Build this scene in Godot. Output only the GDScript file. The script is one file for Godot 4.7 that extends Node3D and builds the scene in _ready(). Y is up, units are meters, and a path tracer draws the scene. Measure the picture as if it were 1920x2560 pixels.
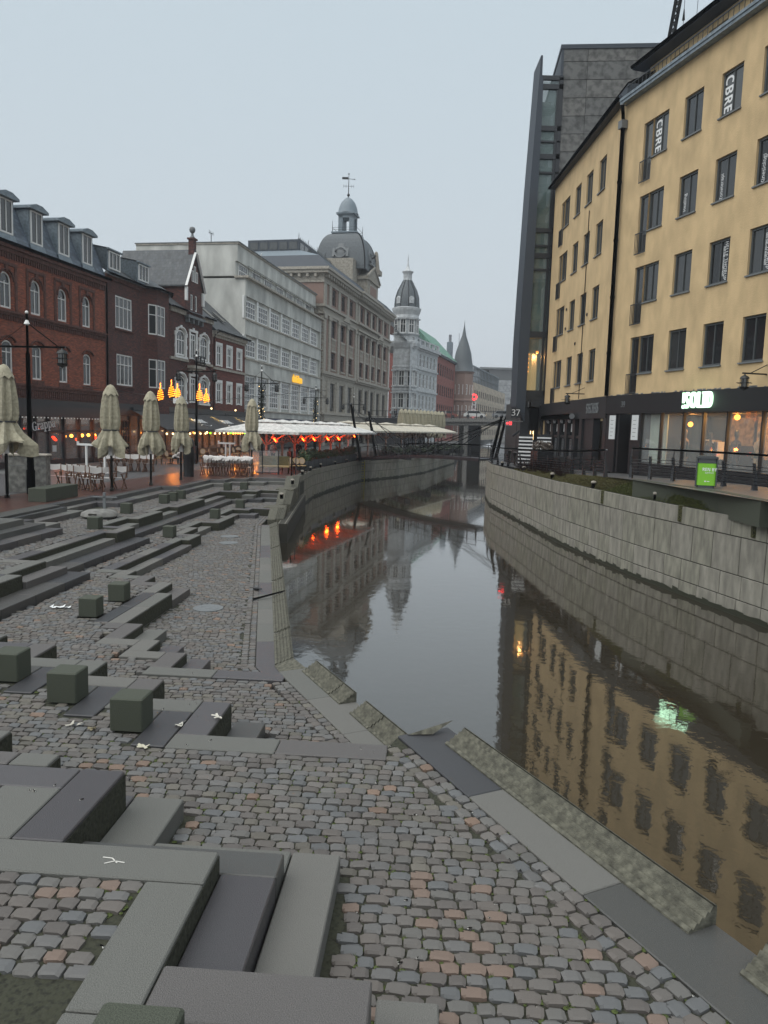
extends Node3D

const R := 0.16
const SEA := -0.85
const STREET := 1.12
var counts := {}
var M := {}
var cache := {}
var rng := RandomNumberGenerator.new()
var org := Vector3.ZERO

class MB:
	var v := PackedVector3Array()
	var n := PackedVector3Array()
	var c := PackedColorArray()
	var col := Color.WHITE
	var tinted := false
	var xf := Transform3D()
	func q4(a: Vector3, b: Vector3, d: Vector3, e: Vector3) -> void:
		a = xf * a
		b = xf * b
		d = xf * d
		e = xf * e
		var nn := (b - a).cross(e - a)
		if nn.length_squared() < 1e-16:
			nn = (d - b).cross(e - b)
		nn = nn.normalized()
		for p in [a, d, b, a, e, d]:
			v.append(p)
			n.append(nn)
			c.append(col)
	func t3(a: Vector3, b: Vector3, d: Vector3) -> void:
		a = xf * a
		b = xf * b
		d = xf * d
		var nn := (b - a).cross(d - a).normalized()
		for p in [a, d, b]:
			v.append(p)
			n.append(nn)
			c.append(col)
	func s4(p: Array, m: Array) -> void:
		for k in [0, 2, 1, 0, 3, 2]:
			v.append(xf * p[k])
			n.append((xf.basis * m[k]).normalized())
			c.append(col)
	func box(a: Vector3, b: Vector3) -> void:
		var x0 := a.x
		var y0 := a.y
		var z0 := a.z
		var x1 := b.x
		var y1 := b.y
		var z1 := b.z
		q4(Vector3(x0, y0, z1), Vector3(x1, y0, z1), Vector3(x1, y1, z1), Vector3(x0, y1, z1))
		q4(Vector3(x1, y0, z0), Vector3(x0, y0, z0), Vector3(x0, y1, z0), Vector3(x1, y1, z0))
		q4(Vector3(x1, y0, z1), Vector3(x1, y0, z0), Vector3(x1, y1, z0), Vector3(x1, y1, z1))
		q4(Vector3(x0, y0, z0), Vector3(x0, y0, z1), Vector3(x0, y1, z1), Vector3(x0, y1, z0))
		q4(Vector3(x0, y1, z1), Vector3(x1, y1, z1), Vector3(x1, y1, z0), Vector3(x0, y1, z0))
		q4(Vector3(x0, y0, z0), Vector3(x1, y0, z0), Vector3(x1, y0, z1), Vector3(x0, y0, z1))
	func cb(x: float, y: float, z: float, sx: float, sy: float, sz: float) -> void:
		box(Vector3(x - sx / 2, y - sy / 2, z - sz / 2), Vector3(x + sx / 2, y + sy / 2, z + sz / 2))
	# box with chamfered top and vertical edges
	func cham(a: Vector3, b: Vector3, h: float) -> void:
		var ring := func(y: float, s: float) -> Array:
			return [Vector3(a.x + s, y, b.z - s - h), Vector3(a.x + s + h, y, b.z - s), Vector3(b.x - s - h, y, b.z - s), Vector3(b.x - s, y, b.z - s - h),
				Vector3(b.x - s, y, a.z + s + h), Vector3(b.x - s - h, y, a.z + s), Vector3(a.x + s + h, y, a.z + s), Vector3(a.x + s, y, a.z + s + h)]
		var r0: Array = ring.call(a.y, 0.0)
		var r1: Array = ring.call(b.y - h, 0.0)
		var r2: Array = ring.call(b.y, h)
		for k in 8:
			var j := (k + 1) % 8
			q4(r0[k], r0[j], r1[j], r1[k])
			q4(r1[k], r1[j], r2[j], r2[k])
		q4(r2[0], r2[1], r2[2], r2[3])
		q4(r2[0], r2[3], r2[4], r2[7])
		q4(r2[7], r2[4], r2[5], r2[6])
	func bar(p: Vector3, q: Vector3, w: float, h: float, up := Vector3.UP) -> void:
		var d := (q - p).normalized()
		if absf(d.dot(up)) > 0.99:
			up = Vector3.RIGHT
		var s := d.cross(up).normalized() * w / 2
		var u := s.cross(d).normalized() * h / 2
		var a := [p - s - u, p + s - u, p + s + u, p - s + u]
		var b := [q - s - u, q + s - u, q + s + u, q - s + u]
		for k in 4:
			var j := (k + 1) % 4
			q4(a[k], a[j], b[j], b[k])
		q4(a[3], a[2], a[1], a[0])
		q4(b[0], b[1], b[2], b[3])
	func tube(p: Vector3, q: Vector3, r0: float, r1: float, k := 8, caps := true) -> void:
		var d := (q - p).normalized()
		var up := Vector3.UP if absf(d.y) < 0.95 else Vector3.RIGHT
		var s := d.cross(up).normalized()
		var u := s.cross(d).normalized()
		for i in k:
			var f := TAU * i / k
			var g := TAU * (i + 1) / k
			var a := s * cos(f) + u * sin(f)
			var b := s * cos(g) + u * sin(g)
			s4([p + a * r0, p + b * r0, q + b * r1, q + a * r1], [a, b, b, a])
			if caps:
				t3(p + b * r0, p + a * r0, p)
				t3(q + a * r1, q + b * r1, q)
	func pipe(pts: Array, r: float, k := 6) -> void:
		for i in pts.size() - 1:
			tube(pts[i], pts[i + 1], r, r, k, i == 0 or i == pts.size() - 2)
	# profile of (radius, height) turned round the y axis through o
	func lathe(pr: Array, k: int, o := Vector3.ZERO, smooth := true, turn := 0.0) -> void:
		for i in pr.size() - 1:
			var a: Vector2 = pr[i]
			var b: Vector2 = pr[i + 1]
			var nr := Vector2(b.y - a.y, a.x - b.x).normalized()
			var na := nr
			var nb := nr
			if smooth:
				if i > 0:
					var z: Vector2 = pr[i - 1]
					var m := Vector2(a.y - z.y, z.x - a.x).normalized()
					if m.dot(nr) > 0.6:
						na = (m + nr).normalized()
				if i < pr.size() - 2:
					var y: Vector2 = pr[i + 2]
					var m2 := Vector2(y.y - b.y, b.x - y.x).normalized()
					if m2.dot(nr) > 0.6:
						nb = (m2 + nr).normalized()
			for j in k:
				var f := turn + TAU * j / k
				var g := turn + TAU * (j + 1) / k
				var e := Vector3(cos(f), 0, -sin(f))
				var h := Vector3(cos(g), 0, -sin(g))
				var pp := [o + e * a.x + Vector3.UP * a.y, o + h * a.x + Vector3.UP * a.y, o + h * b.x + Vector3.UP * b.y, o + e * b.x + Vector3.UP * b.y]
				if k <= 8 and not smooth:
					q4(pp[0], pp[1], pp[2], pp[3])
				else:
					s4(pp, [e * na.x + Vector3.UP * na.y, h * na.x + Vector3.UP * na.y, h * nb.x + Vector3.UP * nb.y, e * nb.x + Vector3.UP * nb.y])
	func ball(o: Vector3, r: float, k := 8, sy := 1.0) -> void:
		var pr := []
		for i in k + 1:
			var f := -PI / 2 + PI * i / k
			pr.append(Vector2(r * cos(f) + 0.0001, r * sy * sin(f)))
		lathe(pr, k + 2, o)
	# flat polygon (x, z) raised from y0 to y1
	func prism(poly: PackedVector2Array, y0: float, y1: float, bottom := false) -> void:
		if not Geometry2D.is_polygon_clockwise(poly):
			poly = poly.duplicate()
			poly.reverse()
		var t := Geometry2D.triangulate_polygon(poly)
		for i in range(0, t.size(), 3):
			var a := poly[t[i]]
			var b := poly[t[i + 1]]
			var d := poly[t[i + 2]]
			if (b - a).cross(d - a) > 0:
				var w := b
				b = d
				d = w
			t3(Vector3(a.x, y1, a.y), Vector3(b.x, y1, b.y), Vector3(d.x, y1, d.y))
			if bottom:
				t3(Vector3(a.x, y0, a.y), Vector3(d.x, y0, d.y), Vector3(b.x, y0, b.y))
		if y1 - y0 > 0.0001:
			for i in poly.size():
				var a := poly[i]
				var b := poly[(i + 1) % poly.size()]
				q4(Vector3(a.x, y0, a.y), Vector3(b.x, y0, b.y), Vector3(b.x, y1, b.y), Vector3(a.x, y1, a.y))
	# polygon in (x, y) pulled from z0 to z1
	func slab(poly: PackedVector2Array, z0: float, z1: float) -> void:
		if Geometry2D.is_polygon_clockwise(poly):
			poly = poly.duplicate()
			poly.reverse()
		var t := Geometry2D.triangulate_polygon(poly)
		for i in range(0, t.size(), 3):
			var a := poly[t[i]]
			var b := poly[t[i + 1]]
			var d := poly[t[i + 2]]
			if (b - a).cross(d - a) < 0:
				var w := b
				b = d
				d = w
			t3(Vector3(a.x, a.y, z1), Vector3(b.x, b.y, z1), Vector3(d.x, d.y, z1))
			t3(Vector3(a.x, a.y, z0), Vector3(d.x, d.y, z0), Vector3(b.x, b.y, z0))
		for i in poly.size():
			var a := poly[i]
			var b := poly[(i + 1) % poly.size()]
			q4(Vector3(a.x, a.y, z0), Vector3(b.x, b.y, z0), Vector3(b.x, b.y, z1), Vector3(a.x, a.y, z1))
	# wall in the plane z with rectangular holes [u0, v0, u1, v1]; reveals go back by depth
	func wall(u0: float, v0: float, u1: float, v1: float, z: float, holes: Array, depth: float) -> void:
		var us := [u0, u1]
		var vs := [v0, v1]
		for h in holes:
			for k in [0, 2]:
				if h[k] > u0 and h[k] < u1 and not us.has(h[k]):
					us.append(h[k])
			for k in [1, 3]:
				if h[k] > v0 and h[k] < v1 and not vs.has(h[k]):
					vs.append(h[k])
		us.sort()
		vs.sort()
		for i in us.size() - 1:
			var j := 0
			while j < vs.size() - 1:
				var mu: float = (us[i] + us[i + 1]) / 2
				var k := j
				while k < vs.size() - 1 and not _in(holes, mu, (vs[k] + vs[k + 1]) / 2):
					k += 1
				if k > j:
					q4(Vector3(us[i], vs[j], z), Vector3(us[i + 1], vs[j], z), Vector3(us[i + 1], vs[k], z), Vector3(us[i], vs[k], z))
				j = maxi(k, j + 1) if k > j else j + 1
		for h in holes:
			var a := Vector3(h[0], h[1], z)
			var b := Vector3(h[2], h[1], z)
			var d := Vector3(h[2], h[3], z)
			var e := Vector3(h[0], h[3], z)
			var w := Vector3(0, 0, -depth)
			q4(a, a + w, b + w, b)
			q4(b, b + w, d + w, d)
			q4(d, d + w, e + w, e)
			q4(e, e + w, a + w, a)
	func _in(holes: Array, u: float, w: float) -> bool:
		for h in holes:
			if u > h[0] and u < h[2] and w > h[1] and w < h[3]:
				return true
		return false
	# fills the corners above an arched opening; rise is the height of the arc
	func arch(u0: float, u1: float, top: float, rise: float, z: float, depth: float, k := 8) -> void:
		var cx := (u0 + u1) / 2
		var hw := (u1 - u0) / 2
		for i in k:
			var f := PI - PI * i / k
			var g := PI - PI * (i + 1) / k
			var a := Vector3(cx + hw * cos(f), top - rise + rise * sin(f), z)
			var b := Vector3(cx + hw * cos(g), top - rise + rise * sin(g), z)
			q4(a, b, Vector3(b.x, top, z), Vector3(a.x, top, z))
			q4(a, a + Vector3(0, 0, -depth), b + Vector3(0, 0, -depth), b)
	func mesh(mat: Material) -> ArrayMesh:
		var a := []
		a.resize(Mesh.ARRAY_MAX)
		a[Mesh.ARRAY_VERTEX] = v
		a[Mesh.ARRAY_NORMAL] = n
		if tinted:
			a[Mesh.ARRAY_COLOR] = c
		var m := ArrayMesh.new()
		m.add_surface_from_arrays(Mesh.PRIMITIVE_TRIANGLES, a)
		m.surface_set_material(0, mat)
		return m

# ---------- naming and grouping ----------
func numbered(parent: Node, called: String) -> String:
	var key := str(parent.get_instance_id()) + called
	var k: int = counts.get(key, 0)
	counts[key] = k + 1
	return called if k == 0 else "%s_%03d" % [called, k]

func put(parent: Node, o: Node3D, called: String) -> void:
	o.name = numbered(parent, called)
	parent.add_child(o, true)

func tag(o: Node, label: String, category: String, group := "") -> void:
	o.set_meta("label", label)
	o.set_meta("category", category)
	if group:
		o.set_meta("group", group)

func thing(called: String, label: String, category: String, at := Vector3.ZERO, turn := 0.0, group := "") -> Node3D:
	var o := Node3D.new()
	put(self, o, called)
	o.position = at
	o.rotation.y = turn
	tag(o, label, category, group)
	return o

func setting(called: String, at := Vector3.ZERO, turn := 0.0) -> Node3D:
	var o := Node3D.new()
	put(self, o, called)
	o.position = at
	o.rotation.y = turn
	o.set_meta("kind", "structure")
	return o

func nb() -> MB:
	var b := MB.new()
	b.xf.origin = -org
	return b

func part(parent: Node, called: String, b: MB, mat: Material) -> MeshInstance3D:
	var o := MeshInstance3D.new()
	o.mesh = b.mesh(mat)
	put(parent, o, called)
	return o

func shared(parent: Node, called: String, m: Mesh, xf: Transform3D, mat: Material = null) -> MeshInstance3D:
	var o := MeshInstance3D.new()
	o.mesh = m
	o.transform = xf
	if mat:
		o.material_override = mat
	put(parent, o, called)
	return o

func many(parent: Node, called: String, m: Mesh, xfs: Array, cols: Array) -> MultiMeshInstance3D:
	var mm := MultiMesh.new()
	mm.transform_format = MultiMesh.TRANSFORM_3D
	mm.use_colors = cols.size() > 0
	mm.mesh = m
	mm.instance_count = xfs.size()
	for i in xfs.size():
		mm.set_instance_transform(i, xfs[i])
		if cols.size():
			mm.set_instance_color(i, cols[i])
	var o := MultiMeshInstance3D.new()
	o.multimesh = mm
	put(parent, o, called)
	o.set_meta("kind", "stuff")
	return o

func text(parent: Node, called: String, s: String, mat: Material, height: float, depth: float, xf: Transform3D, squeeze := 1.0, bold := true, serif := false) -> MeshInstance3D:
	var t := TextMesh.new()
	var f := SystemFont.new()
	f.font_names = PackedStringArray(["Droid Serif" if serif else "Droid Sans"])
	f.font_weight = 700 if bold else 400
	t.font = f
	t.text = s
	t.font_size = 64
	t.pixel_size = height / 46.0
	t.depth = depth
	t.material = mat
	var o := MeshInstance3D.new()
	o.mesh = t
	o.transform = xf * Transform3D(Basis.from_scale(Vector3(squeeze, 1, 1)))
	put(parent, o, called)
	return o

# ---------- materials ----------
func noise(freq: float, seed_: int, lo: float, hi: float, oct := 4, size := 512, sharp := 0.0) -> NoiseTexture2D:
	var f := FastNoiseLite.new()
	f.seed = seed_
	f.frequency = freq
	f.fractal_octaves = oct
	var t := NoiseTexture2D.new()
	t.width = size
	t.height = size
	t.seamless = true
	t.noise = f
	var g := Gradient.new()
	g.offsets = PackedFloat32Array([0.0 + sharp, 1.0 - sharp])
	g.colors = PackedColorArray([Color(lo, lo, lo), Color(hi, hi, hi)])
	t.color_ramp = g
	return t

func noise_normal(freq: float, seed_: int, strength: float, oct := 3, size := 512) -> NoiseTexture2D:
	var f := FastNoiseLite.new()
	f.seed = seed_
	f.frequency = freq
	f.fractal_octaves = oct
	var t := NoiseTexture2D.new()
	t.width = size
	t.height = size
	t.seamless = true
	t.as_normal_map = true
	t.bump_strength = strength
	t.noise = f
	return t

func mat(name_: String, col: Color, rough := 0.8, tex: Texture2D = null, scale := Vector3.ONE, nrm: Texture2D = null, nscale := 0.5) -> StandardMaterial3D:
	var m := StandardMaterial3D.new()
	m.resource_name = name_
	m.albedo_color = col.linear_to_srgb()
	m.roughness = rough
	if tex:
		m.albedo_texture = tex
	if nrm:
		m.normal_enabled = true
		m.normal_texture = nrm
		m.normal_scale = nscale
	if tex or nrm:
		m.uv1_triplanar = true
		m.uv1_scale = scale
	M[name_] = m
	return m

func glow(name_: String, col: Color, energy: float) -> StandardMaterial3D:
	var m := mat(name_, Color(0.3, 0.3, 0.3), 0.5)
	m.emission_enabled = true
	m.emission = col
	m.emission_energy_multiplier = energy
	return m

# courses of small units laid with joints: too small to be told apart in the picture
func courses(w: int, h: int, rows: int, per_row: int, joint: Color, units: Array, seed_: int, jw := 1, jh := 1) -> ImageTexture:
	var im := Image.create(w, h, false, Image.FORMAT_RGB8)
	im.fill(joint)
	var r := RandomNumberGenerator.new()
	r.seed = seed_
	var rh := float(h) / rows
	var uw := float(w) / per_row
	for y in rows:
		var off := uw * 0.5 * (y % 2)
		for x in per_row:
			var a: Color = units[r.randi() % units.size()]
			var k := r.randf_range(0.85, 1.12)
			var col := Color(a.r * k, a.g * k, a.b * k)
			var x0 := int(x * uw + off)
			var ww := int((x + 1) * uw + off) - x0 - jw
			var y0 := int(y * rh)
			var hh := int((y + 1) * rh) - y0 - jh
			im.fill_rect(Rect2i(x0 % w, y0, ww, hh), col)
			if (x0 % w) + ww > w:
				im.fill_rect(Rect2i(0, y0, (x0 % w) + ww - w, hh), col)
	return ImageTexture.create_from_image(im)

func make_materials() -> void:
	var speck := noise(0.35, 3, 0.45, 1.25, 2)
	var blot := noise(0.012, 5, 0.62, 1.12, 5)
	var blot2 := noise(0.02, 9, 0.75, 1.1, 5)
	var fine := noise_normal(0.2, 7, 4.0)
	var lumpy := noise_normal(0.03, 8, 6.0)
	for k in 4:
		mat("granite%d" % k, [Color(0.135, 0.125, 0.12), Color(0.165, 0.165, 0.15), Color(0.105, 0.1, 0.105), Color(0.185, 0.18, 0.165)][k], [0.55, 0.75, 0.42, 0.8][k], speck, Vector3.ONE * 0.9, fine, 0.35)
		mat("wet%d" % k, [Color(0.075, 0.07, 0.075), Color(0.09, 0.09, 0.085), Color(0.065, 0.065, 0.07), Color(0.1, 0.095, 0.09)][k], 0.4, speck, Vector3.ONE * 0.9, fine, 0.3)
	mat("bollard", Color(0.075, 0.085, 0.06), 0.75, speck, Vector3.ONE * 0.8, fine, 0.4)
	for k in 8:
		mat("sett%d" % k, [Color(0.165, 0.145, 0.13), Color(0.17, 0.165, 0.16), Color(0.17, 0.155, 0.142), Color(0.14, 0.125, 0.115), Color(0.15, 0.153, 0.155), Color(0.235, 0.17, 0.135), Color(0.165, 0.158, 0.147), Color(0.165, 0.15, 0.125)][k], 0.7, speck, Vector3.ONE * 1.7, fine, 0.5)
	var sm := mat("setts", Color(1, 1, 1), 0.65, speck, Vector3.ONE * 1.7, fine, 0.5)
	sm.vertex_color_use_as_albedo = true
	mat("joint", Color(0.035, 0.036, 0.022), 0.95, noise(0.05, 21, 0.5, 1.5, 4), Vector3.ONE * 0.8, lumpy, 0.6)
	mat("moss", Color(0.065, 0.085, 0.022), 0.95)
	mat("rib_stone", Color(0.155, 0.15, 0.115), 0.9, noise(0.03, 31, 0.45, 1.15, 5), Vector3(0.7, 0.7, 0.7), fine, 0.5)
	mat("wall_panel", Color(0.3, 0.285, 0.24), 0.85, noise(0.012, 33, 0.72, 1.05, 5), Vector3(0.5, 0.14, 0.5), fine, 0.1)
	mat("wall_panel2", Color(0.27, 0.26, 0.21), 0.85, noise(0.014, 36, 0.7, 1.08, 5), Vector3(0.5, 0.14, 0.5), fine, 0.1)
	mat("wall_joint", Color(0.035, 0.033, 0.026), 0.95)
	mat("wall_green", Color(0.085, 0.085, 0.03), 0.9, noise(0.04, 37, 0.3, 1.3, 5), Vector3(0.8, 0.8, 0.8))
	mat("slime", Color(0.022, 0.024, 0.012), 0.7)
	mat("asphalt", Color(0.105, 0.105, 0.108), 0.5, speck, Vector3.ONE * 0.8, fine, 0.2)
	mat("clinker", Color(1, 1, 1), 0.28, courses(256, 256, 32, 12, Color(0.16, 0.13, 0.12), [Color(0.33, 0.22, 0.2), Color(0.38, 0.26, 0.23), Color(0.29, 0.21, 0.2)], 4), Vector3.ONE * 0.4, fine, 0.15)
	mat("far_ground", Color(0.13, 0.13, 0.125), 0.9, blot, Vector3.ONE * 0.05)
	mat("grass_ground", Color(0.075, 0.085, 0.025), 0.95, noise(0.05, 41, 0.4, 1.4, 5), Vector3.ONE * 0.6, lumpy, 0.8)
	mat("soil", Color(0.06, 0.05, 0.03), 0.95, blot, Vector3.ONE)
	mat("brick_orange", Color(1, 1, 1), 0.85, courses(512, 512, 64, 18, Color(0.42, 0.33, 0.28), [Color(0.54, 0.29, 0.21), Color(0.58, 0.32, 0.23), Color(0.5, 0.27, 0.2), Color(0.46, 0.25, 0.2)], 11, 1, 1), Vector3.ONE * 0.24)
	mat("brick_trim", Color(0.13, 0.055, 0.042), 0.85, blot, Vector3.ONE * 0.6)
	mat("brick_dark", Color(1, 1, 1), 0.85, courses(512, 512, 64, 18, Color(0.3, 0.25, 0.235), [Color(0.34, 0.2, 0.18), Color(0.38, 0.22, 0.19), Color(0.3, 0.185, 0.17), Color(0.26, 0.17, 0.165)], 12), Vector3.ONE * 0.24)
	mat("brick_red", Color(1, 1, 1), 0.85, courses(512, 512, 64, 18, Color(0.33, 0.24, 0.22), [Color(0.41, 0.215, 0.18), Color(0.45, 0.235, 0.19), Color(0.36, 0.19, 0.165)], 13), Vector3.ONE * 0.24)
	mat("brick_far", Color(0.3, 0.1, 0.08), 0.9, blot2, Vector3.ONE * 0.12)
	mat("stone_beige", Color(0.36, 0.325, 0.27), 0.85, blot2, Vector3.ONE * 0.2)
	mat("stone_pink", Color(0.33, 0.22, 0.18), 0.9, noise(0.06, 51, 0.6, 1.2, 3), Vector3.ONE * 0.3)
	mat("stone_trim", Color(0.42, 0.385, 0.33), 0.85, blot2, Vector3.ONE * 0.3)
	mat("plaster_white", Color(0.6, 0.6, 0.56), 0.85, noise(0.006, 52, 0.8, 1.05, 5), Vector3(0.12, 0.05, 0.12))
	mat("paint_white", Color(0.72, 0.72, 0.7), 0.5)
	mat("tower_white", Color(0.55, 0.57, 0.58), 0.8, blot2, Vector3.ONE * 0.1)
	mat("plaster_yellow", Color(0.62, 0.455, 0.25), 0.9, noise(0.008, 53, 0.88, 1.03, 6), Vector3(0.25, 0.12, 0.25), fine, 0.15)
	mat("slate", Color(1, 1, 1), 0.55, courses(256, 256, 16, 10, Color(0.2, 0.22, 0.25), [Color(0.34, 0.38, 0.43), Color(0.37, 0.41, 0.45), Color(0.31, 0.345, 0.39)], 14), Vector3.ONE * 0.3)
	mat("zinc", Color(0.19, 0.235, 0.27), 0.5, blot2, Vector3.ONE * 0.4)
	mat("roof_tile", Color(1, 1, 1), 0.6, courses(256, 256, 14, 16, Color(0.19, 0.2, 0.21), [Color(0.29, 0.305, 0.32), Color(0.32, 0.33, 0.34), Color(0.27, 0.285, 0.3)], 15), Vector3.ONE * 0.25)
	mat("dome_slate", Color(0.1, 0.115, 0.125), 0.6, blot2, Vector3.ONE * 0.3)
	mat("roof_dark", Color(0.035, 0.045, 0.06), 0.6)
	mat("roof_green", Color(0.16, 0.34, 0.25), 0.7, blot, Vector3.ONE * 0.1)
	mat("dark_paint", Color(0.014, 0.015, 0.017), 0.45)
	mat("dark_steel", Color(0.022, 0.024, 0.028), 0.45)
	mat("grey_frame", Color(0.07, 0.078, 0.08), 0.5)
	mat("lead", Color(0.14, 0.15, 0.155), 0.6)
	mat("steel", Color(0.42, 0.43, 0.44), 0.32)
	M.steel.metallic = 0.7
	mat("panel_grey", Color(0.125, 0.125, 0.12), 0.6, noise(0.008, 61, 0.6, 1.2, 5), Vector3.ONE * 0.4)
	mat("panel_grey2", Color(0.15, 0.147, 0.138), 0.6, noise(0.008, 62, 0.6, 1.2, 5), Vector3.ONE * 0.4)
	mat("concrete", Color(0.24, 0.235, 0.22), 0.85, noise(0.02, 63, 0.6, 1.1, 5), Vector3.ONE * 0.3)
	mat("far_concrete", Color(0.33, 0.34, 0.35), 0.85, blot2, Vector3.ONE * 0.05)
	mat("beige_far", Color(0.52, 0.44, 0.34), 0.85, blot2, Vector3.ONE * 0.06)
	mat("canvas", Color(0.42, 0.385, 0.28), 0.9, noise(0.015, 71, 0.75, 1.06, 5), Vector3.ONE * 0.7, noise_normal(0.02, 72, 5.0), 0.4)
	mat("canvas_white", Color(0.72, 0.71, 0.68), 0.9, blot2, Vector3.ONE * 0.3)
	M.canvas_white.backlight_enabled = true
	M.canvas_white.backlight = Color(0.25, 0.25, 0.25)
	mat("canvas_cream", Color(0.56, 0.52, 0.43), 0.9, blot2, Vector3.ONE * 0.3)
	mat("awning", Color(0.06, 0.06, 0.062), 0.85, blot2, Vector3.ONE * 0.4)
	mat("awning_blue", Color(0.035, 0.04, 0.07), 0.85)
	mat("wood", Color(0.17, 0.085, 0.05), 0.6, noise(0.02, 73, 0.6, 1.2, 4), Vector3(2, 0.3, 2))
	mat("wood_pale", Color(0.42, 0.33, 0.25), 0.7)
	mat("rattan", Color(0.38, 0.26, 0.12), 0.7)
	mat("rattan_dark", Color(0.07, 0.075, 0.03), 0.7)
	mat("cloth_white", Color(0.62, 0.6, 0.58), 0.9)
	mat("green_paint", Color(0.2, 0.5, 0.03), 0.45)
	mat("bin_top", Color(0.06, 0.065, 0.07), 0.45)
	mat("yellow_paint", Color(0.42, 0.36, 0.05), 0.7)
	mat("print_white", Color(0.75, 0.76, 0.76), 0.7)
	mat("paper", Color(0.6, 0.62, 0.62), 0.8)
	mat("orange_wood", Color(0.3, 0.11, 0.04), 0.5)
	mat("warm_wall", Color(0.5, 0.36, 0.2), 0.9, blot, Vector3.ONE * 0.5)
	mat("green_glass_wall", Color(0.36, 0.42, 0.34), 0.6)
	mat("leaf", Color(0.05, 0.09, 0.035), 0.55)
	M.leaf.vertex_color_use_as_albedo = true
	M.leaf.albedo_color = Color.WHITE
	mat("skin_paint", Color.WHITE, 0.8)
	M.skin_paint.vertex_color_use_as_albedo = true
	mat("litter", Color(0.6, 0.58, 0.54), 0.8)
	mat("butt", Color(0.45, 0.3, 0.18), 0.8)
	mat("iron", Color(0.012, 0.013, 0.013), 0.5)
	mat("cone_green", Color(0.02, 0.028, 0.018), 0.9)
	mat("teal", Color(0.05, 0.28, 0.22), 0.7)
	# glass that mirrors the sky over a dark room
	for k in 4:
		var g := mat("pane%d" % k, [Color(0.018, 0.02, 0.022), Color(0.035, 0.037, 0.038), Color(0.012, 0.013, 0.014), Color(0.06, 0.062, 0.06)][k], 0.06)
		g.metallic_specular = [0.7, 0.62, 0.55, 0.7][k]
	var gl := mat("clear", Color(0.85, 0.9, 0.9), 0.02)
	gl.transparency = BaseMaterial3D.TRANSPARENCY_ALPHA
	gl.albedo_color.a = 0.1
	var gt := mat("tower_glass", Color(0.16, 0.22, 0.21), 0.05)
	gt.transparency = BaseMaterial3D.TRANSPARENCY_ALPHA
	gt.albedo_color.a = 0.45
	var w := mat("water", Color(0.032, 0.026, 0.017), 0.02, null, Vector3(0.16, 0.16, 0.16), noise_normal(0.012, 81, 3.0, 4, 1024), 0.1)
	w.metallic_specular = 1.0
	w.clearcoat_enabled = true
	w.clearcoat = 0.5
	w.clearcoat_roughness = 0.02
	w.uv1_world_triplanar = true
	glow("heater", Color(1.0, 0.16, 0.03), 3.0)
	glow("heater_core", Color(1.0, 0.5, 0.12), 6.0)
	glow("bulb", Color(1.0, 0.62, 0.2), 5.0)
	glow("bulb_white", Color(1.0, 0.85, 0.6), 2.0)
	glow("bulb_grey", Color(0.7, 0.7, 0.68), 0.25)
	glow("bulb_green", Color(0.45, 0.9, 0.1), 2.5)
	glow("star", Color(1.0, 0.5, 0.05), 2.6)
	glow("sign_green", Color(0.78, 1.0, 0.82), 1.15)
	glow("led", Color(1.0, 0.03, 0.09), 2.2)
	glow("lamp_warm", Color(1.0, 0.6, 0.2), 3.0)
	glow("room_lit", Color(0.95, 0.8, 0.5), 0.5)

# ---------- the place ----------
func _ready() -> void:
	rng.seed = 11
	var cam := Camera3D.new()
	cam.name = "camera"
	cam.fov = 69.36
	cam.near = 0.05
	cam.far = 3000.0
	cam.transform = Transform3D(Basis(Vector3.RIGHT, deg_to_rad(-6.5)) * Basis(Vector3.BACK, deg_to_rad(1.66)), Vector3(0, 4.23, 0))
	add_child(cam)
	cam.current = true
	var env := Environment.new()
	var sky := Sky.new()
	var sm := ProceduralSkyMaterial.new()
	sm.sky_top_color = Color(0.575, 0.62, 0.65)
	sm.sky_horizon_color = Color(0.625, 0.645, 0.66)
	sm.sky_curve = 0.18
	sm.ground_bottom_color = Color(0.25, 0.25, 0.25)
	sm.ground_horizon_color = Color(0.45, 0.46, 0.47)
	sm.sky_energy_multiplier = 1.0
	sky.sky_material = sm
	env.background_mode = Environment.BG_SKY
	env.sky = sky
	env.tonemap_mode = Environment.TONE_MAPPER_LINEAR
	env.tonemap_exposure = 1.95
	env.ambient_light_source = Environment.AMBIENT_SOURCE_SKY
	env.sdfgi_enabled = true
	env.ssao_enabled = true
	env.ssil_enabled = true
	env.fog_enabled = true
	env.fog_light_color = Color(0.95, 0.97, 1.0)
	env.fog_density = 0.0005
	var we := WorldEnvironment.new()
	we.name = "world_environment"
	we.environment = env
	add_child(we)
	var sun := DirectionalLight3D.new()
	sun.name = "sun"
	sun.light_energy = 0.5
	sun.sky_mode = DirectionalLight3D.SKY_MODE_LIGHT_ONLY
	sun.light_color = Color(1.0, 0.985, 0.96)
	sun.light_angular_distance = 90.0
	sun.shadow_enabled = true
	sun.rotation_degrees = Vector3(-62, -55, 0)
	add_child(sun)
	make_materials()
	make_setts()
	build_ground()
	build_steps()
	build_quay()
	build_canal_walls()
	build_left_row()
	build_brown()
	build_far_row()
	build_right()
	build_tower()
	build_bridges()
	build_terrace_things()
	build_right_bank()
	build_people()
	build_litter()

func st(a: float, b: float) -> Vector2:   # stone frame to world (x, z)
	var t := deg_to_rad(3.5)
	return Vector2(a * cos(t) + b * sin(t), a * sin(t) - b * cos(t))

func v3(p: Vector2, y: float) -> Vector3:
	return Vector3(p.x, y, p.y)

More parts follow.
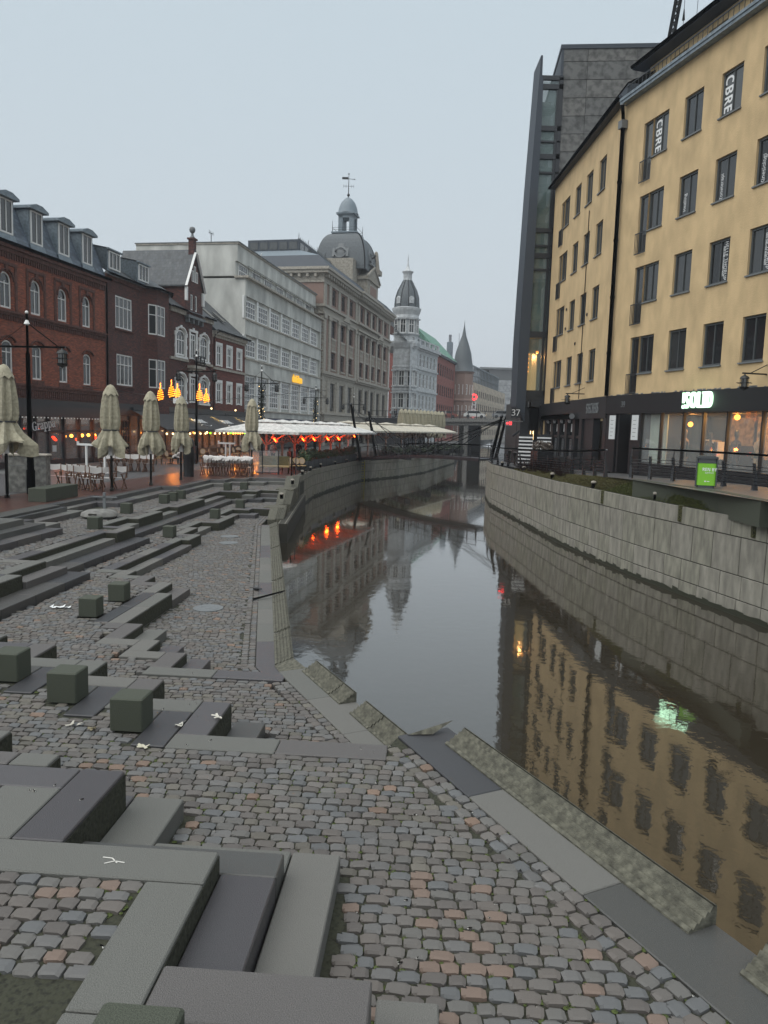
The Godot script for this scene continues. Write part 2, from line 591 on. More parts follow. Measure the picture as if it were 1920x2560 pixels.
var P8 := PackedVector2Array([Vector2(-1.36, -2), Vector2(-1.36, 4.74), Vector2(-2.48, 4.74), Vector2(-2.48, 5.82), Vector2(-3.17, 5.82), Vector2(-3.17, 6.06), Vector2(-3.87, 6.06), Vector2(-3.87, 6.5), Vector2(-4.57, 6.5), Vector2(-4.57, 7.1), Vector2(-9, 7.1), Vector2(-9, -2)])
var E8 := [Vector2(-3.87, 5.83), Vector2(-3.87, 6.5)]
var E5 := [Vector2(-0.35, 7.70), Vector2(-2.35, 7.70), Vector2(-2.35, 8.69), Vector2(-3.45, 8.69), Vector2(-3.45, 9.38), Vector2(-4.51, 9.38), Vector2(-4.51, 10.0), Vector2(-5.6, 10.0), Vector2(-5.6, 10.66), Vector2(-6.6, 10.66), Vector2(-6.6, 11.04), Vector2(-7.6, 11.04), Vector2(-7.6, 11.7), Vector2(-8.83, 11.7), Vector2(-8.83, 15.4), Vector2(-9.18, 15.4), Vector2(-9.18, 17.06), Vector2(-9.88, 17.06), Vector2(-9.88, 21.87), Vector2(-9.5, 21.87), Vector2(-9.5, 23.23), Vector2(-10.58, 23.23), Vector2(-10.58, 25.25), Vector2(-10.18, 25.25), Vector2(-10.18, 27.58), Vector2(-10.53, 27.58), Vector2(-10.53, 29.22), Vector2(-10.14, 29.22), Vector2(-10.14, 32.73), Vector2(-10.55, 32.73), Vector2(-10.55, 36.6), Vector2(-9.45, 36.6), Vector2(-9.45, 37.3), Vector2(-8.82, 37.3), Vector2(-8.82, 38.2), Vector2(-7.75, 38.2)]
var E3 := [Vector2(-8.27, 12.4), Vector2(-8.27, 17.46), Vector2(-8.97, 17.46), Vector2(-8.97, 23.15), Vector2(-9.68, 23.15), Vector2(-9.68, 35.6), Vector2(-9.1, 35.6), Vector2(-9.1, 36.45), Vector2(-8.4, 36.45), Vector2(-8.4, 37.0), Vector2(-7.55, 37.0)]
var E2 := [Vector2(-2.15, 11.25), Vector2(-4.03, 11.25), Vector2(-4.03, 12.02), Vector2(-4.73, 12.02), Vector2(-4.73, 12.67), Vector2(-5.44, 12.67), Vector2(-5.44, 13.67), Vector2(-5.8, 13.67), Vector2(-5.8, 16.28), Vector2(-6.18, 16.28), Vector2(-6.18, 17.37), Vector2(-6.87, 17.37), Vector2(-6.87, 18.06), Vector2(-7.6, 18.06), Vector2(-7.6, 18.67), Vector2(-8.22, 18.67), Vector2(-8.22, 23.98), Vector2(-7.95, 23.98), Vector2(-7.95, 25.25), Vector2(-8.6, 25.25), Vector2(-8.6, 26.93), Vector2(-8.97, 26.93), Vector2(-8.97, 28.45), Vector2(-8.23, 28.45), Vector2(-8.23, 30.69), Vector2(-8.94, 30.69), Vector2(-8.94, 33.1), Vector2(-8.2, 33.1), Vector2(-8.2, 33.76), Vector2(-7.3, 33.76)]
var E6 := [Vector2(-10.92, 14.0), Vector2(-10.92, 21.32), Vector2(-11.6, 21.32), Vector2(-11.6, 22.5), Vector2(-12.37, 22.5), Vector2(-12.37, 25.7), Vector2(-13.15, 25.7), Vector2(-13.15, 28.4), Vector2(-12.27, 28.4), Vector2(-12.27, 34.45), Vector2(-11.66, 34.45), Vector2(-11.66, 39.17), Vector2(-11.0, 39.17), Vector2(-11.0, 40.45), Vector2(-10.15, 40.45), Vector2(-10.15, 41.0), Vector2(-9.3, 41.0), Vector2(-9.3, 41.9), Vector2(-8.2, 41.9)]
var E7 := [Vector2(-11.37, 14.0), Vector2(-11.37, 21.15), Vector2(-12.1, 21.15), Vector2(-12.1, 21.85), Vector2(-12.8, 21.85), Vector2(-12.8, 25.3), Vector2(-13.5, 25.3), Vector2(-13.5, 29.1), Vector2(-12.83, 29.1), Vector2(-12.83, 34.68), Vector2(-12.02, 34.68), Vector2(-12.02, 39.8), Vector2(-11.2, 39.8), Vector2(-11.2, 41.25), Vector2(-10.35, 41.25), Vector2(-10.35, 42.4), Vector2(-8.3, 42.4)]
var WL := [Vector2(-5.22, -45.0), Vector2(-5.1, -52.4), Vector2(-4.4, -57.9), Vector2(-3.0, -66.5), Vector2(-2.2, -70.8), Vector2(-1.35, -71.6), Vector2(1.27, -76.8), Vector2(4.5, -86.0), Vector2(10.5, -113.0), Vector2(13.5, -140.0), Vector2(19.0, -190.0), Vector2(40.0, -320.0)]
var WR := [Vector2(14.6, 0.0), Vector2(12.3, -10.0), Vector2(10.36, -19.84), Vector2(9.03, -26.4), Vector2(8.6, -29.5), Vector2(8.05, -34.0), Vector2(7.56, -44.1), Vector2(7.24, -50.7), Vector2(7.75, -57.0), Vector2(9.4, -66.0), Vector2(13.0, -90.0), Vector2(19.4, -140.0), Vector2(27.0, -190.0), Vector2(50.0, -320.0)]
var QI := [Vector2(4.6, 1.0), Vector2(2.13, -4.01), Vector2(0.22, -7.97), Vector2(0.05, -8.3), Vector2(-0.33, -8.86), Vector2(-1.61, -11.42), Vector2(-2.18, -12.6), Vector2(-2.63, -15.38), Vector2(-3.19, -18.9), Vector2(-4.45, -26.57), Vector2(-5.17, -31.0), Vector2(-5.3, -34.0), Vector2(-5.7, -38.5), Vector2(-5.75, -44.5)]
var P0 := PackedVector2Array()
var P2 := PackedVector2Array()
var P3 := PackedVector2Array()
var P5 := PackedVector2Array()
var P6 := PackedVector2Array()
var rects := []

func build_ground() -> void:
	var b := nb()
	b.q4(Vector3(-60, SEA, 60), Vector3(120, SEA, 60), Vector3(120, SEA, -420), Vector3(-60, SEA, -420))
	var wat := part(self, "canal_water", b, M.water)
	wat.set_meta("kind", "structure")
	# terrace and street on the left
	var poly := PackedVector2Array()
	poly.append(st(-11.37, -60))
	for e in E7:
		poly.append(st(e.x, e.y))
	for e in WL:
		poly.append(e + Vector2(-0.25, 0))
	poly.append_array(PackedVector2Array([Vector2(60, -420), Vector2(60, -1600), Vector2(-1200, -1600), Vector2(-1200, 60)]))
	b = nb()
	b.prism(poly, -1.3, STREET - 0.012)
	part(self, "terrace_ground", b, M.far_ground).set_meta("kind", "structure")
	b = nb()
	var rp := PackedVector2Array()
	for e in WR:
		rp.append(e + Vector2(0.3, 0))
	rp.append_array(PackedVector2Array([Vector2(70, -420), Vector2(70, -1600), Vector2(1200, -1600), Vector2(1200, 60), Vector2(16, 60)]))
	b.prism(rp, -1.3, 1.86)
	part(self, "right_bank_ground", b, M.far_ground).set_meta("kind", "structure")
	b = nb()
	b.prism(PackedVector2Array([Vector2(-1200, -1590), Vector2(1200, -1590), Vector2(1200, -400), Vector2(-1200, -400)]), 0.9, 1.05)
	part(self, "city_ground", b, M.far_ground).set_meta("kind", "structure")
	# paving of the terrace: wet red clinker beside the steps, asphalt beyond
	b = nb()
	b.prism(PackedVector2Array([st(-13.55, 18), st(-13.55, 29.0), st(-12.9, 29.2), st(-12.9, 34.75), st(-12.1, 34.75), st(-12.1, 39.9), st(-11.3, 39.9), st(-11.3, 41.3), st(-10.4, 41.4), st(-10.4, 42.5), st(-8.35, 42.5), Vector2(-5.6, -46), Vector2(-5.5, -52.4), Vector2(-4.8, -58), Vector2(-3.5, -66), Vector2(-2.7, -70.8), Vector2(0.6, -76.8), Vector2(4, -86), Vector2(10, -113), Vector2(2, -113), Vector2(-9, -76), Vector2(-11.5, -55), Vector2(-13.2, -42.2), Vector2(-14.6, -33), Vector2(-16.5, -18)]), STREET - 0.012, STREET - 0.006)
	part(self, "clinker_pavement", b, M.clinker).set_meta("kind", "structure")
	b = nb()
	b.prism(PackedVector2Array([Vector2(-16.5, -18), Vector2(-14.6, -33), Vector2(-13.2, -42.2), Vector2(-11.5, -55), Vector2(-9, -76), Vector2(2, -113), Vector2(-3, -113), Vector2(-14, -70), Vector2(-20, -45), Vector2(-26, -15)]), STREET - 0.012, STREET - 0.004)
	part(self, "asphalt_street", b, M.asphalt).set_meta("kind", "structure")

func make_setts() -> void:
	var meshes := []
	for k in 6:
		var b := MB.new()
		rng.seed = 100 + k
		var g := []
		for i in 4:
			var row := []
			for j in 4:
				var x := [-0.5, -0.3, 0.3, 0.5][i] as float
				var z := [-0.5, -0.3, 0.3, 0.5][j] as float
				var e := (1 if i == 0 or i == 3 else 0) + (1 if j == 0 or j == 3 else 0)
				var y := [0.0, -0.11, -0.26][e] as float
				if e == 2:
					x *= 0.86
					z *= 0.86
				x += rng.randf_range(-0.05, 0.05)
				z += rng.randf_range(-0.05, 0.05)
				y += rng.randf_range(-0.06, 0.05)
				row.append(Vector3(x, y, z))
			g.append(row)
		for i in 3:
			for j in 3:
				b.q4(g[i][j], g[i][j + 1], g[i + 1][j + 1], g[i + 1][j])
		var rim := [g[0][0], g[0][1], g[0][2], g[0][3], g[1][3], g[2][3], g[3][3], g[3][2], g[3][1], g[3][0], g[2][0], g[1][0]]
		for i in 12:
			var p: Vector3 = rim[i]
			var q: Vector3 = rim[(i + 1) % 12]
			b.q4(Vector3(p.x * 1.03, -1.0, p.z * 1.03), Vector3(q.x * 1.03, -1.0, q.z * 1.03), q, p)
		# soften the shading across the top
		meshes.append(b)
	cache.sett_b = meshes
	cache.sett = meshes.map(func(m): return m.mesh(M.sett0))
	cache.sett_multi = meshes.map(func(m): return m.mesh(M.setts))

func stone(parent: Node, a0: float, a1: float, b0: float, b1: float, lvl: float, h: float, kind := -1) -> void:
	var g := 0.004
	var b := nb()
	b.cham(Vector3(a0 + g, lvl * R - h, -b1 + g), Vector3(a1 - g, lvl * R + rng.randf_range(0.0, 0.006), -b0 - g), 0.009)
	var k := rng.randi() % 4 if kind < 0 else kind
	part(parent, "granite_slab", b, M["granite%d" % k] if k < 4 else M["wet%d" % (k - 4)])
	rects.append([a0, a1, b0, b1])

func edge(parent: Node, pts: Array, lvl: float, w: float, h: float, wet := false) -> void:
	for i in pts.size() - 1:
		var p: Vector2 = pts[i]
		var q: Vector2 = pts[i + 1]
		var d := (q - p).normalized()
		var l := Vector2(-d.y, d.x)
		var len_ := p.distance_to(q)
		var s0 := 0.0
		var s1 := len_
		if i > 0:
			var d0: Vector2 = (p - pts[i - 1]).normalized()
			if d0.cross(d) > 0.0:
				s0 = w
		if i < pts.size() - 2:
			var d1: Vector2 = (pts[i + 2] - q).normalized()
			if d.cross(d1) < 0.0:
				s1 = len_ + w
		if s1 - s0 < 0.02:
			continue
		var m := maxi(1, int(round((s1 - s0) / 1.25)))
		for k in m:
			var c0 := p + d * (s0 + (s1 - s0) * k / m)
			var c1 := p + d * (s0 + (s1 - s0) * (k + 1) / m) + l * w
			var kind := -1
			if wet:
				kind = 4 + rng.randi() % 4
			stone(parent, minf(c0.x, c1.x), maxf(c0.x, c1.x), minf(c0.y, c1.y), maxf(c0.y, c1.y), lvl, h, kind)

func build_steps() -> void:
	var turn := deg_to_rad(-3.5)
	for q in QI:
		var t := deg_to_rad(3.5)
		var ab := Vector2(q.x * cos(t) + q.y * sin(t), q.x * sin(t) - q.y * cos(t))
		if not P0:
			P0 = PackedVector2Array()
		P0.append(ab)
	var quay := P0.duplicate()
	P0.append_array(PackedVector2Array([Vector2(-16, 43), Vector2(-16, -2)]))
	for pair in [[E2, 2], [E3, 3], [E5, 5], [E6, 6]]:
		var p := PackedVector2Array()
		var e: Array = pair[0]
		if pair[1] == 2:
			for k in 6:
				p.append(quay[k])
		elif pair[1] == 5:
			for k in 3:
				p.append(quay[k])
		elif pair[1] == 3:
			p.append(Vector2(-8.27, -2))
		else:
			p.append(Vector2(-10.92, -2))
		for v in e:
			p.append(v)
		p.append_array(PackedVector2Array([Vector2(-7.9, 46), Vector2(-17, 46), Vector2(-17, -2)]))
		match pair[1]:
			2: P2 = p
			3: P3 = p
			5: P5 = p
			6: P6 = p
	# beds of the landings
	for bed in [[P0, 0, -0.9], [P2, 2, 0.0], [P5, 5, 0.2], [P8, 8, 0.5]]:
		var b := nb()
		var flip := PackedVector2Array()
		for v in bed[0]:
			flip.append(Vector2(v.x, -v.y))
		b.prism(flip, bed[2], bed[1] * R - 0.026)
		var o := part(self, "joint_bed", b, M.joint)
		o.rotation.y = turn
		o.set_meta("kind", "structure")
	var s := setting("granite_steps", Vector3.ZERO, turn)
	rng.seed = 21
	# foreground, level eight
	stone(s, -2.95, -1.36, 4.38, 4.74, 8, 0.5, 1)
	stone(s, -4.6, -2.96, 4.38, 4.74, 8, 0.5, 0)
	stone(s, -1.74, -1.36, 3.3, 4.375, 8, 0.5, 1)
	stone(s, -1.74, -1.36, 1.9, 3.295, 8, 0.5, 1)
	stone(s, -2.86, -2.48, 4.745, 5.82, 8, 0.6, 4)
	stone(s, -3.35, -2.865, 4.745, 5.475, 8, 0.5, 1)
	stone(s, -4.6, -3.355, 4.745, 5.475, 8, 0.5, 3)
	stone(s, -4.2, -2.865, 5.48, 5.825, 8, 0.5, 2)
	stone(s, -3.52, -3.17, 5.83, 6.06, 8, 0.6, 1)
	stone(s, -3.87, -3.525, 5.83, 6.06, 8, 0.6, 0)
	stone(s, -4.57, -3.87, 6.1, 6.5, 8, 0.6, 1)
	stone(s, -5.4, -4.57, 6.4, 7.1, 8, 0.6, 0)
	stone(s, -1.355, -0.21, 3.28, 3.66, 8, 0.6, 0)
	stone(s, -1.3, -0.21, 2.4, 3.275, 8, 0.6, 4)
	stone(s, -2.475, -0.96, 4.745, 5.04, 7, 0.35, 5)
	stone(s, -1.355, -0.96, 3.665, 4.74, 7, 0.35, 4)
	stone(s, -2.035, -0.96, 5.045, 5.33, 6, 0.3, 1)
	stone(s, -0.955, -0.58, 3.665, 5.33, 6, 0.3, 3)
	stone(s, -2.475, -2.04, 5.045, 6.02, 6, 0.3, 1)
	stone(s, -2.86, -2.48, 5.825, 6.02, 6, 0.3, 2)
	stone(s, -0.205, 0.16, 3.0, 3.92, 6, 0.3, 3)
	edge(s, E5, 5, 0.36, 0.52)
	# flat slabs behind the seats of the middle landing
	for k in 4:
		var ar := -2.35 - 1.09 * k
		var bt := [8.69, 9.38, 10.0, 10.66][k] as float
		stone(s, ar - 0.74, ar - 0.365, bt - 1.33, bt - 0.365, 5, 0.3, 6)
		stone(s, ar - 1.1, ar - 0.745, bt - 0.72, bt - 0.365, 5, 0.3, 5)
	stone(s, -2.35, -1.96, 7.71, 8.88, 3, 0.3, 5)
	edge(s, E3, 3, 0.62, 0.3, true)
	# fourth level: short treads under the upper landing
	for t in [[-9.88, -9.5, 17.08, 21.75], [-9.17, -8.75, 15.42, 17.27], [-10.56, -10.14, 23.25, 25.2], [-10.52, -10.15, 27.6, 29.2], [-10.53, -10.1, 32.75, 36.0], [-8.8, -7.75, 38.22, 37.86], [-9.6, -8.84, 36.62, 37.25]]:
		var n := maxi(1, int((t[3] - t[2]) / 1.3))
		for k in n:
			stone(s, t[0], t[1], minf(t[2], t[3]) + absf(t[3] - t[2]) * k / n, minf(t[2], t[3]) + absf(t[3] - t[2]) * (k + 1) / n, 4, 0.3)
	edge(s, E2, 2, 0.35, 0.34, false)
	for k in 2:
		stone(s, -6.46, -6.155, 13.7 + 1.28 * k, 14.97 + 1.28 * k, 2, 0.2, 6)
	# first level
	for t in [[-5.44, -5.05, 12.68, 13.88], [-4.73, -4.37, 12.03, 12.9], [-4.03, -3.67, 11.26, 12.22], [-6.18, -5.79, 16.29, 17.55], [-7.6, -7.0, 18.07, 18.45], [-8.21, -7.86, 18.69, 23.97], [-8.96, -8.53, 26.4, 28.43], [-8.93, -8.56, 30.7, 32.95], [-8.55, -7.8, 32.6, 33.09], [-8.19, -7.8, 33.1, 33.4], [-7.8, -7.3, 33.77, 34.1]]:
		var n := maxi(1, int((t[3] - t[2]) / 1.3))
		for k in n:
			stone(s, t[0], t[1], t[2] + (t[3] - t[2]) * k / n, t[2] + (t[3] - t[2]) * (k + 1) / n, 1, 0.3)
	edge(s, E6, 6, 0.75, 0.3)
	edge(s, E7, 7, 0.4, 0.4, true)
	stone(s, -12.9, -11.8, 15.0, 20.75, 8, 0.3, 1)
	stone(s, -13.6, -12.95, 21.0, 25.1, 7.5, 0.2, 5)
	# seats: granite cubes
	var cubes := [[-1.37, 2.62, 8], [-3.45, 7.68, 5], [-4.55, 8.39, 5], [-5.63, 9.0, 5], [-6.71, 9.7, 5], [-6.89, 13.99, 2], [-6.89, 15.34, 2], [-9.0, 24.35, 2], [-9.0, 29.7, 2], [-9.0, 33.74, 2], [-10.7, 22.39, 5], [-11.4, 26.52, 5], [-11.36, 30.3, 5], [-11.35, 31.35, 5], [-11.36, 32.36, 5], [-10.58, 37.3, 5], [-9.92, 38.06, 5]]
	var where := ["close by at the very bottom of the picture", "nearest the canal in the front row of three, on wet slabs", "middle one of the front row of three", "left end of the front row of three, cut by the picture's edge", "", "nearer of the pair beside the scrap of white paper", "farther of the pair beside the scrap of white paper", "on the lowest landing beside the long dark step", "on the lowest landing left of the round manhole covers", "on the lowest landing nearest the stair by the canal wall", "in front of the round boulder basin", "beside the round boulder basin", "first of the row of three under the upper steps", "second of the row of three under the upper steps", "third of the row of three under the upper steps", "left of the pair at the top of the far stair", "right of the pair at the top of the far stair"]
	for i in cubes.size():
		if not where[i]:
			continue
		var c: Array = cubes[i]
		var b := MB.new()
		b.cham(Vector3(-0.185, 0.0, -0.17), Vector3(0.185, 0.37, 0.17), 0.014)
		var p := st(c[0] + 0.185, c[1] + 0.17)
		var o := part(self, "granite_cube", b, M.bollard)
		o.position = v3(p, c[2] * R + 0.004)
		o.rotation.y = turn
		tag(o, "dark granite cube " + where[i], "stone seat", "granite cube seats on the steps")
		rects.append([c[0], c[0] + 0.37, c[1], c[1] + 0.34])
	rng.seed = 5
	var b2 := nb()
	b2.cham(Vector3(-14.9, STREET, -29.0), Vector3(-14.2, STREET + 0.5, -26.5), 0.015)
	var be := part(self, "granite_bench", b2, M.bollard)
	be.rotation.y = turn
	tag(be, "long dark granite block bench at the top of the steps by the lamp post", "bench")
	# cobbled landings
	lay_setts(turn)

func in_quay(p: Vector2) -> float:   # distance from the inner edge of the quay, along the quay where setts run parallel
	var best := 99.0
	for i in QI.size() - 3:
		best = minf(best, Geometry2D.get_closest_point_to_segment(p, QI[i], QI[i + 1]).distance_to(p))
	return best

func lay_setts(turn: float) -> void:
	rng.seed = 77
	var fn := FastNoiseLite.new()
	fn.seed = 3
	fn.frequency = 0.9
	var basis := Basis(Vector3.UP, turn)
	var all := []
	var boxes := {}
	for rc in rects:
		for k in range(int(floor(rc[2] - 0.1)), int(floor(rc[3] + 0.1)) + 1):
			if not boxes.has(k):
				boxes[k] = []
			boxes[k].append(rc)
	var campos := Vector3(0, 4.23, 0)
	var inv := Basis(Vector3.RIGHT, deg_to_rad(-6.5)) * Basis(Vector3.BACK, deg_to_rad(1.66))
	inv = inv.inverse()
	var tones := [Color(0.165, 0.145, 0.13), Color(0.17, 0.165, 0.16), Color(0.17, 0.155, 0.142), Color(0.14, 0.125, 0.115), Color(0.15, 0.153, 0.155), Color(0.165, 0.158, 0.147), Color(0.165, 0.15, 0.125)]
	var b := 2.2
	while b < 42.0:
		var a := -12.6 + rng.randf() * 0.1
		var most := 2.4
		while a < most:
			var w := rng.randf_range(0.105, 0.165)
			var bb := b + 0.02 * fn.get_noise_2d(a * 1.5, b * 1.5)
			var p := Vector2(a + w / 2, bb)
			a += w + 0.014
			var world := st(p.x, p.y)
			var q := inv * (Vector3(world.x, 0.8, world.y) - campos)
			if q.z > -1.0 or absf(q.x / q.z) > 0.56 or q.y / q.z > 0.74:
				continue
			var lvl := -1
			if Geometry2D.is_point_in_polygon(p, P8):
				lvl = 8
			elif p.y > 13 and Geometry2D.is_point_in_polygon(p, P6):
				continue
			elif Geometry2D.is_point_in_polygon(p, P5):
				lvl = 5
			elif p.y > 12 and Geometry2D.is_point_in_polygon(p, P3):
				continue
			elif Geometry2D.is_point_in_polygon(p, P2):
				lvl = 2
			elif Geometry2D.is_point_in_polygon(p, P0):
				lvl = 0
			if lvl < 0:
				continue
			var bad := false
			for rc in boxes.get(int(floor(bb)), []):
				if p.x > rc[0] - 0.045 and p.x < rc[1] + 0.045 and bb > rc[2] - 0.04 and bb < rc[3] + 0.04:
					bad = true
					break
			if bad or (p.x > -8.2 and in_quay(world) < 0.27):
				continue
			var y := lvl * R + rng.randf_range(-0.007, 0.005)
			all.append([world, y, w, 0.094, turn + rng.randf_range(-0.05, 0.05)])
		b += 0.106
	# two rows that follow the quay
	for i in QI.size() - 3:
		var p: Vector2 = QI[i]
		var q: Vector2 = QI[i + 1]
		var d := (q - p).normalized()
		var nn := Vector2(d.y, -d.x)
		if nn.x > 0:
			nn = -nn
		for row in 2:
			var s := rng.randf() * 0.1
			while s < p.distance_to(q):
				var w := rng.randf_range(0.1, 0.15)
				var c := p + d * (s + w / 2) + nn * (0.065 + 0.13 * row)
				s += w + 0.014
				if c.y > -2.0:
					continue
				var t := deg_to_rad(3.5)
				var ab := Vector2(c.x * cos(t) + c.y * sin(t), c.x * sin(t) - c.y * cos(t))
				var bad := false
				for rc in boxes.get(int(floor(ab.y)), []):
					if ab.x > rc[0] - 0.05 and ab.x < rc[1] + 0.05 and ab.y > rc[2] - 0.05 and ab.y < rc[3] + 0.05:
						bad = true
				if bad:
					continue
				var lvl := 5 if ab.y < 7.7 else (2 if ab.y < 11.25 else 0)
				all.append([c, lvl * R + rng.randf_range(-0.007, 0.005), w, 0.118, -atan2(d.y, d.x) + rng.randf_range(-0.04, 0.04)])
	var order := range(all.size())
	var dist := PackedFloat32Array()
	for s in all:
		dist.append(Vector3(s[0].x, s[1], s[0].y).distance_to(campos))
	order.sort_custom(func(x, y): return dist[x] < dist[y])
	var ground := setting("cobbled_ground")
	var xfs := [[], [], [], [], [], []]
	var cols := [[], [], [], [], [], []]
	var tufts := []
	for k in order.size():
		var s: Array = all[order[k]]
		var tilt := Basis(Vector3.UP, s[4]) * Basis.from_euler(Vector3(rng.randf_range(-0.04, 0.04), 0, rng.randf_range(-0.04, 0.04)))
		var xf := Transform3D(tilt * Basis.from_scale(Vector3(s[2], 0.07, s[3])), Vector3(s[0].x, s[1] + 0.003, s[0].y))
		var v := rng.randi() % 6
		if k < 290:
			var ti := rng.randi() % 7
			if rng.randf() < 0.05:
				ti = 5 if k % 3 == 0 else 0
			shared(ground, "sett", cache.sett[v], xf, M["sett%d" % ti])
		else:
			xfs[v].append(xf)
			var tone: Color = tones[rng.randi() % tones.size()]
			if rng.randf() < 0.025:
				tone = Color(0.25, 0.17, 0.125)
			var g := rng.randf_range(0.8, 1.15)
			cols[v].append(Color(tone.r * g, tone.g * g, tone.b * g))
		if dist[order[k]] < 11.0:
			var mossy := fn.get_noise_2d(s[0].x * 0.9 + 40, s[0].y * 0.9)
			for j in 3:
				if rng.randf() < 0.22 + mossy * 0.8:
					var off := Vector3(rng.randf_range(-0.5, 0.5) * s[2], -0.018, s[3] * 0.5 + 0.006) if rng.randf() < 0.6 else Vector3(s[2] * 0.5 + 0.006, -0.018, rng.randf_range(-0.5, 0.5) * s[3])
					var sc := rng.randf_range(0.5, 1.25)
					tufts.append(Transform3D(Basis(Vector3.UP, rng.randf() * TAU) * Basis.from_scale(Vector3(sc, sc * rng.randf_range(0.5, 1.1), sc)), Vector3(s[0].x, s[1], s[0].y) + Basis(Vector3.UP, s[4]) * off))
	for v in 6:
		many(ground, "far_setts", cache.sett_multi[v], xfs[v], cols[v])
	var tb := MB.new()
	rng.seed = 9
	for k in 12:
		var f := rng.randf() * TAU
		var r := rng.randf_range(0.0, 0.016)
		var o := Vector3(cos(f) * r, 0, sin(f) * r)
		var l := Vector3(cos(f * 3.0) * 0.012, rng.randf_range(0.014, 0.026), sin(f * 3.0) * 0.012)
		var w := Vector3(-sin(f), 0, cos(f)) * 0.0035
		tb.t3(o - w, o + w, o + l)
	for k in 8:
		var f := TAU * k / 8
		tb.t3(Vector3(0, 0.012, 0), Vector3(cos(f) * 0.02, 0.0, sin(f) * 0.02), Vector3(cos(f + 0.9) * 0.02, 0.002, sin(f + 0.9) * 0.02))
	many(ground, "joint_moss", tb.mesh(M.moss), tufts, [])

# ---------- the quay edge: flat slabs with a ribbed sloping kerb ----------
func ribbed(w: float, h: float) -> PackedVector2Array:
	var p := PackedVector2Array([Vector2(0, -0.06), Vector2(0, 0.012)])
	var k := 5
	for i in k:
		var s := w * (i + 0.55) / (k + 0.3)
		p.append(Vector2(s, h * (i + 0.62) / k + 0.012))
		p.append(Vector2(s + w * 0.07, h * (i + 0.45) / k))
	p.append(Vector2(w - 0.03, h + 0.01))
	p.append(Vector2(w, h - 0.008))
	p.append(Vector2(w, -0.06))
	return p

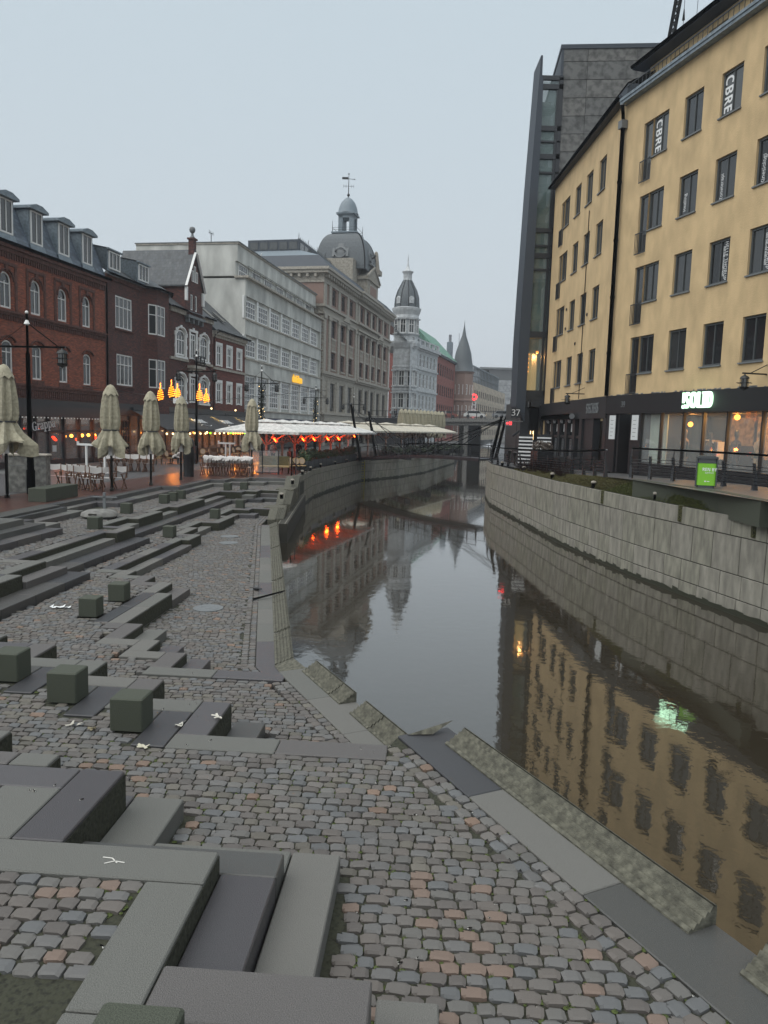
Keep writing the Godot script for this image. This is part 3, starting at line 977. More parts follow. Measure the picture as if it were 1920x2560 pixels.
func build_quay() -> void:
	var q := setting("quay_edge")
	rng.seed = 31
	# [start, end, level, flat width, rib width, ribbed spans as metres from the start, flat joints]
	var lines := [
		[Vector2(4.0, -0.14), Vector2(0.22, -7.97), 5, 0.385, 0.27, [[0.3, 4.55], [4.95, 8.3]], [1.9, 3.6, 5.6, 7.2]],
		[Vector2(0.0, -8.18), Vector2(-1.61, -11.42), 2, 0.35, 0.27, [[0.2, 1.0], [1.02, 1.6], [1.95, 2.35], [2.37, 3.5]], [1.0, 2.3]],
		[Vector2(-2.18, -12.6), Vector2(-5.17, -31.0), 0, 0.34, 0.33, [[0.05, 1.45], [1.47, 1.98], [2.1, 4.6], [4.62, 7.02], [7.2, 9.9], [9.92, 12.35], [12.55, 15.0], [15.02, 17.5], [17.65, 18.7]], [1.5, 2.8, 4.1, 5.6, 7.0, 8.6, 9.7, 10.8, 12.0, 13.2, 14.4, 15.6, 16.8, 18.0]],
	]
	for L in lines:
		var a: Vector2 = L[0]
		var e: Vector2 = L[1]
		var d := (e - a).normalized()
		var len_ := a.distance_to(e)
		var out := Vector2(-d.y, d.x)
		if out.x < 0:
			out = -out
		var y: float = L[2] * R
		var xf := Transform3D(Basis(Vector3(out.x, 0, out.y), Vector3.UP, Vector3(-d.x, 0, -d.y)), v3(a, y))
		# the basis is right-handed when out x up = -d
		var full: float = L[3] + L[4]
		var cuts: Array = [0.0] + L[6] + [len_]
		for i in cuts.size() - 1:
			var b := MB.new()
			b.xf = xf
			b.cham(Vector3(0.004, -0.3, -cuts[i + 1] + 0.004), Vector3(full - 0.002, 0.003, -cuts[i] - 0.004), 0.008)
			part(q, "quay_slab", b, M["wet%d" % (rng.randi() % 4)] if L[2] == 5 and rng.randf() < 0.6 else M["granite%d" % (rng.randi() % 4)])
		for sp in L[5]:
			var b := MB.new()
			b.xf = xf * Transform3D(Basis(), Vector3(L[3], 0.006, 0))
			b.slab(ribbed(L[4], 0.145 if L[2] > 0 else 0.13), -sp[1] + 0.006, -sp[0] - 0.006)
			part(q, "ribbed_kerb", b, M.rib_stone)
		var b := MB.new()
		b.xf = xf
		b.box(Vector3(0.1, -y - 1.4, -len_), Vector3(full - 0.012, -0.29, 0.0))
		part(q, "quay_face", b, M.wall_green)
	# mitred corner pieces
	var b := nb()
	b.prism(PackedVector2Array([Vector2(-2.18, -12.6), Vector2(-1.52, -12.72), Vector2(-1.0, -11.62), Vector2(-1.61, -11.42)]), -1.2, 0.004)
	part(q, "quay_slab", b, M.granite2)
	b = nb()
	var lo := [Vector3(-1.86, 0.01, -12.66), Vector3(-1.56, 0.01, -11.95)]
	b.q4(Vector3(-1.86, 0.012, -12.64), Vector3(-1.62, 0.012, -12.08), Vector3(-1.22, 0.15, -12.1), Vector3(-1.53, 0.15, -12.68))
	b.q4(Vector3(-1.22, 0.15, -12.1), Vector3(-1.22, -0.5, -12.1), Vector3(-1.53, -0.5, -12.68), Vector3(-1.53, 0.15, -12.68))
	b.t3(Vector3(-1.62, 0.012, -12.08), Vector3(-1.22, -0.1, -12.1), Vector3(-1.22, 0.15, -12.1))
	part(q, "ribbed_kerb", b, M.rib_stone)
	b = nb()
	b.q4(Vector3(0.34, R * 5 + 0.01, -7.98), Vector3(0.62, R * 5 + 0.02, -7.99), Vector3(0.86, R * 5 + 0.15, -8.1), Vector3(0.3, R * 5 - 0.1, -8.2))
	part(q, "ribbed_kerb", b, M.rib_stone)
	# manhole covers set in the promenade
	for m in [[-4.97, 16.32, "nearest"], [-7.44, 27.1, "farthest"], [-7.06, 25.6, "middle"]]:
		var p := st(m[0], m[1])
		var c := MB.new()
		c.lathe([Vector2(0.34, -0.02), Vector2(0.34, 0.012), Vector2(0.31, 0.014), Vector2(0.3, 0.008), Vector2(0.24, 0.008), Vector2(0.235, 0.014), Vector2(0.17, 0.014), Vector2(0.165, 0.008), Vector2(0.08, 0.008), Vector2(0.075, 0.014), Vector2(0.001, 0.014)], 24, Vector3.ZERO, false)
		var o := part(self, "manhole_cover", c, M.lead)
		o.position = v3(p, 0.004)
		tag(o, "round ribbed iron manhole cover in the promenade cobbles, %s of three" % m[2], "manhole cover", "manhole covers in the promenade")

# ---------- canal walls built of concrete panels ----------
func panel_run(parent: Node, p: Vector2, q: Vector2, side: float, rows: Array, widths: Array, seed_: int) -> void:
	# rows: [y0, y1, inset]; side +1 when the water lies to the right of p -> q
	rng.seed = seed_
	var d := (q - p).normalized()
	var out := Vector2(-d.y, d.x) * side
	var len_ := p.distance_to(q)
	var z := Vector3(out.x, 0, out.y)
	var x := Vector3.UP.cross(z)
	var along := Vector3(d.x, 0, d.y)
	var start := v3(p, 0.0)
	if along.dot(x) < 0:
		start = v3(q, 0.0)
	var xf := Transform3D(Basis(x, Vector3.UP, z), start)
	for r in rows.size():
		var n := maxi(1, int(round(len_ / widths[r])))
		var cuts := [0.0]
		for k in n - 1:
			cuts.append(len_ * (k + 1.0 + rng.randf_range(-0.12, 0.12)) / n)
		cuts.append(len_)
		for k in n:
			var b := MB.new()
			b.xf = xf
			var g := 0.011
			var ins: float = rows[r][2] + rng.randf_range(0.0, 0.012)
			var x0: float = cuts[k] + g
			var x1: float = cuts[k + 1] - g
			var y0: float = rows[r][0] + g
			var y1: float = rows[r][1] - g
			b.q4(Vector3(x0 + 0.012, y0 + 0.012, -ins), Vector3(x1 - 0.012, y0 + 0.012, -ins), Vector3(x1 - 0.012, y1 - 0.012, -ins), Vector3(x0 + 0.012, y1 - 0.012, -ins))
			b.q4(Vector3(x0, y0, -ins - 0.02), Vector3(x1, y0, -ins - 0.02), Vector3(x1 - 0.012, y0 + 0.012, -ins), Vector3(x0 + 0.012, y0 + 0.012, -ins))
			b.q4(Vector3(x1, y0, -ins - 0.02), Vector3(x1, y1, -ins - 0.02), Vector3(x1 - 0.012, y1 - 0.012, -ins), Vector3(x1 - 0.012, y0 + 0.012, -ins))
			b.q4(Vector3(x1, y1, -ins - 0.02), Vector3(x0, y1, -ins - 0.02), Vector3(x0 + 0.012, y1 - 0.012, -ins), Vector3(x1 - 0.012, y1 - 0.012, -ins))
			b.q4(Vector3(x0, y1, -ins - 0.02), Vector3(x0, y0, -ins - 0.02), Vector3(x0 + 0.012, y0 + 0.012, -ins), Vector3(x0 + 0.012, y1 - 0.012, -ins))
			if r == 0:
				b.q4(Vector3(x0 + 0.012, y1 - 0.012, -ins), Vector3(x1 - 0.012, y1 - 0.012, -ins), Vector3(x1, y1, -ins - 0.3), Vector3(x0, y1, -ins - 0.3))
			part(parent, "concrete_panel", b, M.wall_panel if rng.randf() < 0.6 else M.wall_panel2)
	# backing and waterline
	var lo: float = rows[-1][0]
	var hi: float = rows[0][1]
	var b := MB.new()
	b.xf = xf
	b.box(Vector3(0, SEA - 0.4, -0.4), Vector3(len_, hi - 0.012, -0.034))
	part(parent, "wall_core", b, M.wall_joint)
	b = MB.new()
	b.xf = xf
	var n := int(len_ / 0.35) + 2
	for k in n:
		var x0 := len_ * k / n
		var x1 := len_ * (k + 1) / n
		var h0 := SEA + 0.10 + 0.1 * rng.randf()
		b.q4(Vector3(x0, SEA - 0.2, 0.012), Vector3(x1, SEA - 0.2, 0.012), Vector3(x1, h0, 0.008), Vector3(x0, h0 + rng.randf_range(-0.04, 0.04), 0.008))
	part(parent, "algae_band", b, M.slime)

func build_canal_walls() -> void:
	var w := thing("canal_wall", "pale panelled concrete canal wall under the grass bank on the right", "wall")
	for i in WR.size() - 5:
		var far := i > 6
		var tops := [2.0, 2.0, 2.0, 2.0, 2.0, 1.98, 1.97, 1.96, 1.95, 1.95]
		var t: float = tops[i]
		if far:
			panel_run(w, WR[i], WR[i + 1], -1.0, [[t - 0.58, t, 0.0], [SEA + 1.1, t - 0.58, 0.015], [SEA - 0.1, SEA + 1.1, 0.012]], [2.2, 2.2, 2.2], 40 + i)
		else:
			panel_run(w, WR[i], WR[i + 1], -1.0, [[t - 0.58, t, 0.0], [SEA + 1.16, t - 0.58, 0.015], [SEA + 0.47, SEA + 1.16, 0.012], [SEA - 0.1, SEA + 0.47, 0.01]], [1.35, 1.08, 0.98, 1.02], 40 + i)
	# weep slots in the coping
	for s in [[Vector2(9.55, -23.83), 0.0], [Vector2(8.62, -29.3), 0.0], [Vector2(10.25, -20.4), 0.0]]:
		var b := MB.new()
		b.cham(Vector3(-0.14, 1.5, -0.14), Vector3(0.14, 2.012, 0.03), 0.01)
		var o := part(w, "drain_slot", b, M.wall_green)
		o.position = v3(s[0], 0.0)
		o.rotation.y = deg_to_rad(-105)
	var l := thing("canal_wall", "mossy panelled concrete canal wall below the café terrace on the left", "wall")
	panel_run(l, Vector2(-4.55, -31.6), Vector2(-5.22, -45.0), -1.0, [[-0.02, 0.0, 0.0], [SEA + 0.5, -0.02, 0.01], [SEA - 0.1, SEA + 0.5, 0.015]], [4.0, 1.6, 1.9], 61)
	for i in 8:
		panel_run(l, WL[i], WL[i + 1], 1.0, [[STREET - 0.38, STREET + 0.02, 0.0], [SEA + 0.85, STREET - 0.38, 0.012], [SEA - 0.1, SEA + 0.85, 0.008]], [1.5, 1.3, 1.3], 62 + i)
	# sloping parapets that climb beside the far stair: [x, z, y] low pair then high pair
	var par := [
		[Vector3(-5.18, 0.02, -32.6), Vector3(-4.5, 0.02, -32.9), Vector3(-4.62, 0.36, -34.9), Vector3(-5.32, 0.36, -34.3)],
		[Vector3(-5.3, 0.34, -35.9), Vector3(-4.62, 0.34, -36.2), Vector3(-4.84, 0.86, -39.6), Vector3(-5.55, 0.86, -38.8)],
		[Vector3(-5.5, 0.82, -40.2), Vector3(-4.8, 0.82, -40.6), Vector3(-5.15, 1.22, -44.9), Vector3(-5.85, 1.22, -43.8)]]
	for p in par:
		var b := MB.new()
		b.q4(p[0], p[1], p[2], p[3])
		for k in 4:
			var a: Vector3 = p[k]
			var e: Vector3 = p[(k + 1) % 4]
			b.q4(Vector3(a.x, SEA, a.z), Vector3(e.x, SEA, e.z), e, a)
		var o := part(l, "sloping_parapet", b, M.rib_stone)
		for r in 5:
			var f := 0.5 + 0.1 * r
			var c := MB.new()
			c.bar(p[0].lerp(p[1], f) + Vector3(0, 0.02, 0), p[3].lerp(p[2], f) + Vector3(0, 0.02, 0), 0.028, 0.03)
			part(o, "rib", c, M.rib_stone)
	for p in [[-5.4, -39.6, 0.86, 1], [-5.3, -35.2, 0.36, 1]]:
		var b := MB.new()
		b.cham(Vector3(-0.45, -1.2, -0.5), Vector3(0.5, p[2], 0.7), 0.02)
		var o := part(l, "parapet_landing", b, M.rib_stone)
		o.position = Vector3(p[0] + 0.1, 0, p[1])
	# yellow ladder in the recess
	var lad := thing("canal_ladder", "yellow steel ladder fixed to the left canal wall below the footbridge mast", "ladder", Vector3(-2.2, SEA - 0.2, -70.75))
	lad.rotation.y = deg_to_rad(10)
	for s in [-0.2, 0.2]:
		var b := MB.new()
		b.cb(s, 1.05, 0.12, 0.07, 2.1, 0.07)
		part(lad, "rail", b, M.yellow_paint)
	for k in 8:
		var b := MB.new()
		b.cb(0, 0.15 + 0.25 * k, 0.12, 0.4, 0.05, 0.05)
		part(lad, "rung", b, M.yellow_paint)

# ---------- windows ----------
# a framed window: cols panes wide, rows as list of heights (fractions), origin lower left, facing +z
func window(parent: Node, u0: float, v0: float, w: float, h: float, z: float, cols: int, rows: Array, fw: float, frame: Material, pane: int, arched := 0.0, xf := Transform3D(), called := "window") -> MeshInstance3D:
	var key := "%.2f %.2f %d %s %.3f %s %.2f" % [w, h, cols, str(rows), fw, frame.resource_name, arched]
	if not cache.has(key):
		var b := MB.new()
		var t := fw
		b.box(Vector3(0, 0, -0.06), Vector3(t, h - arched, 0.02))
		b.box(Vector3(w - t, 0, -0.06), Vector3(w, h - arched, 0.02))
		b.box(Vector3(t, 0, -0.06), Vector3(w - t, t * 1.1, 0.02))
		if arched > 0.0:
			var k := 10
			for i in k:
				var f := PI - PI * i / k
				var g := PI - PI * (i + 1) / k
				var c := Vector3(w / 2, h - arched, 0)
				var o0 := c + Vector3(cos(f) * w / 2, sin(f) * arched, 0)
				var o1 := c + Vector3(cos(g) * w / 2, sin(g) * arched, 0)
				var i0 := c + Vector3(cos(f) * (w / 2 - t), sin(f) * (arched - t), 0)
				var i1 := c + Vector3(cos(g) * (w / 2 - t), sin(g) * (arched - t), 0)
				var zz := Vector3(0, 0, 0.02)
				b.q4(i0 + zz, i1 + zz, o1 + zz, o0 + zz)
				b.q4(i0 - zz, i1 - zz, i1 + zz, i0 + zz)
		else:
			b.box(Vector3(t, h - t, -0.06), Vector3(w - t, h, 0.02))
		var m := t * 0.62
		for i in range(1, cols):
			var x := w * i / cols
			var top := h - t if arched <= 0.0 else h - arched
			b.box(Vector3(x - m / 2, t, -0.05), Vector3(x + m / 2, top, 0.012))
		for r in rows:
			b.box(Vector3(t, h * r - m / 2, -0.05), Vector3(w - t, h * r + m / 2, 0.014))
		cache[key] = b.mesh(frame)
		var p := MB.new()
		if arched > 0.0:
			var poly := PackedVector2Array([Vector2(0.01, 0.01), Vector2(w - 0.01, 0.01)])
			for i in 11:
				var f := PI * i / 10
				poly.append(Vector2(w / 2 + cos(f) * (w / 2 - 0.01), h - arched + sin(f) * (arched - 0.01)))
			p.slab(poly, -0.05, -0.03)
		else:
			p.box(Vector3(0.01, 0.01, -0.05), Vector3(w - 0.01, h - 0.01, -0.03))
		cache[key + "p"] = p.mesh(M.pane0)
	var o := shared(parent, called, cache[key], xf * Transform3D(Basis(), Vector3(u0, v0, z) - org))
	shared(o, "pane", cache[key + "p"], Transform3D(), M["pane%d" % pane])
	return o

func house(called: String, label: String, cat: String, p: Vector3, az: float, flip := false, group := "") -> Node3D:
	# local x runs along the facade, z out of it; flip for the right bank (x then runs towards the camera)
	var a := deg_to_rad(az)
	var turn := PI / 2 - a if not flip else -PI / 2 - a
	return thing(called, label, cat, p, turn, group)

const LP := Vector3(-22.493, 0, -47.447)
const LAZ := 10.172

func left_at(t: float, y: float) -> Vector3:
	var a := deg_to_rad(LAZ)
	return Vector3(LP.x + t * sin(a), y, LP.z - t * cos(a))

func build_left_row() -> void:
	house_a()
	house_b()
	house_c()
	house_d()
	cafe_front()
	house_white()

func house_a() -> void:
	org = Vector3(-6, STREET, 0)
	var h := house("brick_house", "orange brick house with arched windows and grey slate mansard at the left edge", "house", left_at(-6, STREET), LAZ)
	var holes := []
	var cen := [-5.05, -2.25, 0.54, 3.34, 6.14]
	for c in cen:
		holes.append([c - 0.55, 10.65, c + 0.55, 12.86])
		holes.append([c - 0.53, 6.6, c + 0.53, 8.86])
	var b := nb()
	b.wall(-6, 4.6, 8.5, 14.2, 0, holes, 0.22)
	for c in cen:
		b.arch(c - 0.55, c + 0.55, 12.86, 0.55, 0, 0.22)
		b.arch(c - 0.53, c + 0.53, 8.86, 0.36, 0, 0.22)
	b.q4(Vector3(8.5, 4.6, 0), Vector3(8.5, 4.6, -9), Vector3(8.5, 14.4, -9), Vector3(8.5, 14.4, 0))
	b.q4(Vector3(-6, 4.6, -9), Vector3(-6, 4.6, 0), Vector3(-6, 14.4, 0), Vector3(-6, 14.4, -9))
	part(h, "wall", b, M.brick_orange)
	b = nb()
	b.box(Vector3(-6, 10.28, 0), Vector3(8.55, 10.42, 0.12))
	b.box(Vector3(-6, 10.42, 0), Vector3(8.55, 10.56, 0.2))
	b.box(Vector3(-6, 6.18, 0), Vector3(8.6, 6.3, 0.2))
	b.box(Vector3(-6, 5.98, 0), Vector3(8.6, 6.18, 0.13))
	b.box(Vector3(-6, 5.42, 0), Vector3(8.55, 5.98, 0.05))
	b.box(Vector3(-6, 13.95, 0), Vector3(8.55, 14.2, 0.12))
	b.box(Vector3(-6, 14.2, -0.2), Vector3(8.55, 14.42, 0.24))
	var x := -5.9
	while x < 8.4:
		b.box(Vector3(x, 9.98, 0), Vector3(x + 0.1, 10.28, 0.07))
		b.box(Vector3(x, 13.6, 0), Vector3(x + 0.1, 13.95, 0.08))
		b.box(Vector3(x, 5.5, 0.05), Vector3(x + 0.1, 5.95, 0.1))
		x += 0.22
	part(h, "brick_cornice", b, M.brick_trim)
	for c in cen:
		b = nb()
		for s in [-1, 1]:
			b.box(Vector3(c + s * 0.86 - 0.1, 10.6, 0), Vector3(c + s * 0.86 + 0.1, 13.2, 0.06))
		b.box(Vector3(c - 0.96, 13.2, 0), Vector3(c + 0.96, 13.38, 0.09))
		b.box(Vector3(c - 0.11, 12.85, 0), Vector3(c + 0.11, 13.2, 0.1))
		for k in 8:
			var f := PI - PI * k / 8
			var g := PI - PI * (k + 1) / 8
			b.bar(Vector3(c + cos(f) * 0.66, 12.31 + sin(f) * 0.66, 0.03), Vector3(c + cos(g) * 0.66, 12.31 + sin(g) * 0.66, 0.03), 0.07, 0.16, Vector3.BACK)
			if k > 0 and k < 7:
				b.bar(Vector3(c + cos(f) * 0.75, 8.55 + sin(f) * 0.52, 0.03), Vector3(c + cos(g) * 0.75, 8.55 + sin(g) * 0.52, 0.03), 0.07, 0.18, Vector3.BACK)
		b.box(Vector3(c - 0.62, 6.3, 0), Vector3(c + 0.62, 6.58, 0.04))
		part(h, "window_surround", b, M.brick_trim)
		window(h, c - 0.5, 10.7, 1.0, 2.1, -0.12, 2, [0.69], 0.09, M.paint_white, 0, 0.5)
		window(h, c - 0.48, 6.64, 0.96, 2.16, -0.12, 2, [0.68], 0.09, M.paint_white, 1, 0.32)
	# mansard
	b = nb()
	b.q4(Vector3(-6, 14.42, 0.18), Vector3(8.5, 14.42, 0.18), Vector3(8.5, 17.25, -1.0), Vector3(-6, 17.25, -1.0))
	b.q4(Vector3(-6, 17.25, -1.0), Vector3(8.5, 17.25, -1.0), Vector3(8.5, 17.9, -5.0), Vector3(-6, 17.9, -5.0))
	b.q4(Vector3(8.5, 14.42, 0.18), Vector3(8.5, 14.42, -9), Vector3(8.5, 17.25, -9), Vector3(8.5, 17.25, -1))
	part(h, "mansard_roof", b, M.slate)
	b = nb()
	b.tube(Vector3(-6, 14.5, 0.28), Vector3(8.9, 14.5, 0.28), 0.1, 0.1, 8)
	part(h, "gutter", b, M.roof_dark)
	for c in [-4.9, -2.1, 0.72, 3.57, 6.3]:
		b = nb()
		b.box(Vector3(c - 0.72, 14.75, -1.6), Vector3(c + 0.72, 17.05, -0.02))
		var d := part(h, "dormer", b, M.zinc)
		b = nb()
		var poly := PackedVector2Array([Vector2(c - 0.92, 17.05), Vector2(c + 0.92, 17.05), Vector2(c + 0.92, 17.2), Vector2(c + 0.3, 17.42), Vector2(c - 0.3, 17.42), Vector2(c - 0.92, 17.2)])
		b.slab(poly, -2.4, 0.28)
		part(d, "dormer_roof", b, M.zinc)
		window(d, c - 0.58, 15.02, 1.14, 2.0, 0.03, 2, [], 0.09, M.paint_white, 1)
		b = nb()
		b.q4(Vector3(c - 0.8, 14.5, 0.2), Vector3(c + 0.8, 14.5, 0.2), Vector3(c + 0.72, 15.0, 0.05), Vector3(c - 0.72, 15.0, 0.05))
		part(d, "flashing", b, M.zinc)
	# dark restaurant front
	b = nb()
	b.box(Vector3(-6, 4.5, 0.0), Vector3(8.45, 5.4, 0.35))
	b.box(Vector3(-6, 4.32, 0.35), Vector3(8.45, 5.0, 0.6))
	for xx in [-5.8, -3.9, -1.3, 0.1, 1.45, 3.1, 4.9, 6.6, 8.25]:
		b.box(Vector3(xx - 0.09, STREET, -0.1), Vector3(xx + 0.09, 4.5, 0.14))
	b.box(Vector3(-6, STREET, -0.1), Vector3(8.45, 1.5, 0.1))
	b.box(Vector3(-6, 3.3, -0.1), Vector3(8.45, 3.45, 0.1))
	part(h, "shopfront", b, M.dark_paint)
	b = nb()
	b.box(Vector3(-6, 1.5, -0.05), Vector3(8.45, 4.5, -0.02))
	part(h, "shop_pane", b, M.clear)
	b = nb()
	b.box(Vector3(-6, STREET, -4.2), Vector3(8.45, 4.5, -4.0))
	b.box(Vector3(-6, STREET, -4.0), Vector3(8.45, STREET + 0.02, -0.05))
	b.box(Vector3(-6, 4.5, -4.2), Vector3(8.45, 4.6, 0))
	part(h, "shop_interior", b, M.dark_steel)
	b = nb()
	x = -5.5
	while x < 8.4:
		b.ball(Vector3(x, 4.24, 0.6), 0.045, 5)
		x += 0.36
	part(h, "bulb_row", b, M.bulb_grey).set_meta("label", "row of small unlit round bulbs along the dark awning edge")
	text(h, "sign", "Grappa", M.print_white, 0.55, 0.04, Transform3D(Basis(Vector3.BACK, 0.12), Vector3(0.75, 3.78, 0.2) - org), 0.9, false, true)
	for k in [[0.0, 2.9, "heater"], [2.7, 2.86, "heater"], [4.0, 3.0, "bulb"], [4.8, 3.02, "bulb"], [5.4, 2.7, "heater"], [6.1, 3.05, "bulb"], [6.9, 3.07, "bulb"], [7.6, 2.9, "heater"], [7.7, 3.05, "bulb"]]:
		b = nb()
		if k[2] == "heater":
			b.bar(Vector3(k[0] - 0.16, k[1] + 0.12, -0.4), Vector3(k[0] + 0.16, k[1] - 0.12, -0.4), 0.16, 0.1)
		else:
			b.ball(Vector3(k[0], k[1], -0.5), 0.12, 6)
		part(h, "lamp", b, M[k[2]])
	for k in [[1.9, 2.0, 0.42, 0.42], [1.42, 1.5, 0.3, 0.5]]:
		b = nb()
		b.box(Vector3(k[0], k[1], -0.015), Vector3(k[0] + k[2], k[1] + k[3], 0.0))
		part(h, "notice", b, M.paper)
	org = Vector3.ZERO
	var w := OmniLight3D.new()
	w.name = "restaurant_light"
	w.light_color = Color(1.0, 0.5, 0.2)
	w.light_energy = 2.0
	w.light_size = 0.15
	w.omni_range = 12
	w.omni_attenuation = 2.0
	w.shadow_enabled = true
	w.position = left_at(4.4, 3.2) + Vector3(-1.2, 0, 0)
	add_child(w)

func house_b() -> void:
	org = Vector3(8.55, STREET, 0)
	var h := house("brick_house", "dark brown brick house with a canted bay and two blue-grey dormers", "house", left_at(8.55, STREET), LAZ)
	var holes := [[9.93, 11.17, 12.42, 13.62], [10.03, 6.87, 12.45, 9.28]]
	var b := nb()
	b.wall(8.55, 4.6, 14.0, 14.9, 0, holes, 0.18)
	var dx := 1.1
	var dz := 0.75
	var ln := Vector2(dx, dz).length()
	var xc := Vector3(dx / ln, 0, dz / ln)
	var zc := Vector3(-dz / ln, 0, dx / ln)
	var cant := Transform3D(Basis(xc, Vector3.UP, zc), Vector3(14.0, 0, 0))
	b.xf = Transform3D(Basis(), -org) * cant
	b.wall(0, 4.6, ln, 14.9, 0, [[0.52, 11.25, ln, 13.7], [0.55, 6.92, ln, 9.3]], 0.18)
	b.xf = Transform3D(Basis(), -org)
	b.wall(15.1, 4.6, 17.15, 14.9, dz, [[15.1, 11.25, 16.5, 13.7], [15.1, 6.92, 16.5, 9.3]], 0.18)
	b.q4(Vector3(17.15, 4.6, dz), Vector3(18.65, 4.6, 0), Vector3(18.65, 14.9, 0), Vector3(17.15, 14.9, dz))
	b.q4(Vector3(18.65, 4.6, 0), Vector3(18.65, 4.6, -9), Vector3(18.65, 14.9, -9), Vector3(18.65, 14.9, 0))
	part(h, "wall", b, M.brick_dark)
	window(h, 9.96, 11.2, 2.43, 2.4, -0.06, 4, [0.67], 0.1, M.paint_white, 0)
	window(h, 10.06, 6.9, 2.36, 2.36, -0.06, 4, [0.67], 0.1, M.paint_white, 0)
	for v in [[11.27, 2.41], [6.94, 2.34]]:
		var c2 := Transform3D(Basis(), -org) * cant
		var o := org
		org = Vector3.ZERO
		window(h, 0.53, v[0], ln - 0.56, v[1], -0.05, 1, [0.66], 0.09, M.paint_white, 1, 0.0, c2)
		org = o
		window(h, 15.12, v[0], 1.36, v[1], dz - 0.05, 2, [0.66], 0.09, M.paint_white, 0)
	for s in [[9.85, 12.5, 11.05, 0.12], [9.95, 12.55, 6.75, 0.12]]:
		b = nb()
		b.box(Vector3(s[0], s[2], 0), Vector3(s[1], s[2] + 0.12, s[3]))
		part(h, "sill", b, M.brick_trim)
	b = nb()
	b.box(Vector3(8.6, 13.75, 0), Vector3(9.9, 13.85, 0.03))
	b.box(Vector3(12.5, 13.75, 0), Vector3(14.0, 13.85, 0.03))
	b.box(Vector3(8.6, 9.42, 0), Vector3(9.95, 9.55, 0.03))
	b.box(Vector3(12.6, 9.42, 0), Vector3(14.0, 9.55, 0.03))
	b.box(Vector3(8.55, 14.6, 0), Vector3(14.0, 14.9, 0.12))
	part(h, "brick_band", b, M.brick_trim)
	# rough patch of header bricks on the bay
	b = nb()
	rng.seed = 14
	for k in 60:
		var u := 0.1 + rng.randf() * 1.15
		var vv := 10.9 - pow(rng.randf(), 1.5) * 1.6
		b.xf = Transform3D(Basis(), -org) * cant
		b.box(Vector3(u, vv, 0), Vector3(u + 0.1, vv + 0.06, 0.03))
	part(h, "proud_bricks", b, M.brick_trim).set_meta("kind", "stuff")
	# roof
	b = nb()
	var ev := [Vector3(8.5, 14.95, 0.3), Vector3(14.0, 14.95, 0.3), Vector3(15.0, 14.95, 1.0), Vector3(17.25, 14.95, 1.0), Vector3(18.7, 14.95, 0.2)]
	for k in 4:
		b.q4(ev[k], ev[k + 1], Vector3(ev[k + 1].x, 17.9, -4.2), Vector3(ev[k].x, 17.9, -4.2))
	b.q4(Vector3(18.7, 14.95, 0.2), Vector3(18.7, 14.95, -8), Vector3(18.7, 17.9, -4.2), Vector3(18.7, 17.9, -4.2))
	part(h, "roof", b, M.roof_tile)
	b = nb()
	for k in 4:
		b.tube(ev[k] + Vector3(0, 0, 0.06), ev[k + 1] + Vector3(0, 0, 0.06), 0.09, 0.09, 6)
	part(h, "gutter", b, M.roof_dark)
	for c in [9.6, 13.95]:
		b = nb()
		b.q4(Vector3(c - 0.9, 15.15, 0.1), Vector3(c + 0.95, 15.15, 0.1), Vector3(c + 0.95, 16.75, 0.1), Vector3(c - 0.9, 16.75, 0.1))
		for s in [-0.9, 0.95]:
			var p := Vector3(c + s, 15.15, 0.1)
			b.t3(p, Vector3(c + s, 16.75, 0.1), Vector3(c + s, 17.3, -3.4))
			b.t3(p, Vector3(c + s, 17.3, -3.4), Vector3(c + s, 16.75, 0.1))
		b.q4(Vector3(c - 1.0, 16.75, 0.25), Vector3(c + 1.05, 16.75, 0.25), Vector3(c + 1.05, 17.5, -3.6), Vector3(c - 1.0, 17.5, -3.6))
		b.box(Vector3(c - 1.0, 16.66, 0.1), Vector3(c + 1.05, 16.76, 0.28))
		var d := part(h, "dormer", b, M.zinc)
		window(d, c - 0.72, 15.32, 1.55, 1.28, 0.16, 3, [], 0.09, M.paint_white, 1)
	b = nb()
	b.tube(Vector3(8.6, 4.7, 0.1), Vector3(8.6, 14.3, 0.1), 0.06, 0.06, 8)
	part(h, "downpipe", b, M.dark_steel)
	org = Vector3.ZERO

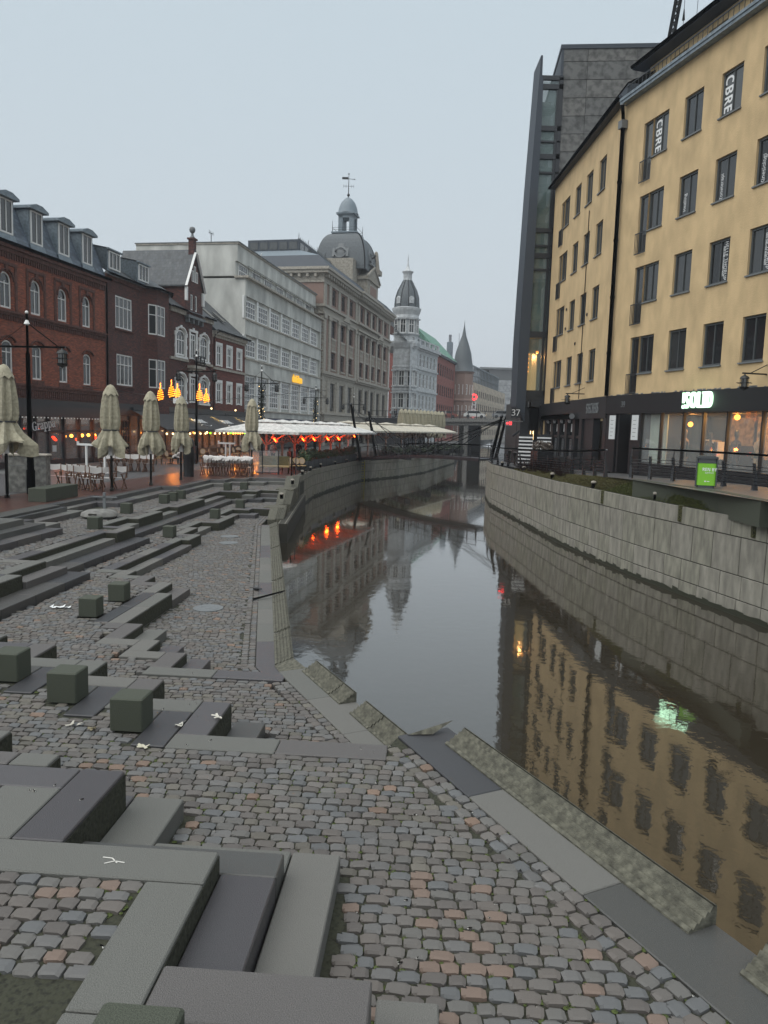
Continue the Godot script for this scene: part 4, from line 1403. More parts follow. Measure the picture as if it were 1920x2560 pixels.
func house_c() -> void:
	org = Vector3(18.7, STREET, 0)
	var h := house("gabled_house", "narrow brick house with a tall stepped gable and ornate white window frames", "house", left_at(18.7, STREET), LAZ)
	var holes := []
	for v in [10.15, 6.1]:
		holes.append([19.95, v, 21.85, v + 2.4])
		holes.append([22.9, v - 0.1, 24.1, v + 2.4])
		holes.append([24.95, v, 26.85, v + 2.4])
	var b := nb()
	b.wall(18.7, 4.6, 27.95, 14.25, 0, holes, 0.15)
	b.q4(Vector3(27.95, 4.6, 0), Vector3(27.95, 4.6, -9), Vector3(27.95, 14.25, -9), Vector3(27.95, 14.25, 0))
	part(h, "wall", b, M.brick_dark)
	for v in [10.15, 6.1]:
		for c in [20.9, 25.9]:
			window(h, c - 0.9, v + 0.05, 1.8, 2.25, -0.04, 3, [0.6], 0.13, M.paint_white, 0, 0.5)
			b = nb()
			for s in [-1, 1]:
				b.box(Vector3(c + s * 1.04 - 0.13, v - 0.05, 0), Vector3(c + s * 1.04 + 0.13, v + 2.1, 0.09))
				b.box(Vector3(c + s * 1.1 - 0.16, v + 1.75, 0), Vector3(c + s * 1.1 + 0.16, v + 2.1, 0.12))
				b.box(Vector3(c + s * 1.1 - 0.14, v + 0.7, 0), Vector3(c + s * 1.1 + 0.14, v + 1.0, 0.11))
			for k in 8:
				var f := PI - PI * k / 8
				var g := PI - PI * (k + 1) / 8
				b.bar(Vector3(c + cos(f) * 1.02, v + 1.9 + sin(f) * 0.66, 0.05), Vector3(c + cos(g) * 1.02, v + 1.9 + sin(g) * 0.66, 0.05), 0.1, 0.26, Vector3.BACK)
			b.box(Vector3(c - 0.14, v + 2.42, 0), Vector3(c + 0.14, v + 2.72, 0.14))
			b.box(Vector3(c - 1.25, v - 0.22, 0), Vector3(c + 1.25, v - 0.03, 0.16))
			part(h, "window_surround", b, M.paint_white)
			b = nb()
			b.arch(c - 0.95, c + 0.95, v + 2.42, 0.6, 0.02, 0.1)
			part(h, "lintel", b, M.paint_white)
		window(h, 22.98, v - 0.05, 1.05, 2.3, -0.04, 2, [0.76], 0.13, M.paint_white, 1)
		b = nb()
		for s in [22.78, 24.22]:
			b.box(Vector3(s - 0.14, v - 0.1, 0), Vector3(s + 0.14, v + 2.4, 0.09))
			b.box(Vector3(s - 0.18, v + 1.4, 0), Vector3(s + 0.18, v + 1.7, 0.1))
		b.box(Vector3(22.6, v + 2.4, 0), Vector3(24.4, v + 2.62, 0.12))
		b.box(Vector3(23.35, v + 2.62, 0), Vector3(23.65, v + 2.8, 0.12))
		part(h, "window_surround", b, M.paint_white)
	b = nb()
	b.box(Vector3(18.75, 9.72, 0), Vector3(22.4, 9.95, 0.12))
	b.box(Vector3(24.6, 9.72, 0), Vector3(27.9, 9.95, 0.12))
	b.box(Vector3(18.75, 13.85, 0), Vector3(21.7, 14.25, 0.2))
	b.box(Vector3(25.4, 13.85, 0), Vector3(27.9, 14.25, 0.2))
	part(h, "ledge", b, M.stone_trim)
	# balcony
	b = nb()
	b.box(Vector3(22.3, 9.2, 0), Vector3(24.7, 9.45, 0.75))
	b.box(Vector3(22.5, 8.95, 0), Vector3(24.5, 9.2, 0.5))
	var bal := part(h, "balcony", b, M.stone_trim)
	for k in 14:
		b = nb()
		var u := 22.35 + 2.3 * k / 13.0
		b.tube(Vector3(u, 9.45, 0.7), Vector3(u, 10.35, 0.72 + 0.06 * sin(k * 1.3)), 0.025, 0.025, 4)
		b.ball(Vector3(u, 9.8, 0.73), 0.07, 4)
		part(bal, "baluster", b, M.iron)
	b = nb()
	b.box(Vector3(22.3, 10.33, 0.66), Vector3(24.7, 10.4, 0.76))
	part(bal, "handrail", b, M.iron)
	# roof and gable
	b = nb()
	b.q4(Vector3(18.6, 14.25, 0.35), Vector3(28.05, 14.25, 0.35), Vector3(28.05, 18.1, -5.0), Vector3(18.6, 18.1, -5.0))
	b.t3(Vector3(18.6, 14.25, 0.35), Vector3(18.6, 18.1, -5.0), Vector3(18.6, 14.25, -9.0))
	part(h, "roof", b, M.roof_tile)
	b = nb()
	b.tube(Vector3(18.6, 14.25, 0.42), Vector3(21.6, 14.25, 0.42), 0.08, 0.08, 6)
	b.tube(Vector3(25.4, 14.25, 0.42), Vector3(28.05, 14.25, 0.42), 0.08, 0.08, 6)
	part(h, "gutter", b, M.roof_dark)
	var gh := [[22.75, 14.5, 23.25, 15.95], [23.7, 14.5, 24.2, 15.95]]
	b = nb()
	b.wall(21.65, 13.9, 25.35, 16.6, 0.12, gh, 0.15)
	b.slab(PackedVector2Array([Vector2(21.65, 16.6), Vector2(25.35, 16.6), Vector2(23.5, 19.9)]), -0.2, 0.12)
	b.q4(Vector3(21.65, 13.9, -7), Vector3(21.65, 13.9, 0.12), Vector3(21.65, 16.6, 0.12), Vector3(21.65, 16.6, -7))
	b.q4(Vector3(25.35, 13.9, 0.12), Vector3(25.35, 13.9, -7), Vector3(25.35, 16.6, -7), Vector3(25.35, 16.6, 0.12))
	b.box(Vector3(23.2, 19.3, -0.3), Vector3(23.8, 21.0, 0.2))
	b.box(Vector3(23.1, 20.9, -0.4), Vector3(23.9, 21.05, 0.3))
	var g := part(h, "gable", b, M.brick_dark)
	for s in [[22.8, 14.52], [23.72, 14.52]]:
		window(g, s[0], s[1], 0.45, 1.4, 0.06, 1, [], 0.08, M.paint_white, 0)
	window(g, 22.95, 17.1, 0.4, 1.0, 0.16, 1, [], 0.07, M.paint_white, 1)
	window(g, 23.38, 17.1, 0.4, 1.45, 0.16, 1, [], 0.07, M.paint_white, 1)
	window(g, 23.81, 17.1, 0.4, 1.0, 0.16, 1, [], 0.07, M.paint_white, 1)
	b = nb()
	b.q4(Vector3(21.4, 16.5, 0.3), Vector3(23.5, 20.05, 0.3), Vector3(23.5, 20.05, -7), Vector3(21.4, 16.5, -7))
	b.q4(Vector3(23.5, 20.05, 0.3), Vector3(25.6, 16.5, 0.3), Vector3(25.6, 16.5, -7), Vector3(23.5, 20.05, -7))
	b.q4(Vector3(21.4, 16.4, -7), Vector3(23.5, 19.95, -7), Vector3(23.5, 19.95, 0.28), Vector3(21.4, 16.4, 0.28))
	b.q4(Vector3(23.5, 19.95, -7), Vector3(25.6, 16.4, -7), Vector3(25.6, 16.4, 0.28), Vector3(23.5, 19.95, 0.28))
	part(h, "gable_roof", b, M.roof_tile)
	b = nb()
	b.bar(Vector3(21.4, 16.45, 0.33), Vector3(23.35, 19.75, 0.33), 0.06, 0.22, Vector3.BACK)
	b.bar(Vector3(25.6, 16.45, 0.33), Vector3(23.65, 19.75, 0.33), 0.06, 0.22, Vector3.BACK)
	b.box(Vector3(21.55, 15.2, 0.1), Vector3(21.85, 16.4, 0.3))
	b.box(Vector3(25.15, 15.2, 0.1), Vector3(25.45, 16.4, 0.3))
	part(h, "verge_board", b, M.paint_white)
	b = nb()
	b.lathe([Vector2(0.3, 0), Vector2(0.12, 0.25), Vector2(0.1, 0.45), Vector2(0.22, 0.55), Vector2(0.29, 0.75), Vector2(0.22, 0.97), Vector2(0.001, 1.05)], 10, Vector3(23.5, 21.05, -0.05))
	part(h, "ball_finial", b, M.lead)
	b = nb()
	b.box(Vector3(21.7, 13.7, 0), Vector3(25.3, 13.95, 0.45))
	for u in [22.0, 23.0, 24.0, 25.0]:
		b.box(Vector3(u - 0.12, 13.3, 0), Vector3(u + 0.12, 13.7, 0.35))
	part(h, "gable_bracket", b, M.lead)
	# skylights
	b = nb()
	for s in [20.0, 26.6]:
		var p0 := Vector3(s, 15.2, -0.8)
		b.bar(p0, p0 + Vector3(0, 1.1, -1.6), 0.9, 0.12, Vector3(0, 1, 1))
	part(h, "skylight", b, M.pane3)
	org = Vector3.ZERO

func house_d() -> void:
	org = Vector3(28.0, STREET, 0)
	var h := house("brick_house", "small red brick house with white framed windows next to the white building", "house", left_at(28.0, STREET), LAZ)
	var holes := []
	for v in [9.95, 6.2]:
		for c in [29.6, 32.35, 35.15]:
			holes.append([c - 0.8, v, c + 0.8, v + 2.35])
	var b := nb()
	b.wall(28.0, 4.6, 36.85, 13.0, 0, holes, 0.12)
	b.q4(Vector3(36.85, 4.6, 0), Vector3(36.85, 4.6, -9), Vector3(36.85, 13, -9), Vector3(36.85, 13, 0))
	part(h, "wall", b, M.brick_red)
	for v in [9.95, 6.2]:
		for c in [29.6, 32.35, 35.15]:
			window(h, c - 0.55, v + 0.05, 1.1, 2.05, -0.04, 2, [0.62], 0.13, M.paint_white, 0)
			b = nb()
			for s in [-1, 1]:
				b.box(Vector3(c + s * 0.7 - 0.15, v, -0.03), Vector3(c + s * 0.7 + 0.15, v + 2.35, 0.05))
			b.box(Vector3(c - 0.85, v + 2.1, -0.03), Vector3(c + 0.85, v + 2.38, 0.06))
			part(h, "window_surround", b, M.paint_white)
	b = nb()
	b.box(Vector3(28.05, 9.58, 0), Vector3(36.85, 9.82, 0.14))
	b.box(Vector3(28.05, 12.75, 0), Vector3(36.85, 13.0, 0.1))
	b.slab(PackedVector2Array([Vector2(28.05, 13.0), Vector2(36.9, 13.0), Vector2(36.9, 13.35), Vector2(28.05, 13.35)]), 0, 0.32)
	part(h, "white_cornice", b, M.stone_trim)
	b = nb()
	b.q4(Vector3(28.0, 13.35, 0.45), Vector3(37.3, 13.35, 0.45), Vector3(37.3, 18.05, -5.1), Vector3(28.0, 18.05, -5.1))
	b.t3(Vector3(28.0, 13.35, 0.45), Vector3(28.0, 18.05, -5.1), Vector3(28.0, 13.35, -6))
	part(h, "roof", b, M.roof_tile)
	b = nb()
	b.tube(Vector3(28.1, 13.4, 0.5), Vector3(37.4, 13.4, 0.5), 0.09, 0.09, 6)
	b.pipe([Vector3(28.5, 13.3, 0.5), Vector3(28.4, 12.9, 0.12), Vector3(28.2, 12.6, 0.1), Vector3(28.15, 5.0, 0.1)], 0.05)
	part(h, "gutter", b, M.lead)
	b = nb()
	for s in [30.6, 33.4]:
		var p0 := Vector3(s, 14.9, -1.0)
		b.bar(p0, p0 + Vector3(0, 1.0, -1.25), 0.9, 0.1, Vector3(0, 1, 1))
	part(h, "skylight", b, M.pane3)
	org = Vector3.ZERO

func cafe_front() -> void:
	org = Vector3(8.6, STREET, 0)
	var h := house("cafe_building", "dark café front with long grey awnings below the brick houses", "shopfront", left_at(8.6, STREET), LAZ)
	var b := nb()
	b.box(Vector3(8.6, 4.62, 0.02), Vector3(36.8, 5.5, 0.3))
	b.box(Vector3(8.6, STREET, -4.2), Vector3(36.8, 4.6, -4.0))
	b.box(Vector3(8.6, STREET, -4.0), Vector3(36.8, STREET + 0.03, 0.0))
	var x := 8.7
	while x < 36.9:
		b.box(Vector3(x - 0.1, STREET, -0.15), Vector3(x + 0.1, 4.62, 0.1))
		x += 1.55
	b.box(Vector3(8.6, STREET, -0.1), Vector3(36.8, 1.75, 0.05))
	part(h, "shopfront", b, M.dark_paint)
	b = nb()
	b.box(Vector3(8.7, 1.75, -0.05), Vector3(36.7, 4.6, -0.02))
	part(h, "shop_pane", b, M.clear)
	var spans := [[11.6, 17.6], [17.7, 23.9], [24.0, 30.2], [30.3, 36.4]]
	for s in spans:
		b = nb()
		b.q4(Vector3(s[0], 3.62, 3.3), Vector3(s[1], 3.62, 3.3), Vector3(s[1], 5.05, 0.32), Vector3(s[0], 5.05, 0.32))
		b.q4(Vector3(s[0], 5.03, 0.32), Vector3(s[1], 5.03, 0.32), Vector3(s[1], 3.6, 3.3), Vector3(s[0], 3.6, 3.3))
		b.box(Vector3(s[0], 3.42, 3.28), Vector3(s[1], 3.62, 3.32))
		var a := part(h, "awning", b, M.awning)
		b = nb()
		for u in [s[0] + 0.1, s[1] - 0.1]:
			b.bar(Vector3(u, 4.7, 0.3), Vector3(u, 3.6, 3.25), 0.05, 0.05)
		part(a, "awning_arm", b, M.dark_steel)
		b = nb()
		b.box(Vector3(s[0], 5.02, 0.2), Vector3(s[1], 5.25, 0.5))
		part(a, "awning_case", b, M.dark_steel)
		if s[0] > 12:
			var tilt := atan2(1.43, 2.98)
			var cx: float = (s[0] + s[1]) / 2.0
			text(a, "lettering", "BONK", M.print_white, 0.72, 0.02, Transform3D(Basis(Vector3.RIGHT, -PI / 2 + tilt), Vector3(cx, 4.33, 1.86) - org), 0.85, true)
			b = nb()
			for k in 10:
				var f := -1.2 + 2.4 * k / 10.0
				var g := -1.2 + 2.4 * (k + 1) / 10.0
				var y0 := 3.98 - 0.06 * sin(f * 3)
				var y1 := 3.98 - 0.06 * sin(g * 3)
				b.bar(Vector3(cx + f, y0, 3.3 - (y0 - 3.62) * 2.08 + 0.02), Vector3(cx + g, y1, 3.3 - (y1 - 3.62) * 2.08 + 0.02), 0.08, 0.02)
			part(a, "lettering", b, M.print_white)
			var sp := SpotLight3D.new()
			sp.name = "awning_spot"
			sp.light_color = Color(1.0, 0.8, 0.4)
			sp.light_energy = 2.2
			sp.light_size = 0.05
			sp.spot_angle = 42
			sp.spot_range = 8
			sp.spot_attenuation = 2.0
			sp.shadow_enabled = true
			sp.position = Vector3(cx - 1.2, 5.55, 0.9) - org
			h.add_child(sp)
			sp.rotation = Vector3(-1.15, PI, 0)
			b = nb()
			b.tube(Vector3(cx - 1.2, 5.62, 0.75), Vector3(cx - 1.2, 5.58, 0.86), 0.07, 0.09, 8)
			part(a, "spot_lamp", b, M.bulb_white)
	# lamps on a string under the awning edge
	rng.seed = 50
	x = 12.0
	while x < 36.3:
		var close := x > 24.5 and x < 32.5
		b = nb()
		b.ball(Vector3(x, 3.3 - 0.05 * absf(sin(x * 2.0)), 3.1), 0.085, 6)
		var m: Material = M.bulb if close else M.bulb_white
		if rng.randf() < 0.12:
			m = M.bulb_green
		part(h, "string_bulb", b, m)
		x += 0.62 if close else 1.05
	# things inside
	for k in 5:
		b = nb()
		b.ball(Vector3(10.2 + 5.4 * k, 3.5 - 0.3 * (k % 2), -1.2), 0.16, 6)
		part(h, "lamp", b, M.lamp_warm)
	for k in 26:
		b = nb()
		var u := 12.5 + 0.92 * k
		b.box(Vector3(u, 1.7 + 0.5 * (k % 3), -1.4), Vector3(u + 0.5, 2.6 + 0.3 * (k % 4), -1.2))
		part(h, "shelf_goods", b, [M.orange_wood, M.dark_steel, M.wood, M.warm_wall][k % 4])
	# a lattice window beside the awning
	for k in 2:
		window(h, 9.3 + 1.2 * k, 1.9, 1.1, 2.3, 0.1, 3, [0.25, 0.5, 0.75], 0.05, M.dark_paint, 0)
	for t in [14.0, 20.8, 27.5, 33.0]:
		var w := OmniLight3D.new()
		w.name = "cafe_light"
		w.light_color = Color(1.0, 0.55, 0.2)
		w.light_energy = 1.5 if t < 24 else 3.0
		w.light_size = 0.1
		w.omni_range = 12
		w.omni_attenuation = 2.0
		w.shadow_enabled = true
		w.position = Vector3(t, 3.15, 2.6) - org
		h.add_child(w)
	org = Vector3.ZERO

func house_white() -> void:
	org = Vector3(36.9, STREET, 0)
	var h := house("white_building", "white modern office building with long bands of small-paned windows", "building", left_at(36.9, STREET), LAZ)
	var b := nb()
	var u0 := 36.9
	var u1 := 68.75
	# bands that stand out, strips that lie back
	b.box(Vector3(u0, 5.0, -9), Vector3(u1, 5.85, 0))
	b.box(Vector3(u0, 9.75, -9), Vector3(u1, 11.55, 0))
	b.box(Vector3(u0, 14.1, -9), Vector3(u1, 15.86, 0))
	b.box(Vector3(u0, 18.3, -9), Vector3(u1, 20.15, 0))
	b.box(Vector3(u0, 20.4, -13), Vector3(u1, 22.0, -1.2))
	b.box(Vector3(u0, 22.0, -13), Vector3(u1, 23.8, -0.95))
	for s in [[5.85, 9.75], [11.55, 14.1], [15.86, 18.3]]:
		b.box(Vector3(u0, s[0], -9), Vector3(u1, s[1], -0.3))
		b.box(Vector3(u0, s[0], -0.3), Vector3(u0 + 0.35, s[1], -0.02))
		b.box(Vector3(u1 - 0.35, s[0], -0.3), Vector3(u1, s[1], -0.02))
	b.box(Vector3(u0, STREET, -13), Vector3(u1, 5.0, -0.4))
	b.box(Vector3(u0, 4.9, -13), Vector3(u0 + 0.3, 22.0, -8.9))
	part(h, "wall", b, M.plaster_white)
	b = nb()
	for v in [5.85, 11.55, 15.86]:
		b.box(Vector3(u0 - 0.05, v - 0.16, 0), Vector3(u1 + 0.05, v, 0.14))
	b.box(Vector3(u0 - 0.3, 20.15, -1.2), Vector3(u1 + 0.4, 20.38, 0.45))
	b.box(Vector3(u0 - 0.1, 23.8, -13), Vector3(u1 + 0.1, 23.95, -0.8))
	part(h, "ledge", b, M.stone_trim)
	b = nb()
	b.box(Vector3(u0 - 0.14, 23.95, -13.1), Vector3(u1 + 0.14, 24.05, -0.7))
	part(h, "roof_edge", b, M.lead)
	var cs := [39.07, 43.27, 47.6, 52.15, 56.45, 61.0, 65.4]
	for c in cs:
		window(h, c - 1.6, 15.98, 3.2, 1.95, -0.26, 4, [0.34, 0.67], 0.14, M.paint_white, 0)
		window(h, c - 1.6, 11.75, 3.2, 1.95, -0.26, 4, [0.34, 0.67], 0.14, M.paint_white, 1)
		window(h, c - 1.6, 6.2, 3.2, 3.45, -0.26, 4, [0.2, 0.4, 0.6, 0.8], 0.14, M.paint_white, 3)
		window(h, c - 1.3, 20.45, 2.7, 1.5, -1.16, 4, [0.5], 0.13, M.paint_white, 1)
		b = nb()
		for v in [[5.86, 9.74], [11.56, 14.09], [15.87, 18.29]]:
			b.box(Vector3(c - 2.35, v[0], -0.3), Vector3(c - 1.9, v[1], -0.1))
		part(h, "pier", b, M.paint_white)
	# balcony rail of the top floor
	b = nb()
	b.tube(Vector3(u0 - 0.3, 21.35, 0.38), Vector3(u1 + 0.3, 21.35, 0.38), 0.03, 0.03, 5)
	b.tube(Vector3(u0 - 0.3, 20.9, 0.38), Vector3(u1 + 0.3, 20.9, 0.38), 0.02, 0.02, 5)
	var rl := part(h, "balcony_rail", b, M.lead)
	for k in 18:
		b = nb()
		var u := u0 - 0.2 + (u1 - u0 + 0.4) * k / 17.0
		b.tube(Vector3(u, 20.38, 0.38), Vector3(u, 21.35, 0.38), 0.025, 0.025, 5)
		part(rl, "baluster", b, M.lead)
	b = nb()
	b.q4(Vector3(39, 3.7, 1.6), Vector3(68, 3.7, 1.6), Vector3(68, 4.95, 0.1), Vector3(39, 4.95, 0.1))
	b.q4(Vector3(39, 4.93, 0.1), Vector3(68, 4.93, 0.1), Vector3(68, 3.68, 1.6), Vector3(39, 3.68, 1.6))
	b.box(Vector3(39, 3.5, 1.58), Vector3(68, 3.7, 1.62))
	part(h, "blue_awning", b, M.awning_blue)
	b = nb()
	b.box(Vector3(u0, STREET, -0.38), Vector3(u1, 4.9, -0.35))
	part(h, "shop_pane", b, M.pane0)
	var gold := glow("gold", Color(1.0, 0.75, 0.2), 0.5)
	gold.albedo_color = Color(0.6, 0.45, 0.1)
	text(h, "sign", "døEden", gold, 0.95, 0.12, Transform3D(Basis(), Vector3(56.5, 10.45, 0.1) - org), 0.95, true)
	# aerial on the roof
	b = nb()
	b.tube(Vector3(38, 24.0, -4.5), Vector3(38, 25.3, -4.5), 0.04, 0.04, 5)
	b.bar(Vector3(37.4, 25.2, -4.5), Vector3(38.6, 25.3, -4.5), 0.05, 0.05)
	for s in [37.5, 37.9, 38.5]:
		b.bar(Vector3(s, 25.1, -4.5), Vector3(s, 25.5, -4.5), 0.04, 0.04)
	part(h, "aerial", b, M.lead)
	org = Vector3.ZERO
	var p := left_at(45.0, 24.05)
	gull("gull", "white gull standing on the roof edge of the white building", p + Vector3(-1.1, 0, -0.1), 0.3)

func gull(called: String, label: String, p: Vector3, turn: float) -> void:
	var b := MB.new()
	b.tinted = true
	b.col = Color(0.75, 0.75, 0.74)
	b.lathe([Vector2(0.001, -0.26), Vector2(0.05, -0.2), Vector2(0.1, -0.05), Vector2(0.11, 0.06), Vector2(0.07, 0.17), Vector2(0.001, 0.22)], 8)
	var o := MB.new()
	o.tinted = true
	o.xf = Transform3D(Basis(Vector3.RIGHT, PI / 2 - 0.25), Vector3(0, 0.3, 0))
	o.col = Color(0.75, 0.75, 0.74)
	o.lathe([Vector2(0.001, -0.3), Vector2(0.04, -0.22), Vector2(0.1, -0.05), Vector2(0.115, 0.06), Vector2(0.075, 0.17), Vector2(0.001, 0.22)], 8)
	o.xf = Transform3D()
	o.ball(Vector3(0, 0.45, 0.2), 0.065, 6)
	o.tube(Vector3(0, 0.36, 0.14), Vector3(0, 0.45, 0.19), 0.06, 0.05, 6)
	o.col = Color(0.7, 0.5, 0.08)
	o.tube(Vector3(0, 0.44, 0.25), Vector3(0, 0.42, 0.34), 0.018, 0.004, 5)
	o.tube(Vector3(0.03, 0.0, 0), Vector3(0.03, 0.25, 0), 0.01, 0.01, 4)
	o.tube(Vector3(-0.03, 0.0, 0), Vector3(-0.03, 0.25, 0), 0.01, 0.01, 4)
	o.col = Color(0.35, 0.37, 0.4)
	o.bar(Vector3(0.09, 0.34, 0.08), Vector3(0.06, 0.26, -0.27), 0.03, 0.11)
	o.bar(Vector3(-0.09, 0.34, 0.08), Vector3(-0.06, 0.26, -0.27), 0.03, 0.11)
	var m := part(self, called, o, M.skin_paint)
	m.position = p
	m.rotation.y = turn
	tag(m, label, "gull")

func brown_at(t: float, y: float) -> Vector3:
	var a := deg_to_rad(12.576)
	return Vector3(-10.2 + t * sin(a), y, -115.95 - t * cos(a))

func build_brown() -> void:
	org = Vector3(0, STREET, 0)
	var h := house("department_store", "tall stone and brick department store with a slate roof and a domed lantern", "building", brown_at(0, STREET), 12.576)
	var wins := [[4.5, 7.0], [9.8, 12.4], [15.0, 17.6], [22.4, 24.8], [26.8, 29.3], [31.5, 34.0], [36.6, 39.1], [41.9, 44.5]]
	var holes := []
	for w in wins:
		holes.append([w[0], 6.6, w[1], 11.05])
		holes.append([w[0] + 0.15, 13.35, w[1] - 0.1, 15.9])
		holes.append([w[0], 18.25, w[1] - 0.1, 20.95])
		holes.append([w[0] + 0.2, 23.3, w[1] - 0.2, 25.8])
	var b := nb()
	b.wall(0, 4.9, 47.4, 12.5, 0, holes.filter(func(x): return x[1] < 12), 0.4)
	b.box(Vector3(0, STREET, -14), Vector3(47.4, 4.9, -1.2))
	b.q4(Vector3(0, STREET, -14), Vector3(0, STREET, 0), Vector3(0, 12.5, 0), Vector3(0, 12.5, -14))
	b.q4(Vector3(47.4, STREET, 0), Vector3(47.4, STREET, -14), Vector3(47.4, 26, -14), Vector3(47.4, 26, 0))
	b.q4(Vector3(0, 4.9, -1.2), Vector3(47.4, 4.9, -1.2), Vector3(47.4, 4.9, 0), Vector3(0, 4.9, 0))
	part(h, "wall", b, M.stone_beige)
	b = nb()
	b.wall(0, 12.5, 47.4, 26.2, 0, holes.filter(func(x): return x[1] > 12), 0.4)
	b.q4(Vector3(0, 12.5, -14), Vector3(0, 12.5, 0), Vector3(0, 26.2, 0), Vector3(0, 26.2, -14))
	part(h, "wall", b, M.stone_pink)
	b = nb()
	# ledges and cornices run the whole front; each sits a little proud
	for l in [[6.0, 6.35, 0.5], [12.3, 12.75, 0.35], [12.0, 12.3, 0.12], [21.3, 21.65, 0.3], [22.4, 22.75, 0.45], [26.0, 26.25, 0.2], [27.3, 27.75, 0.9], [27.75, 28.15, 1.15]]:
		b.box(Vector3(-l[2], l[0], -14), Vector3(47.4 + l[2], l[1], l[2]))
		b.box(Vector3(19.4, l[0] + 0.01, 0.0), Vector3(35.2, l[1] - 0.01, l[2] + 0.28))
	b.box(Vector3(-0.05, 21.65, -14), Vector3(47.45, 22.4, 0.08))
	b.box(Vector3(-0.1, 26.25, -14), Vector3(47.45, 27.3, 0.1))
	part(h, "cornice", b, M.stone_trim)
	# piers between the windows, and corner stones
	var pu := [0.7, 3.3, 8.4, 13.7, 19.3, 21.0, 25.8, 30.4, 35.3, 40.5, 46.4]
	for u in pu:
		b = nb()
		b.box(Vector3(u - 0.55, 12.75, 0), Vector3(u + 0.55, 21.3, 0.18))
		b.box(Vector3(u - 0.75, 20.7, 0), Vector3(u + 0.75, 21.3, 0.3))
		b.box(Vector3(u - 0.6, 22.75, 0), Vector3(u + 0.6, 26.0, 0.16))
		b.box(Vector3(u - 0.7, 6.35, 0), Vector3(u + 0.7, 11.4, 0.1))
		part(h, "pier", b, M.stone_trim)
	for i in wins.size():
		var w: Array = wins[i]
		var cw: float = w[1] - w[0]
		window(h, w[0] + 0.05, 6.65, cw - 0.1, 4.35, -0.25, 2, [], 0.12, M.dark_steel, 3)
		window(h, w[0] + 0.2, 13.4, cw - 0.35, 2.45, -0.25, 2, [0.65], 0.12, M.dark_steel, i % 2)
		window(h, w[0] + 0.05, 18.3, cw - 0.2, 2.6, -0.25, 2, [0.65], 0.12, M.dark_steel, 0)
		window(h, w[0] + 0.25, 23.35, cw - 0.5, 2.4, -0.25, 2, [0.65], 0.12, M.dark_steel, 3)
		b = nb()
		b.box(Vector3(w[0] + 0.1, 16.0, 0), Vector3(w[1] - 0.05, 16.3, 0.14))
		b.box(Vector3(w[0] + 0.1, 17.85, 0), Vector3(w[1] - 0.05, 18.15, 0.14))
		for k in 4:
			b.box(Vector3(w[0] + 0.35 + k * (cw - 0.8) / 3.0 - 0.12, 16.3, 0), Vector3(w[0] + 0.35 + k * (cw - 0.8) / 3.0 + 0.12, 17.85, 0.1))
		b.box(Vector3(w[0] - 0.1, 20.98, 0), Vector3(w[1] + 0.05, 21.28, 0.2))
		b.box(Vector3(w[0], 13.05, 0), Vector3(w[1], 13.3, 0.16))
		part(h, "window_surround", b, M.stone_trim)
		b = nb()
		b.box(Vector3(w[0] - 0.1, 1.5, -1.15), Vector3(w[1] + 0.1, 4.4, -1.1))
		part(h, "shop_pane", b, M.pane1)
	b = nb()
	var x := 0.4
	while x < 47.2:
		var pv := 0.28 if x > 19.4 and x < 35.2 else 0.0
		b.box(Vector3(x, 26.75, 0), Vector3(x + 0.4, 27.3, 0.75 + pv))
		x += 1.3
	x = -13.0
	while x < 0:
		b.box(Vector3(-0.75, 26.75, x), Vector3(0, 27.3, x + 0.4))
		x += 1.3
	part(h, "bracket_row", b, M.stone_trim)
	for c in [12.4, 38.0]:
		b = nb()
		b.slab(PackedVector2Array([Vector2(c - 2.2, 21.65), Vector2(c + 2.2, 21.65), Vector2(c, 23.0)]), 0.1, 0.5)
		part(h, "small_pediment", b, M.stone_trim)
	rng.seed = 3
	b = nb()
	for k in 18:
		b.box(Vector3(-0.06, 5.0 + k * 0.9, -0.55), Vector3(0.75 + 0.4 * (k % 2), 5.75 + k * 0.9, 0.06))
	part(h, "quoins", b, M.stone_trim)
	# arcade columns of the ground floor
	for k in 9:
		b = nb()
		var u := 2.4 + 5.4 * k
		b.lathe([Vector2(0.45, 0), Vector2(0.38, 0.2), Vector2(0.36, 2.6), Vector2(0.6, 3.1), Vector2(0.9, 3.75)], 10, Vector3(u, STREET, -0.5))
		part(h, "column", b, M.stone_trim)
	b = nb()
	b.box(Vector3(3.4, 4.55, 0.4), Vector3(47.2, 4.85, 0.7))
	b.box(Vector3(0.5, 4.95, 0), Vector3(47.3, 5.95, 0.28))
	part(h, "fascia", b, M.stone_trim)
	# roof: dark lower slope, then slate
	b = nb()
	var z0 := 1.1
	b.q4(Vector3(-1.1, 28.15, z0), Vector3(48.5, 28.15, z0), Vector3(47.6, 30.1, -0.9), Vector3(0.2, 30.1, -0.9))
	b.q4(Vector3(-1.1, 28.15, -14), Vector3(-1.1, 28.15, z0), Vector3(0.2, 30.1, -0.9), Vector3(0.2, 30.1, -14))
	b.q4(Vector3(48.5, 28.15, z0), Vector3(48.5, 28.15, -14), Vector3(47.6, 30.1, -14), Vector3(47.6, 30.1, -0.9))
	part(h, "roof", b, M.roof_dark)
	b = nb()
	b.q4(Vector3(0.2, 30.1, -0.9), Vector3(47.6, 30.1, -0.9), Vector3(44, 31.6, -5), Vector3(3.5, 31.6, -5))
	b.q4(Vector3(0.2, 30.1, -14), Vector3(0.2, 30.1, -0.9), Vector3(3.5, 31.6, -5), Vector3(3.5, 31.6, -14))
	b.q4(Vector3(47.6, 30.1, -0.9), Vector3(47.6, 30.1, -14), Vector3(44, 31.6, -14), Vector3(44, 31.6, -5))
